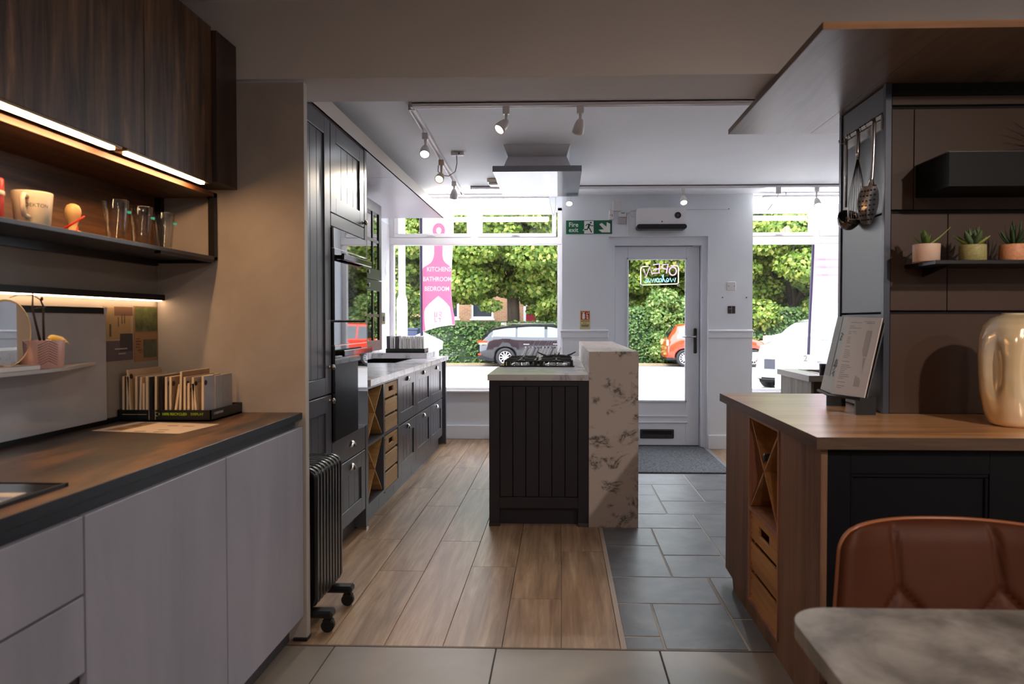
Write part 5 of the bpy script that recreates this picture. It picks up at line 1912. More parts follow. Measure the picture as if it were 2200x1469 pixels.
# shelf with pots, planter ledge
t = thing('planter_shelf', (1.9, 2.58, 1.747), 'deep black box shelf high on the dark tower', 'shelf')
b = B()
b.prism([(1.372, 2.464), (3.0, 2.464), (3.0, 2.691), (1.372, 2.691)], 'z', 1.747, 1.865)
b.build('box', black, t)
B().box(1.369, 3.0, 2.461, 2.691, 1.8655, 1.87).build('lid', mat('dark_brown_lid', (34, 28, 24), 0.4), t)
t = thing('pot_shelf', (1.9, 2.58, 1.472), 'slim black metal shelf carrying three succulents on the dark tower', 'shelf')
B().box(1.332, 3.0, 2.47, 2.691, 1.4735, 1.4875, 0.001).build('shelf_board', black_metal, t)
B().prism([(2.50, 1.4735), (2.691, 1.4735), (2.691, 1.44)], 'x', 1.40, 1.406).build('bracket', black_metal, t)
B().prism([(2.50, 1.4735), (2.691, 1.4735), (2.691, 1.44)], 'x', 2.4, 2.406).build('bracket', black_metal, t)


def leaf_mesh(name, L, w, thick, curl, m, n=7, tipw=0.0, base=0.35, sp=0.75):
    b = B()
    up, dn = [], []
    for i in range(n):
        s_ = i / (n - 1)
        ww = w * (base + (1 - base) * math.sin(math.pi * min(1, s_ * sp / 0.75 * 0.62 + 0.0)) ** 1.0) * (1 - s_ ** 3.2) + tipw * s_
        if i == n - 1:
            ww = max(tipw, w * 0.05)
        z = curl * s_ * s_ * L
        x = L * s_
        th = thick * (1 - 0.8 * s_)
        up.append([(x, -ww, z + th * 0.3), (x, 0, z + th), (x, ww, z + th * 0.3)])
        dn.append([(x, -ww, z + th * 0.3), (x, 0, z - th), (x, ww, z + th * 0.3)])
    b.grid(up)
    b.grid(dn)
    return b.mesh(name, m)


PZ = 1.488


def pot_plant(x, label, potmat, prof, leaves, lm):
    t = thing('succulent', (x, 2.555, PZ), label, 'potted plant', 'potted plants on the dark tower shelf')
    B().lathe(prof, 28, (x, 2.555, PZ)).build('pot', potmat, t)
    B().cyl((x, 2.555, PZ + 0.05), (x, 2.555, PZ + 0.058), 0.039, n=18).build('soil', mat('dark_soil', (46, 34, 26), 0.9), t)
    for (az, el, sc, mi) in leaves:
        o = put('leaf', lm[mi], t, (0, 0, 0.056), (0, R(-el), R(az)), (sc * 1.3, sc * 1.3, sc * 1.3))
    return t


gl1 = mat('deep_green_leaf', (84, 110, 38), 0.4)
gl2 = mat('pale_green_leaf', (158, 168, 80), 0.45)
gl3 = mat('grey_green_leaf', (92, 110, 72), 0.45)
gl4 = mat('striped_green_leaf', (60, 84, 44), 0.45)
prof1 = [(0, 0), (0.043, 0), (0.0445, 0.001), (0.046, 0.062), (0.0455, 0.064), (0.041, 0.062), (0.041, 0.055)]
l_a = leaf_mesh('leaf', 0.05, 0.014, 0.004, 0.25, gl1)
l_b = leaf_mesh('leaf', 0.082, 0.0075, 0.004, 0.12, gl2)
l_c = leaf_mesh('leaf', 0.055, 0.012, 0.007, 0.35, gl3)
l_d = leaf_mesh('leaf', 0.052, 0.013, 0.007, 0.2, gl2)
l_e = leaf_mesh('leaf', 0.066, 0.007, 0.004, 0.45, gl4)
rp = random.Random(3)
LV1 = [(rp.uniform(100, 260), rp.uniform(30, 75), rp.uniform(0.7, 1.0), 0) for _ in range(14)] + [(-8, 34, 1.0, 1), (40, 60, 0.7, 0), (-60, 55, 0.7, 0)]
pot_plant(1.3435, 'succulent in a plain pink pot with one long leaf pointing right', mat('plain_pink_pot', (232, 196, 172), 0.5), prof1, LV1, (l_a, l_b))
embossed = mat('olive_embossed_pot', (178, 166, 108), 0.5, noise=0.25, nscale=160, bump=0.6)
LV2 = [(i * 360 / 7 + 10, 18 + rp.uniform(-4, 8), rp.uniform(0.9, 1.1), 1 if i % 3 == 0 else 0) for i in range(7)] + [(i * 60 + 20, 52 + rp.uniform(-6, 6), rp.uniform(0.8, 1.0), 0) for i in range(6)] + [(i * 120, 78, 0.85, 0) for i in range(3)]
pot_plant(1.511, 'fleshy succulent in an olive embossed pot in the middle of the slim shelf', embossed, [(0, 0), (0.042, 0), (0.0445, 0.002), (0.044, 0.058), (0.043, 0.061), (0.039, 0.06), (0.039, 0.054)], LV2, (l_c, l_d))
peach = mat('peach_patterned_pot', (232, 158, 114), 0.5, noise=0.14, nscale=120, bump=0.5)
LV3 = [(i * 45 + 8, 22 + rp.uniform(-4, 6), rp.uniform(0.85, 1.0), 0) for i in range(8)] + [(i * 72, 52 + rp.uniform(-5, 5), rp.uniform(0.9, 1.05), 0) for i in range(5)] + [(200, 75, 0.9, 0), (30, 72, 1.0, 0)]
pot_plant(1.657, 'spiky succulent in a peach patterned pot at the right edge', peach, [(0, 0), (0.046, 0), (0.0475, 0.002), (0.045, 0.06), (0.044, 0.062), (0.04, 0.061), (0.04, 0.054)], LV3, (l_e,))
# spider plant on the box shelf, mostly out of frame
t = thing('spider_plant', (1.86, 2.56, 1.8705), 'yellow-green spider plant tips on the black box shelf at the right edge', 'potted plant')
B().lathe([(0, 0), (0.05, 0), (0.06, 0.07), (0.056, 0.07), (0.05, 0.06)], 20, (1.86, 2.56, 1.8705)).build('pot', black, t)
l_f = leaf_mesh('leaf', 0.17, 0.0075, 0.002, -0.35, mat('yellow_green_leaf', (150, 138, 40), 0.4), n=10)
for i in range(12):
    put('leaf', l_f, t, (0, 0, 0.066), (0, R(-(22 + (i * 37) % 45)), R(140 + i * 13)))

# hook rail and utensils on the tower side --------------------------
t = thing('hook_rail', (1.245, 2.9, 2.02), 'pale metal rail with wire hooks on the tower side', 'hook rail')
HXs = 1.247
B().box(HXs, TX0 + 0.006, 2.712, 3.045, 2.016, 2.075, 0.001).build('plate', mat('brushed_pale_plate', (196, 192, 188), 0.3, metal=0.5), t)
for y in (2.717, 2.775, 2.82, 2.86, 2.92, 2.976, 3.03):
    B().tube([(HXs + 0.002, y, 2.055), (HXs - 0.012, y, 2.048), (HXs - 0.026, y, 2.040), (HXs - 0.032, y, 2.046), (HXs - 0.034, y, 2.058)], 0.0025, 6).build('hook', steel, t)


def utensil(name, y, label):
    return thing(name, (HXs - 0.024, y, 2.045), label, 'utensil', 'steel utensils hanging on the tower')


ux = HXs - 0.024
t = utensil('ladle', 2.976, 'steel ladle hanging farthest along the tower side rail')
b = B()
b.tube([(ux, 2.976, 2.05), (ux, 2.976, 2.02), (ux, 2.974, 1.9), (ux - 0.002, 2.971, 1.757)], [0.006, 0.0075, 0.006, 0.0055], 8)
b.tube([(ux, 2.976 + 0.010 * math.cos(a * math.pi / 6), 2.055 + 0.014 * math.sin(a * math.pi / 6)) for a in range(12)], 0.0022, 6, True)
b.build('handle', steel, t)
b = B()
lm = Matrix.Rotation(R(48), 3, 'X')
b.lathe([(0, -0.045), (0.02, -0.042), (0.036, -0.03), (0.045, -0.008), (0.047, 0.012), (0.045, 0.012), (0.043, -0.006), (0.034, -0.026), (0.018, -0.038), (0, -0.041)], 22, (ux - 0.008, 2.926, 1.70), lm)
b.build('bowl', mat('dark_reflecting_steel', (120, 114, 112), 0.14, metal=1.0), t)
t = utensil('whisk', 2.86, 'steel wire whisk hanging between ladle and slotted spoon')
B().tube([(ux, 2.86, 2.058), (ux, 2.86, 2.04), (ux, 2.861, 1.96), (ux, 2.862, 1.935)], [0.005, 0.008, 0.0085, 0.007], 10).build('handle', steel, t)
for i in range(6):
    a = math.pi * i / 6
    pts = []
    for k in range(17):
        s_ = k / 16 * 2 - 1
        u_ = abs(s_)
        z = 1.935 - 0.245 * (1 - u_ ** 2.2) ** 0.5 if u_ < 1 else 1.935
        wd_ = 0.036 * math.sin(math.pi * min(1, (1.935 - z) / 0.245 * 0.5 + 0.06)) ** 1.4 * (1 if s_ > 0 else -1) * (1 if u_ > 0.08 else u_ / 0.08)
        pts.append((ux + wd_ * math.cos(a), 2.862 + wd_ * math.sin(a), z))
    B().tube(pts, 0.0013, 5).build('wire', steel, t)
t = utensil('slotted_spoon', 2.717, 'steel perforated spoon hanging nearest the front of the tower')
b = B()
b.tube([(ux, 2.717, 2.062), (ux, 2.717, 2.04), (ux, 2.722, 1.9), (ux - 0.002, 2.728, 1.83), (ux - 0.003, 2.732, 1.80)], [0.005, 0.0085, 0.006, 0.007, 0.014], 8)
b.build('handle', steel, t)
b = B()
pts = []
rows = []
for j in range(9):
    s_ = j / 8
    hw = 0.045 * math.sin(math.pi * (0.2 + 0.72 * s_)) ** 0.7
    rows.append([(ux - 0.006 + 0.6 * hw * (i / 6 * 2 - 1), 2.742 + 0.022 * s_ - 0.8 * hw * (i / 6 * 2 - 1) + 0.016 * math.sin(math.pi * s_) * (1 - (i / 6 * 2 - 1) ** 2), 1.805 - 0.15 * s_) for i in range(7)])
b.grid(rows)
bmesh.ops.solidify(b.bm, geom=b.bm.faces[:], thickness=0.002)
sp_ = b.build('bowl', steel, t)
b = B()
for j in range(1, 8):
    for i in range(1, 6):
        p = rows[j][i]
        b.cyl((p[0] - 0.0024, p[1] - 0.0016, p[2]), (p[0] - 0.0006, p[1] - 0.0004, p[2]), 0.0032, n=8)
b.build('holes', void, sp_)

# canopy over the peninsula -----------------------------------------
t = thing('canopy', (2.0, 2.8, 2.19), 'oak canopy board hanging over the dark tower and peninsula', 'canopy')
for (a, c2) in ((0.8275, 1.222), (1.224, 1.62), (1.622, 2.02), (2.022, 3.2)):
    B().box(a, c2, 2.1955, 3.40, 2.188, 2.211).build('board', oak_y, t)
B().box(0.8265, 3.2, 2.193, 2.1955, 2.188, 2.211).build('front_edge', oak_edge, t)
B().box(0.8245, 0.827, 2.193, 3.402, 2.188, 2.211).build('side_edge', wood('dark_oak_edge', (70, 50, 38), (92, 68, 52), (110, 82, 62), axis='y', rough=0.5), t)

# brochure on its stand ---------------------------------------------
t = thing('brochure', (1.17, 2.83, 0.912), 'open white price brochure leaning on the grey tower side', 'brochure')


def slab(b, q, th):
    q = [Vector(p) for p in q]
    n = (q[1] - q[0]).cross(q[2] - q[0]).normalized() * th
    b._add(q + [p - n for p in q], [(0, 1, 2, 3), (7, 6, 5, 4), (0, 4, 5, 1), (1, 5, 6, 2), (2, 6, 7, 3), (3, 7, 4, 0)])


TLp, TMp, TRp = Vector((1.222, 3.05, 1.291)), Vector((1.205, 2.892, 1.289)), Vector((1.222, 2.632, 1.283))
BLp, BMp, BRp = Vector((1.13, 2.998, 0.976)), Vector((1.117, 2.846, 0.972)), Vector((1.132, 2.576, 0.985))
b = B()
slab(b, (TLp, BLp, BMp, TMp), 0.004)
b.build('page', mat('blue_grey_page', (186, 188, 190), 0.4), t)
b = B()
slab(b, (TMp, BMp, BRp, TRp), 0.004)
b.build('page', mat('warm_white_page', (206, 192, 180), 0.5), t)


def on_page(A, Bq, Cq, Dq, u, v):     # A top-left, Bq bottom-left, Cq bottom-right, Dq top-right
    top = A.lerp(Dq, u)
    bot = Bq.lerp(Cq, u)
    return top.lerp(bot, v)


def page_marks(name, quad, rects, m):
    b = B()
    n = (quad[1] - quad[0]).cross(quad[3] - quad[0]).normalized() * 0.0012
    for (u0, u1, v0, v1) in rects:
        b._add([on_page(*quad, u, v) + n for (u, v) in ((u0, v0), (u0, v1), (u1, v1), (u1, v0))], [(0, 1, 2, 3)])
    return b.build(name, m, t)


rq = (TMp, BMp, BRp, TRp)
rl = (TLp, BLp, BMp, TMp)
rpg = random.Random(8)
lines = []
v = 0.07
while v < 0.93:
    if rpg.random() > 0.22:
        lines.append((0.12, 0.12 + rpg.uniform(0.12, 0.36), v, v + 0.006))
    v += 0.024
lines += [(0.52, 0.85, 0.055, 0.061), (0.6, 0.85, 0.075, 0.081)]
page_marks('small_print', rq, lines, mat('grey_type', (128, 118, 116), 0.6))
page_marks('table_column', rq, [(0.66, 0.82, 0.17, 0.5), (0.62, 0.8, 0.52, 0.88)], mat('pale_grey_column', (178, 166, 158), 0.6))
page_marks('picture', rl, [(0.05, 0.55, 0.0, 0.8)], mat('cool_grey_picture', (160, 164, 168), 0.5))
page_marks('ink_sketch', rl, [(0.66 + 0.2 * rpg.random(), 0.7 + 0.25 * rpg.random(), y, y + 0.016 + 0.02 * rpg.random()) for y in [0.2 + 0.012 * i for i in range(10)] + [0.55 + 0.014 * i for i in range(16)]], mat('dark_sketch', (74, 72, 72), 0.6))
b = B()
slab(b, (TLp + Vector((0.009, 0.0, -0.02)), BLp + Vector((0.009, 0, 0)), BRp + Vector((0.009, 0, 0)), TRp + Vector((0.009, 0, -0.02))), 0.005)
b.tube([BLp + Vector((-0.01, 0, -0.006)), BMp + Vector((-0.01, 0, -0.006)), BRp + Vector((-0.01, 0.0, -0.006))], 0.006, 6)
b.box(1.133, 1.21, 2.65, 2.66, 0.9105, 0.98)
b.box(1.133, 1.21, 2.93, 2.94, 0.9105, 0.98)
b.build('stand', plastic_black, t)

# vase ---------------------------------------------------------------
VC = (1.566, 2.40, 0.9105)
t = thing('vase', VC, 'large pearly gold ceramic vase with pressed dimples on the oak worktop', 'vase')
prof = [(0.0, 0.0), (0.062, 0.0), (0.075, 0.008), (0.093, 0.05), (0.108, 0.11), (0.1155, 0.18), (0.117, 0.24), (0.112, 0.30), (0.098, 0.345), (0.075, 0.368), (0.052, 0.378), (0.043, 0.382), (0.041, 0.386), (0.038, 0.388), (0.036, 0.384), (0.04, 0.37), (0.05, 0.36)]
pp = []
for (r0, z0), (r1, z1) in zip(prof, prof[1:]):
    for k in range(3):
        pp.append((r0 + (r1 - r0) * k / 3, z0 + (z1 - z0) * k / 3))
pp.append(prof[-1])
NV = 72
rows = []
for (r, z) in pp:
    row = []
    for i in range(NV):
        a = 2 * math.pi * i / NV
        d_ = 0.0
        for a0 in (R(205), R(262), R(318), R(20), R(90), R(150)):
            da = (a - a0 + math.pi) % (2 * math.pi) - math.pi
            d_ += 0.03 * math.exp(-(da / 0.22) ** 2) * math.exp(-((z - 0.2) / 0.1) ** 2)
        rr_ = max(r - d_ * (1 if r > 0.08 else 0.3), 1e-5)
        row.append((VC[0] + rr_ * math.cos(a), VC[1] + rr_ * math.sin(a), VC[2] + z))
    rows.append(row)
b = B()
b.grid(rows, closed_u=True)
k = N('pearl_lustre_glaze')
k.p.inputs['Base Color'].default_value = lin((206, 178, 138))
k.p.inputs['Metallic'].default_value = 0.3
k.p.inputs['Roughness'].default_value = 0.14
k.p.inputs['IOR'].default_value = 1.9
co = k.coords((5, 5, 3), False)
nz = k.n('TexNoise', i_Scale=1.5, i_Detail=2.0)
k.l(co, nz)
r_ = k.ramp([(0.35, lin((236, 204, 156))), (0.55, lin((250, 228, 190))), (0.7, lin((226, 212, 204)))])
k.l(nz, r_)
k.l(r_, k.p, 0, 'Base Color')
b.build('body', k.m, t)

# table and chair -----------------------------------------------------
t = thing('table', (1.1, 0.85, 0), 'grey stone-topped table with rounded corners in the lower right corner', 'table')
b = B()
b.prism(rrect(0.405, 1.8, 0.40, 1.246, 0.075, 8), 'z', 0.722, 0.75)
b.build('table_top', table_stone, t)
for (x, y) in ((0.56, 0.55), (0.56, 1.10), (1.65, 0.55), (1.65, 1.10)):
    B().cyl((x, y, 0), (x, y, 0.7215), 0.016, 0.022, 12).build('leg', plastic_black, t)
t = thing('chair', (0.905, 1.58, 0), 'brown tufted leather dining chair pushed up behind the grey table', 'chair')
cx, cyy = 0.893, 1.60
rows_f, rows_b = [], []
NJ, NI = 34, 60
segs = [((-0.115, 0.79), (-0.115, 0.655)), ((-0.115, 0.655), (-0.052, 0.585)), ((0.115, 0.79), (0.115, 0.655)), ((0.115, 0.655), (0.052, 0.585)),
        ((-0.115, 0.655), (-0.175, 0.585)), ((0.115, 0.655), (0.175, 0.585)), ((-0.052, 0.585), (0, 0.53)), ((0.052, 0.585), (0, 0.53))]


def seg_d(x, z, s_):
    (x0, z0), (x1, z1) = s_
    dx, dz = x1 - x0, z1 - z0
    q_ = max(0, min(1, ((x - x0) * dx + (z - z0) * dz) / (dx * dx + dz * dz)))
    return math.hypot(x - x0 - q_ * dx, z - z0 - q_ * dz)


for j in range(NJ + 1):
    tt = j / NJ
    z = 0.44 + 0.358 * tt
    hw = 0.246 + 0.06 * (1 - tt)
    k_ = max(0.0, (z - 0.742) / 0.058)
    hw -= 0.055 * (1 - math.sqrt(max(0, 1 - k_ * k_)))
    rf, rb = [], []
    for i in range(NI + 1):
        s_ = i / NI * 2 - 1
        x = hw * s_
        y = cyy - 0.07 * abs(s_) ** 2.4 + 0.09 * (tt - 0.4)
        edge = min(1, (1 - abs(s_)) / 0.09) * min(1, (1 - tt) / 0.1)
        puff = 0.024 * math.sqrt(max(0, edge))
        dd_ = min(seg_d(x, z, q_) for q_ in segs)
        puff -= 0.016 * math.exp(-(dd_ / 0.007) ** 2) * min(1, edge * 2)
        rf.append((cx + x, y - 0.012 - puff, z))
        rb.append((cx + x, y + 0.014 + 0.01 * math.sqrt(max(0, edge)), z))
    rows_f.append(rf)
    rows_b.append(rb)
b = B()
b.grid(rows_f)
b.grid(rows_b)
side_l = [[a[0], c2[0]] for a, c2 in zip(rows_f, rows_b)]
side_r = [[a[-1], c2[-1]] for a, c2 in zip(rows_f, rows_b)]
b.grid(side_l)
b.grid(side_r)
b.grid([rows_f[-1], rows_b[-1]])
b.grid([rows_f[0], rows_b[0]])
b.build('backrest', leather, t)
b = B()
edge_pts = [Vector(r[0]).lerp(Vector(q_[0]), 0.5) for r, q_ in zip(rows_f, rows_b)] + [Vector(p).lerp(Vector(q_), 0.5) for p, q_ in zip(rows_f[-1], rows_b[-1])][2:-2] + [Vector(r[-1]).lerp(Vector(q_[-1]), 0.5) for r, q_ in zip(reversed(rows_f), reversed(rows_b))]
b.tube(edge_pts, 0.0055, 6)
b.build('piping', mat('tan_piping', (140, 80, 42), 0.4), t)
b = B()
b.prism(rrect(cx - 0.235, cx + 0.235, 1.20, 1.63, 0.09, 6), 'z', 0.40, 0.46)
b.prism(rrect(cx - 0.228, cx + 0.228, 1.207, 1.623, 0.085, 6), 'z', 0.46, 0.475)
b.build('seat', leather, t)
for sx in (-1, 1):
    for y_, yo in ((1.26, 1.22), (1.58, 1.64)):
        B().cyl((cx + sx * 0.24, yo, 0), (cx + sx * 0.19, y_, 0.40), 0.009, 0.012, 10).build('leg', black_metal, t)

# far worktop unit behind the peninsula --------------------------------
t = thing('sink_unit', (2.1, 4.86, 0), 'pale wood base unit with a dark sink seen beyond the oak worktop', 'cabinet')
greyed = wood('greyed_oak', (126, 116, 106), (150, 140, 130), (168, 158, 148), axis='z', scale=2.0, rough=0.5)
B().box(1.655, 1.672, 4.552, 4.813, 0, 0.872).build('side_panel', greyed, t)
B().box(1.655, 1.672, 4.815, 5.17, 0, 0.872).build('side_panel', greyed, t)
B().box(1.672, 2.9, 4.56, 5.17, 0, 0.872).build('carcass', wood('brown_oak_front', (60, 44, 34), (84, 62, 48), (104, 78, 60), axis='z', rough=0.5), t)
b = B()
b.box(1.632, 1.76, 4.53, 5.19, 0.8725, 0.912)
b.box(2.4, 2.95, 4.53, 5.19, 0.8725, 0.912)
b.box(1.76, 2.4, 4.53, 4.62, 0.8725, 0.912)
b.box(1.76, 2.4, 5.10, 5.19, 0.8725, 0.912)
b.build('worktop', mat('pale_grey_worktop', (172, 164, 156), 0.35, noise=0.05), t)
b = B()
b.box(1.762, 2.398, 4.622, 5.098, 0.8725, 0.88)
b.build('basin', mat('gloss_black_sink', (12, 12, 14), 0.15), t)
b = B()
b.box(1.76, 1.775, 4.62, 5.10, 0.91, 0.916)
b.box(1.76, 2.4, 4.62, 4.632, 0.91, 0.916)
b.build('sink_rim', steel, t)
t = thing('cup', (1.84, 4.56, 0.9125), 'dark cylindrical cup on the worktop of the far sink unit', 'cup')
B().lathe([(0, 0), (0.026, 0), (0.028, 0.075), (0.025, 0.075), (0.023, 0.006), (0, 0.006)], 18, (1.745, 4.575, 0.9125)).build('body', mat('dark_plum_ceramic', (44, 34, 50), 0.35), t)

# ================================================================ STREET OUTSIDE
GZ = -0.28
paving = mat('pale_paving', (196, 190, 184), 0.8, noise=0.06, nscale=3)
asphalt = mat('pale_worn_asphalt', (176, 172, 172), 0.8, noise=0.06, nscale=2)
g = struct(box('pavement', paving, -25, 30, 7.56, 13.0, -0.30, -0.16))
struct(box('road', asphalt, -60, 60, 13.0, 22.6, -0.40, GZ))
struct(box('pavement.001', mat('grey_pavement', (128, 124, 122), 0.85, noise=0.1, nscale=2), -60, 60, 22.6, 60, -0.40, GZ + 0.006))
b = B()
b.box(-60, 60, 22.45, 22.6, -0.40, GZ + 0.02)
struct(b.build('kerb', mat('grey_kerb_stone', (150, 144, 138), 0.8)))
b = B()
for i in range(60):
    x = -29.5 + i
    b.box(x, x + 0.49, 24.05, 24.35, GZ + 0.006, GZ + 0.012)
struct(box('road_verge', mat('dry_leaf_verge', (164, 140, 104), 0.9, noise=0.3, nscale=12), -60, 60, 24.1, 24.7, GZ, GZ + 0.04))
b.bm.free()


def leaf_cloud(blobs, per_area, size, seed, up=0.35, fold=0.3):
    """leaves on the skins of many small ellipsoids; every leaf is four points folded along its midrib"""
    rs = np.random.RandomState(seed)
    P = []
    for (c, r) in blobs:
        n = max(6, int(per_area * (r[0] * r[1] + r[1] * r[2] + r[0] * r[2]) / 3 * 12.5))
        d = rs.normal(size=(n, 3))
        d /= np.linalg.norm(d, axis=1)[:, None]
        rad = rs.uniform(0.72, 1.06, size=(n, 1))
        p = np.array(c) + d * rad * np.array(r)
        nrm = d * 0.7 + rs.normal(size=(n, 3)) * 0.55 + np.array([0, 0, up])
        nrm /= np.linalg.norm(nrm, axis=1)[:, None]
        t = rs.normal(size=(n, 3)) + np.array([0, 0, -0.5])
        t -= nrm * (t * nrm).sum(1)[:, None]
        t /= np.linalg.norm(t, axis=1)[:, None]
        s = np.cross(nrm, t)
        L = size * rs.uniform(0.7, 1.25, size=(n, 1))
        w = L * 0.42
        a = p - t * L * 0.5
        bq = p + s * w + nrm * L * 0.12 * fold - t * L * 0.05
        cq = p + t * L * 0.55
        dq = p - s * w + nrm * L * 0.12 * fold - t * L * 0.05
        P.append(np.stack([a, bq, cq, dq], 1).reshape(-1, 3))
    V = np.concatenate(P)
    n = len(V) // 4
    return V, n


def leaf_object(name, V, n, m, parent):
    me = bpy.data.meshes.new(name)
    V = V - np.array(WL[parent])
    me.vertices.add(len(V))
    me.vertices.foreach_set('co', V.astype(np.float32).ravel())
    me.loops.add(n * 4)
    me.loops.foreach_set('vertex_index', np.arange(n * 4, dtype=np.int32))
    me.polygons.add(n)
    me.polygons.foreach_set('loop_start', np.arange(0, n * 4, 4, dtype=np.int32))
    me.update(calc_edges=True)
    me.materials.append(m)
    o = bpy.data.objects.new(name, me)
    COL.objects.link(o)
    o.parent = parent
    WL[o] = WL[parent].copy()
    o['kind'] = 'stuff'
    return o


sunny = leafy('sunny_maple_leaf', [(0.0, lin((84, 118, 52))), (0.35, lin((124, 156, 68))), (0.7, lin((168, 190, 90))), (1.0, lin((206, 208, 124)))], 0.5)
deep = leafy('deep_green_leaf_mass', [(0.0, lin((60, 96, 56))), (0.5, lin((94, 130, 68))), (1.0, lin((138, 166, 92)))], 0.45)
pale = leafy('pale_bush_leaf', [(0.0, lin((92, 130, 76))), (0.5, lin((140, 174, 100))), (1.0, lin((196, 208, 140)))], 0.5)
hedge_m = leafy('clipped_hedge_leaf', [(0.0, lin((62, 98, 54))), (0.5, lin((94, 132, 72))), (1.0, lin((136, 164, 98)))], 0.4)
bark = mat('grey_brown_bark', (98, 88, 76), 0.9, noise=0.3, nscale=12, bump=0.5, stretch=(1, 1, 0.2))


def tree(x, y, trunk_r, lean, crown, seed, label, m, per=46, size=0.26, nblob=70, rmin=0.45, rmax=1.0, droop=()):
    """crown = (cx, cy, cz, rx, ry, rz)"""
    t = thing('tree', (x, y, GZ), label, 'tree')
    rs = random.Random(seed)
    cx, cy_, cz, rx, ry, rz = crown
    zb = cz - rz * 0.55
    tb = B()
    tb.tube([(x, y, GZ), (x + lean * 0.05, y, GZ + 0.4), (x + lean * 0.3, y, zb * 0.45), (x + lean, y, zb), (cx, cy_, cz + rz * 0.4)], [trunk_r * 1.35, trunk_r * 1.05, trunk_r, trunk_r * 0.9, trunk_r * 0.25], 12)
    tb.build('trunk', bark, t)
    b = B()
    for i in range(7):
        a = i * 2.4 + rs.random()
        q_ = Vector((cx + rx * 0.75 * math.cos(a), cy_ + ry * 0.75 * math.sin(a), cz + rz * rs.uniform(-0.2, 0.6)))
        s_ = Vector((x + lean * (0.6 + 0.05 * i), y, zb * (0.66 + 0.05 * i)))
        b.tube([s_, s_.lerp(q_, 0.45) + Vector((0, 0, 0.25)), q_], [trunk_r * 0.5, trunk_r * 0.3, trunk_r * 0.08], 7)
    b.build('branches', bark, t)
    blobs = []
    for i in range(nblob):
        while True:
            p = [rs.uniform(-1, 1) for _ in range(3)]
            if 0.25 < sum(v * v for v in p) < 1:
                break
        r = rs.uniform(rmin, rmax)
        blobs.append(((cx + p[0] * rx, cy_ + p[1] * ry, cz + p[2] * rz), (r * 1.15, r, r * 0.6)))
    blobs += [(c_, (0.42, 0.36, 0.22)) for c_ in droop]
    V, n = leaf_cloud(blobs, per, size, seed)
    leaf_object('crown', V, n, m, t)
    return t


dr_ = random.Random(77)
DROOP = [(dr_.uniform(-6.2, -2.5), 25.2 + dr_.uniform(-0.5, 1.2), 3.3 - 1.5 * dr_.random() ** 1.6) for _ in range(34)] + [(dr_.uniform(-1.2, 1.2), 25.4 + dr_.uniform(-0.6, 1.2), 3.1 - 1.9 * dr_.random() ** 1.2) for _ in range(30)]
# the big forked maple seen through the left window and its neighbours
tree(-1.78, 26.3, 0.24, -0.1, (-1.9, 25.6, 5.6, 4.6, 3.0, 3.3), 1, 'broad maple with a thick grey trunk behind the dark estate car', sunny, 150, 0.16, 150, 0.5, 1.0, droop=DROOP)
tree(-7.2, 26.6, 0.2, 0.2, (-6.9, 26.4, 3.9, 2.9, 2.6, 3.7), 2, 'leafy tree behind the white lamp post on the left', sunny, 150, 0.16, 100, 0.5, 0.95)
tree(0.6, 27.8, 0.18, 0.1, (0.9, 27.6, 4.4, 2.2, 2.0, 3.6), 3, 'dark green tree hidden partly by the wall left of the door', deep, 150, 0.16, 80, 0.45, 0.9)
tree(4.4, 27.4, 0.2, 0.2, (4.4, 27.2, 4.6, 3.4, 2.4, 3.1), 4, 'dense tree filling the upper half of the door glass', sunny, 150, 0.16, 120, 0.5, 0.95)
tree(9.0, 27.2, 0.22, 0.1, (9.0, 27.0, 4.2, 3.6, 2.8, 3.9), 5, 'dense maple filling the right window', sunny, 150, 0.16, 140, 0.5, 1.0)
# darker trees standing further back
for i, (x, y, z, rx, rz, lab) in enumerate(((-11.5, 38, 5.5, 4.5, 5.2, 'dark tree far back at the left end of the street'), (2.4, 41, 5.2, 4.6, 5.4, 'dark tree far back behind the house'), (8.5, 39, 5.0, 5.0, 5.4, 'dark tree far back behind the red car'), (15.0, 38, 5.0, 5.0, 5.4, 'dark tree far back at the right end of the street'))):
    tree(x, y, 0.25, 0.1, (x, y, z, rx, 2.5, rz), 20 + i, lab, deep, 30, 0.36, 90, 0.7, 1.4)
# light bush beside the hedge
t = thing('bush', (4.25, 25.1, GZ), 'pale green bush rising over the clipped hedge beside the red car', 'bush')
rs_ = random.Random(9)
V, n = leaf_cloud([((4.3 + rs_.uniform(-0.9, 0.9), 25.35 + rs_.uniform(-0.3, 0.3), 0.6 + rs_.uniform(-0.7, 1.6)), (0.45, 0.4, 0.34)) for _ in range(46)], 200, 0.12, 9)
leaf_object('leaves', V, n, pale, t)
B().tube([(4.25, 25.2, GZ), (4.3, 25.2, 0.4), (4.2, 25.2, 1.2)], [0.06, 0.05, 0.02], 8).build('stem', bark, t)


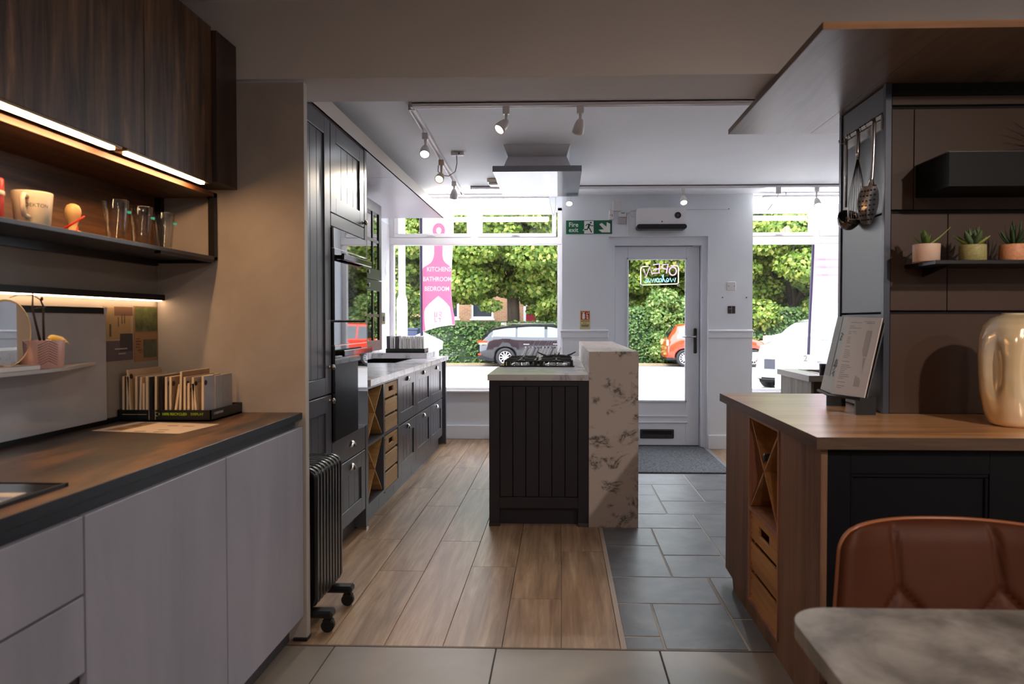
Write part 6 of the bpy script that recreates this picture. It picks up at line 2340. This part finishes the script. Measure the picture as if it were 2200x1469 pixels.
def hedge(x0, x1, y0, y1, z1, seed, label):
    t = thing('hedge', ((x0 + x1) / 2, y0, GZ), label, 'hedge')
    B().box(x0 + 0.1, x1 - 0.1, y0 + 0.1, y1, GZ, z1 - 0.1).build('core', mat('hedge_core', (36, 56, 34), 0.9), t)
    rs = np.random.RandomState(seed)
    n = int((x1 - x0) * (z1 - GZ) * 330 + (x1 - x0) * (y1 - y0) * 170)
    fx = rs.uniform(x0, x1, n)
    top = rs.rand(n) < 0.3
    fz = np.where(top, z1 + rs.normal(0, 0.03, n), GZ + (z1 - GZ) * rs.rand(n) ** 0.9)
    fy = np.where(top, rs.uniform(y0, y1, n), y0 + np.abs(rs.normal(0, 0.05, n)))
    fy += 0.07 * np.sin(fx * 3.1 + fz * 2.2)
    p = np.stack([fx, fy, fz], 1)
    nrm = rs.normal(size=(n, 3)) * 0.6 + np.array([0, -0.7, 0.5])
    nrm /= np.linalg.norm(nrm, axis=1)[:, None]
    tt = rs.normal(size=(n, 3))
    tt -= nrm * (tt * nrm).sum(1)[:, None]
    tt /= np.linalg.norm(tt, axis=1)[:, None]
    s = np.cross(nrm, tt)
    L = 0.12 * rs.uniform(0.7, 1.3, size=(n, 1))
    V = np.stack([p - tt * L * 0.5, p + s * L * 0.35, p + tt * L * 0.5, p - s * L * 0.35], 1).reshape(-1, 3)
    leaf_object('foliage', V, n, hedge_m, t)


hedge(-12.0, 1.0, 25.1, 25.8, 1.20, 31, 'long clipped green hedge behind the dark estate car')
hedge(1.0, 13.0, 25.2, 25.9, 1.72, 32, 'taller clipped green hedge behind the red car')

# brick house across the street
t = thing('brick_house', (-3, 33.5, GZ), 'brown brick house behind the trees across the street', 'house')
k = N('brown_brickwork')
co = k.coords((1, 1, 1), False)
sp2 = k.n('SeparateXYZ')
k.l(co, sp2)
cb = k.n('CombineXYZ')
k.l(sp2, cb, 0, 0)
k.l(sp2, cb, 2, 1)
br = k.n('TexBrick')
br.inputs['Color1'].default_value = lin((164, 112, 80))
br.inputs['Color2'].default_value = lin((188, 138, 100))
br.inputs['Mortar'].default_value = lin((186, 170, 150))
br.inputs['Scale'].default_value = 1.0
br.inputs['Brick Width'].default_value = 0.225
br.inputs['Row Height'].default_value = 0.075
br.inputs['Mortar Size'].default_value = 0.008
k.l(cb, br)
k.l(br, k.p, 0, 'Base Color')
k.p.inputs['Roughness'].default_value = 0.85
b = B()
b.box(-9, 0.5, 33.0, 40, GZ, 1.40)
b.box(-9, -6.6, 33.0, 40, 1.40, 2.62)
b.box(-4.92, -4.33, 33.0, 40, 1.40, 2.62)
b.box(-3.24, 0.5, 33.0, 40, 1.40, 2.62)
b.box(-9, 0.5, 33.0, 40, 2.62, 5.4)
b.box(-6.6, -4.92, 33.3, 40, 1.40, 2.62)
b.box(-4.33, -3.24, 33.3, 40, 1.40, 2.62)
b.build('wall', k.m, t)
dpane = mat('dark_house_glass', (58, 66, 74), 0.08)
for (x0, x1) in ((-6.6, -4.92), (-4.33, -3.24)):
    f = B().box(x0, x1, 33.05, 33.15, 1.40, 1.50).box(x0, x1, 33.05, 33.15, 2.52, 2.62).box(x0, x0 + 0.1, 33.05, 33.15, 1.5, 2.52).box(x1 - 0.1, x1, 33.05, 33.15, 1.5, 2.52).box(x0, x1, 33.05, 33.15, 2.16, 2.22)
    f = f.build('window', upvc, t)
    B().box(x0 + 0.1, x1 - 0.1, 33.10, 33.12, 1.5, 2.52).build('pane', dpane, f)
    B().box(x0 - 0.06, x1 + 0.06, 32.94, 33.06, 1.32, 1.40).build('sill', upvc, f)
dr = B().box(-1.78, -1.66, 32.93, 33.0, 0.2, 2.1).box(-1.16, -1.04, 32.93, 33.0, 0.2, 2.1).box(-1.78, -1.04, 32.93, 33.0, 2.0, 2.1).build('door_frame', upvc, t)
B().box(-1.66, -1.16, 32.95, 33.0, 0.2, 2.0).build('door', mat('dark_red_door', (150, 40, 56), 0.4), dr)
B().prism([(32.6, 5.4), (40.4, 5.4), (36.5, 7.6)], 'x', -9.3, 0.8).build('roof', mat('brown_roof_tiles', (110, 74, 60), 0.8, noise=0.15, nscale=4), t)


# cars ---------------------------------------------------------------
def lerpk(keys, x):
    for (a, va), (c, vc) in zip(keys, keys[1:]):
        if x <= c:
            f = (x - a) / (c - a) if c > a else 0
            f = max(0, min(1, f))
            f = f * f * (3 - 2 * f) * 0.5 + f * 0.5
            return va + (vc - va) * f
    return keys[-1][1]


def car(name, loc, rotz, L, Wd, roof, belt, wheels, wr, paint, label, side_glass, screens, lamps, zbase=0.2, spokes=10, extras=None):
    """built along +x (nose at x = L), wheels on the ground at z = 0"""
    t = thing(name, loc, label, 'car')
    t.rotation_euler = (0, 0, rotz)
    xs = sorted(set([L * i / 46 for i in range(47)] + [w_ + wr * 1.2 * k_ for w_ in wheels for k_ in (-1.0, -0.92, -0.75, -0.5, -0.25, 0, 0.25, 0.5, 0.75, 0.92, 1.0)]))
    xs = [x for x in xs if 0 <= x <= L]
    hw = Wd / 2

    def ring(x):
        tp = min(1, 0.80 + 0.20 * min(1, x / 0.45) ** 0.6, 0.74 + 0.26 * min(1, (L - x) / 0.6) ** 0.6)
        w_ = hw * tp
        zb = zbase + 0.10 * max(0, 1 - x / 0.35) + 0.06 * max(0, 1 - (L - x) / 0.4)
        for wx in wheels:
            d_ = abs(x - wx)
            a_ = wr * 1.2
            if d_ < a_:
                zb = max(zb, wr * 0.95 + math.sqrt(a_ * a_ - d_ * d_) * 0.98)
        zr = lerpk(roof, x)
        zl = min(lerpk(belt, x), zr - 0.03)
        f = min(1, max(0, (zr - zl) / 0.5))
        wt = w_ * (0.97 - 0.25 * f)
        zm = max(zb + 0.01, min(0.58 * zl + 0.1, zl - 0.04))
        zm = min(zm, zl - 0.01)
        zb = min(zb, zm - 0.005)
        return [(w_ * 0.95, zb), (w_ * 0.995, zb + (zm - zb) * 0.35), (w_, zm), (w_ * 0.965, zl), (wt, zr - 0.035 * f - 0.008), (wt * 0.86, zr - 0.004), (wt * 0.5, zr + 0.012 * f), (0, zr + 0.018 * f)]

    def full(x):
        r = ring(x)
        return [(x, -y, z) for (y, z) in r] + [(x, y, z) for (y, z) in reversed(r[:-1])]

    b = B()
    rows = [full(x) for x in xs]
    b.grid(rows)
    b.face(rows[0])
    b.face(list(reversed(rows[-1])))
    b.build('body', paint, t, local=True)
    b = B()
    b.box(0.25, L - 0.25, -hw * 0.8, hw * 0.8, 0.16, 0.62)
    b.build('underbody', void, t, local=True)
    gl = mat('car_glass', (40, 44, 48), 0.03, ior=2.2)
    for (xa, xb) in side_glass:
        n_ = 8
        for sd in (-1, 1):
            lo, hi = [], []
            for i in range(n_ + 1):
                x = xa + (xb - xa) * i / n_
                r = ring(x)
                (y0_, z0_), (y1_, z1_) = r[3], r[4]
                if z1_ - z0_ < 0.16:
                    fa, fb = 0.3, 0.55
                else:
                    fa, fb = 0.05 / (z1_ - z0_) * 0.6, 1 - 0.05 / (z1_ - z0_)
                lo.append((x, sd * (y0_ + (y1_ - y0_) * fa + 0.006), z0_ + (z1_ - z0_) * fa))
                hi.append((x, sd * (y0_ + (y1_ - y0_) * fb + 0.006), z0_ + (z1_ - z0_) * fb))
            B().grid([lo, hi]).build('side_window', gl, t, local=True)
    for (xa, xb, nm) in screens:
        rws = []
        for i in range(7):
            x = xa + (xb - xa) * i / 6
            r = ring(x)
            c_ = []
            for q_ in (5, 6, 7):
                c_.append((x, r[q_][0], r[q_][1]))
            row = [(x, -y, z) for (x, y, z) in c_] + [(x, y, z) for (x, y, z) in reversed(c_[:-1])]
            rws.append([(p[0], p[1] * 0.98, p[2] + 0.012) for p in row])
        B().grid(rws).build(nm, gl, t, local=True)
    rub = mat('tyre_rubber', (30, 30, 33), 0.7)
    rim = mat('silver_rim', (205, 205, 210), 0.3, metal=0.7)
    for wx in wheels:
        for sd in (-1, 1):
            yc = sd * (hw - 0.115)
            M_ = Matrix.Rotation(R(90), 3, 'X')
            wb = B().lathe([(wr * 0.66, -0.1), (wr * 0.93, -0.105), (wr, -0.08), (wr, 0.08), (wr * 0.93, 0.105), (wr * 0.66, 0.1), (wr * 0.66, -0.1)], 28, (wx, yc, wr), M_).build('wheel', rub, t, local=True)
            b = B()
            b.lathe([(wr * 0.67, -0.09), (wr * 0.60, -0.10), (wr * 0.58, -0.04)], 28, (wx, yc, wr), M_ if sd > 0 else M_)
            b.lathe([(wr * 0.67, 0.09), (wr * 0.60, 0.10), (wr * 0.58, 0.04)], 28, (wx, yc, wr), M_)
            for k_ in range(spokes):
                a = 2 * math.pi * k_ / spokes
                dv = Vector((math.cos(a), 0, math.sin(a)))
                c_ = Vector((wx, yc + sd * 0.075, wr))
                b.tube([c_ + dv * wr * 0.12, c_ + dv * wr * 0.62], [0.028, 0.020], 5)
            b.cyl((wx, yc + sd * 0.06, wr), (wx, yc + sd * 0.095, wr), wr * 0.15, n=12)
            b.build('rim', rim, wb, local=True)
    for (nm, m_, pts) in lamps:
        bb = B()
        for (x0, x1, y0, y1, z0, z1) in pts:
            bb.box(x0, x1, y0, y1, z0, z1, 0.006)
            if nm not in ('number_plate', 'roof_aerial', 'badge_bar'):
                if y0 != -y1:
                    bb.box(x0, x1, -y0, -y1, z0, z1, 0.006)
        bb.build(nm, m_, t, local=True)
    return t


red_lamp = mat('red_tail_lamp', (230, 60, 30), 0.2)
amber = mat('orange_tail_lamp', (255, 190, 140), 0.15)
chrome = mat('chrome_trim', (210, 210, 214), 0.12, metal=1.0)
clear_lamp = mat('clear_head_lamp', (210, 216, 214), 0.1, metal=0.4)
blk = mat('car_black_trim', (22, 22, 26), 0.4)
car('estate_car', (-2.80, 24.0, GZ), 0.0, 4.65, 1.82,
    [(0, 0.80), (0.08, 0.93), (0.24, 1.10), (0.40, 1.27), (0.55, 1.33), (1.0, 1.40), (1.8, 1.455), (2.4, 1.45), (2.9, 1.36), (3.45, 1.03), (3.9, 0.96), (4.4, 0.80), (4.62, 0.62), (4.65, 0.5)],
    [(0, 0.74), (0.5, 1.0), (2.0, 0.97), (3.4, 0.97), (4.1, 0.84), (4.65, 0.45)], (0.93, 3.66), 0.325,
    mat('dark_blue_grey_car_paint', (20, 21, 30), 0.1, coat=1.0), 'dark grey estate car parked across the street, seen through the left window',
    ((0.50, 1.28), (1.34, 2.26), (2.36, 3.2)), ((0.07, 0.40, 'rear_window'), (2.85, 3.42, 'windscreen')),
    (('tail_lamp', red_lamp, [(-0.015, 0.30, -0.86, -0.55, 0.80, 0.89)]), ('lamp_strip', amber, [(0.03, 0.32, -0.885, -0.84, 0.76, 0.82)]), ('reflector', red_lamp, [(-0.01, 0.10, -0.80, -0.55, 0.40, 0.45)]),
     ('bumper_trim', blk, [(-0.02, 0.5, -0.80, -0.3, 0.24, 0.33)]), ('door_handle', chrome, [(1.55, 1.75, -0.93, -0.90, 0.76, 0.785), (2.55, 2.75, -0.93, -0.90, 0.77, 0.795)]),
     ('roof_rail', chrome, [(0.85, 2.6, -0.60, -0.57, 1.455, 1.485)]), ('roof_aerial', clear_lamp, [(0.72, 0.90, -0.03, 0.03, 1.42, 1.50)])))
car('hatchback_car', (3.62, 24.0, GZ), 0.0, 3.57, 1.63,
    [(0, 0.72), (0.03, 0.88), (0.12, 1.12), (0.35, 1.40), (0.8, 1.47), (1.5, 1.485), (2.0, 1.40), (2.6, 1.02), (3.0, 0.93), (3.4, 0.76), (3.54, 0.6), (3.57, 0.5)],
    [(0, 0.70), (0.4, 0.93), (1.6, 0.92), (2.6, 0.92), (3.1, 0.84), (3.57, 0.45)], (0.60, 2.90), 0.30,
    mat('orange_red_car_paint', (226, 62, 34), 0.15, coat=1.0), 'orange-red hatchback car parked across the street, seen through the door',
    ((0.40, 1.0), (1.06, 2.2)), ((0.06, 0.32, 'rear_window'), (1.98, 2.56, 'windscreen')),
    (('tail_lamp', amber, [(-0.012, 0.06, -0.72, -0.58, 0.72, 0.92)]), ('bumper_trim', blk, [(-0.02, 0.42, -0.74, -0.3, 0.23, 0.32)]), ('door_handle', chrome, [(1.2, 1.36, -0.84, -0.81, 0.78, 0.805)])), spokes=12)
white_paint = mat('white_car_paint', (196, 197, 202), 0.15, coat=1.0)
car('white_car', (7.85, 18.2, GZ), R(180 + 46), 4.2, 1.80,
    [(0, 0.8), (0.05, 1.0), (0.3, 1.4), (0.7, 1.55), (2.0, 1.60), (2.5, 1.52), (3.15, 1.10), (3.6, 1.02), (4.0, 0.92), (4.17, 0.74), (4.2, 0.55)],
    [(0, 0.75), (0.5, 0.98), (3.0, 1.0), (3.7, 0.94), (4.2, 0.5)], (0.78, 3.38), 0.33, white_paint,
    'white car facing the shop, seen through the right window',
    ((0.5, 1.4), (1.46, 2.7)), ((0.1, 0.4, 'rear_window'), (2.45, 3.12, 'windscreen')),
    (('head_lamp', clear_lamp, [(3.98, 4.14, -0.80, -0.52, 0.70, 0.84)]), ('grille', mat('dark_grille', (58, 60, 72), 0.4), [(4.10, 4.205, -0.48, 0.48, 0.48, 0.70)]), ('number_plate', sign_white, [(4.19, 4.22, -0.26, 0.26, 0.32, 0.43)]),
     ('lower_grille', blk, [(4.12, 4.2, -0.55, 0.55, 0.235, 0.30)]), ('badge_bar', chrome, [(4.14, 4.212, -0.5, 0.5, 0.70, 0.72)])))

# white lamp post, gate piers, bin ------------------------------------
t = thing('lamp_post', (-2.215, 9.5, -0.16), 'white-painted lamp post with a thick base outside the left window', 'lamp post')
wpaint = mat('white_outdoor_paint', (236, 236, 240), 0.5)
B().lathe([(0.075, 0), (0.075, 1.70), (0.07, 1.74), (0.048, 1.80), (0.046, 5.5), (0, 5.5)], 20, (-2.215, 9.5, -0.16)).build('column', wpaint, t)
B().box(-2.255, -2.175, 9.42, 9.44, 0.5, 0.95, 0.004).build('access_door', mat('white_door_panel', (214, 214, 220), 0.5), t)


def pier(x0, x1, y, zc0, zc1, zap, inset, label):
    w_ = x1 - x0
    t = thing('gate_pier', ((x0 + x1) / 2, y + w_ / 2, -0.16), label, 'gate pier', 'white gate piers')
    B().box(x0 + inset, x1 - inset, y + inset, y + w_ - inset, -0.16, zc0).build('pillar', wpaint, t)
    xm, ym = (x0 + x1) / 2, y + w_ / 2
    b = B()
    b.box(x0, x1, y, y + w_, zc0, zc1)
    b._add([(x0, y, zc1), (x1, y, zc1), (x1, y + w_, zc1), (x0, y + w_, zc1), (xm, ym, zap)], [(0, 1, 4), (1, 2, 4), (2, 3, 4), (3, 0, 4)])
    b.build('cap', wpaint, t)
    return t


pier(-2.06, -1.61, 8.85, 0.893, 1.0, 1.13, 0.045, 'white gate pier with a pyramid cap outside the left window')
p_ = pier(3.2, 3.735, 9.9, 0.97, 1.055, 1.145, 0.04, 'white gate pier with a pyramid cap outside the right window')
t = thing('brick_gatepost', (7.45, 24.3, GZ), 'small brick gatepost beside the red car across the street', 'gatepost')
B().box(7.2, 7.65, 24.15, 24.6, GZ, 0.45).build('post', mat('pale_brick', (206, 178, 152), 0.8, noise=0.12, nscale=10), t)
B().box(7.12, 7.73, 24.07, 24.68, 0.45, 0.58).box(7.22, 7.63, 24.17, 24.58, 0.58, 0.76).build('cap', mat('pale_stone', (214, 204, 192), 0.7), t)
t = thing('wheelie_bin', (-5.3, 24.2, GZ), 'dark blue wheelie bin by the hedge behind the white lamp post', 'bin')
binm = mat('dark_blue_bin', (48, 58, 88), 0.5)
b = B()
P = [(-5.52, 24.0, GZ + 0.03), (-5.12, 24.0, GZ + 0.03), (-5.12, 24.45, GZ + 0.03), (-5.52, 24.45, GZ + 0.03), (-5.60, 23.9, 0.95), (-5.04, 23.9, 0.95), (-5.04, 24.5, 0.95), (-5.60, 24.5, 0.95)]
b._add(P, [(0, 3, 2, 1), (4, 5, 6, 7), (0, 1, 5, 4), (1, 2, 6, 5), (2, 3, 7, 6), (3, 0, 4, 7)])
b.build('body', binm, t)
B().box(-5.63, -5.01, 23.86, 24.54, 0.955, 1.03, 0.02).build('lid', binm, t)
for x in (-5.6, -5.06):
    B().cyl((x - 0.03, 24.5, GZ + 0.1), (x + 0.03, 24.5, GZ + 0.1), 0.1, n=14).build('wheel', blk, t)

# feather flags -------------------------------------------------------
flag_white = cloth('white_flag_cloth', (244, 240, 248), 0.45)
flag_ink = mat('white_flag_ink', (246, 243, 248), 0.7)
flag_pink = cloth('pink_flag_print', (250, 140, 176), 0.45)
flag_pale = cloth('sun_bleached_pink', (246, 214, 234), 0.45)


def flag(x0, y0, zb, label, pole_pts, pinkm, wavy, tilt):
    t = thing('feather_flag', (x0, y0, zb), label, 'flag', 'shop feather flags')
    B().tube(pole_pts, 0.02, 8).build('pole', mat('dark_flag_pole', (52, 48, 84), 0.5), t)

    def W_(p):
        h_ = (p.z - zb)
        return (p.x + tilt * h_, p.y + wavy * math.sin(p.x * 9 + p.z * 1.4), p.z)

    def sheet(name, poly, m, off):
        """polygon given as rows (z, xa, xb) from the bottom up"""
        rows = []
        for (z, xa, xb) in poly:
            rows.append([W_(Vector((xa + (xb - xa) * i / 10, y0 + off, z))) for i in range(11)])
        return B().grid(rows).build(name, m, t)

    return t, W_, sheet


zb = 1.12
t, W_, sheet = flag(-1.84, 9.0, 0.97, 'pink and white feather flag reading KITCHENS BATHROOM BEDROOM outside the left window',
                    [(-1.836, 9.0, 1.0), (-1.838, 9.0, 1.6), (-1.842, 9.0, 2.4), (-1.842, 9.0, 3.3)], flag_pink, 0.012, 0.0)
L0 = -1.822


def right_edge(z):
    return lerpk([(1.10, -1.395), (1.25, -1.402), (1.45, -1.43), (1.7, -1.446), (2.0, -1.435), (2.4, -1.41), (3.2, -1.39)], z)


rows = []
for j in range(26):
    z = 1.13 + (3.2 - 1.13) * (j / 25) ** 1.0
    rows.append((z, L0, right_edge(z)))
# bottom hem rises to the right
b = B()
gr = []
for (z, xa, xb) in rows:
    row = []
    for i in range(11):
        u = i / 10
        lift = 0.09 * math.sin(u * math.pi / 2) * max(0, 1 - (z - 1.13) / 0.4)
        row.append(W_(Vector((xa + (xb - xa) * u, 9.0, z + lift))))
    gr.append(row)
b.grid(gr)
b.build('cloth', flag_white, t)


def warped_poly(name, pts, m, off, lift_b=True):
    def lf(x, z):
        u = (x - L0) / 0.42
        return 0.09 * math.sin(max(0, min(1, u)) * math.pi / 2) * max(0, 1 - (z - 1.13) / 0.4)
    cxm = sum(p[0] for p in pts) / len(pts)
    rows_ = []
    for (z, xa, xb) in pts:
        rows_.append([W_(Vector((xa + (xb - xa) * i / 10, 9.0 + off, z + lf(xa + (xb - xa) * i / 10, z)))) for i in range(11)])
    return B().grid(rows_).build(name, m, t)


bd = []
for j in range(14):
    z = 1.135 + (1.95 - 1.135) * j / 13
    bd.append((z, L0 + 0.0, right_edge(z) + 0.0))
bd += [(1.98, L0 + 0.01, -1.445), (2.01, L0 + 0.06, -1.475), (2.04, L0 + 0.105, -1.515), (2.08, -1.69, -1.545), (2.14, -1.672, -1.558), (2.3, -1.665, -1.555), (2.38, -1.662, -1.550)]
warped_poly('board_print', bd, flag_pink, -0.004)
rc = (-1.607, 2.47)
ringp = []
for a in range(33):
    an = R(-60) + R(300) * a / 32 - R(0)
    an = math.radians(-90 + 20) + math.radians(320) * a / 32
    ringp.append([W_(Vector((rc[0] + r_2 * math.sin(an + math.pi / 2) * 0.9, 9.0 - 0.004, rc[1] - r_2 * math.cos(an + math.pi / 2)))) for r_2 in (0.055, 0.098)])
ringp = []
for a in range(37):
    an = math.radians(10 * a)
    ringp.append([W_(Vector((rc[0] + r_2 * 0.85 * math.cos(an), 9.0 - 0.004, rc[1] + r_2 * math.sin(an)))) for r_2 in (0.04, 0.098)])
B().grid(ringp).build('ring_print', flag_pink, t)
hp = [(1.138, -1.785, -1.43), (1.3, -1.80, -1.443), (1.40, -1.80, -1.455), (1.44, -1.785, -1.462), (1.50, -1.735, -1.50), (1.56, -1.67, -1.555), (1.605, -1.615, -1.612)]
warped_poly('house_print', hp, flag_ink, -0.008)
for (s_, z, x, sc) in (('KITCHENS', 1.955, -1.605, 0.083), ('BATHROOM', 1.825, -1.625, 0.083), ('BEDROOM', 1.697, -1.632, 0.083)):
    text('lettering', s_, sc, flag_ink, t, (x, 9.0 - 0.009, z), FACE_CAM, 0.0005, 'CENTER', lambda w: W_(w), sx=0.82, bold=0.002)
b = B()
lg = (-1.62, 1.33)
for (p0, p1) in (((-0.04, 0.06), (-0.04, 0.0)), ((-0.04, 0.0), (-0.01, 0.0)), ((-0.01, 0.0), (-0.01, 0.06)), ((0.015, 0.06), (0.05, 0.06)), ((0.05, 0.06), (0.045, 0.03)), ((0.02, 0.03), (0.05, 0.0)), ((-0.04, -0.02), (-0.035, -0.07)), ((-0.035, -0.07), (-0.005, -0.06)), ((0.01, -0.02), (0.05, -0.025)), ((0.03, -0.02), (0.03, -0.07))):
    b.tube([W_(Vector((lg[0] + p0[0], 9.0 - 0.012, lg[1] + p0[1]))), W_(Vector((lg[0] + p1[0], 9.0 - 0.012, lg[1] + p1[1])))], 0.004, 5)
b.build('logo', flag_pale, t)

t, W_, sheet = flag(3.58, 9.75, 0.60, 'faded pink and white feather flag leaning outside the right window', [(3.505, 9.75, 0.80), (3.515, 9.75, 1.17), (3.56, 9.75, 2.36), (3.59, 9.75, 3.2)], flag_pale, 0.012, 0.0)
rw = []
for j in range(20):
    z = 1.20 + 2.0 * j / 19
    xl = 3.535 + (z - 1.2) * 0.032
    rw.append((z, xl, xl + 0.43 - 0.05 * math.sin((z - 1.2) * 1.4)))
sheet('cloth', rw, flag_white, 0.0)
sheet('board_print', [(z, a + 0.005, c2 - 0.005) for (z, a, c2) in rw if 1.5 < z < 2.3], flag_pale, -0.004)
for z in (2.14, 2.03, 1.92):
    B().box(3.60, 3.9, 9.735, 9.739, z - 0.014, z + 0.014).build('lettering_band', flag_white, t)
B().lathe([(0.16, 0), (0.17, 0.05), (0.03, 0.10), (0.025, 0.5), (0, 0.5)], 16, (3.50, 9.68, -0.16)).build('base', wpaint, t)
t = thing('house_number', (3.55, 9.92, 0.70), 'small grey number 2 on the white gate pier outside the right window', 'house number')
text('lettering', '2', 0.12, mat('faint_grey_print', (150, 150, 156), 0.6), t, (3.53, 9.938, 0.73), FACE_CAM, 0.001)
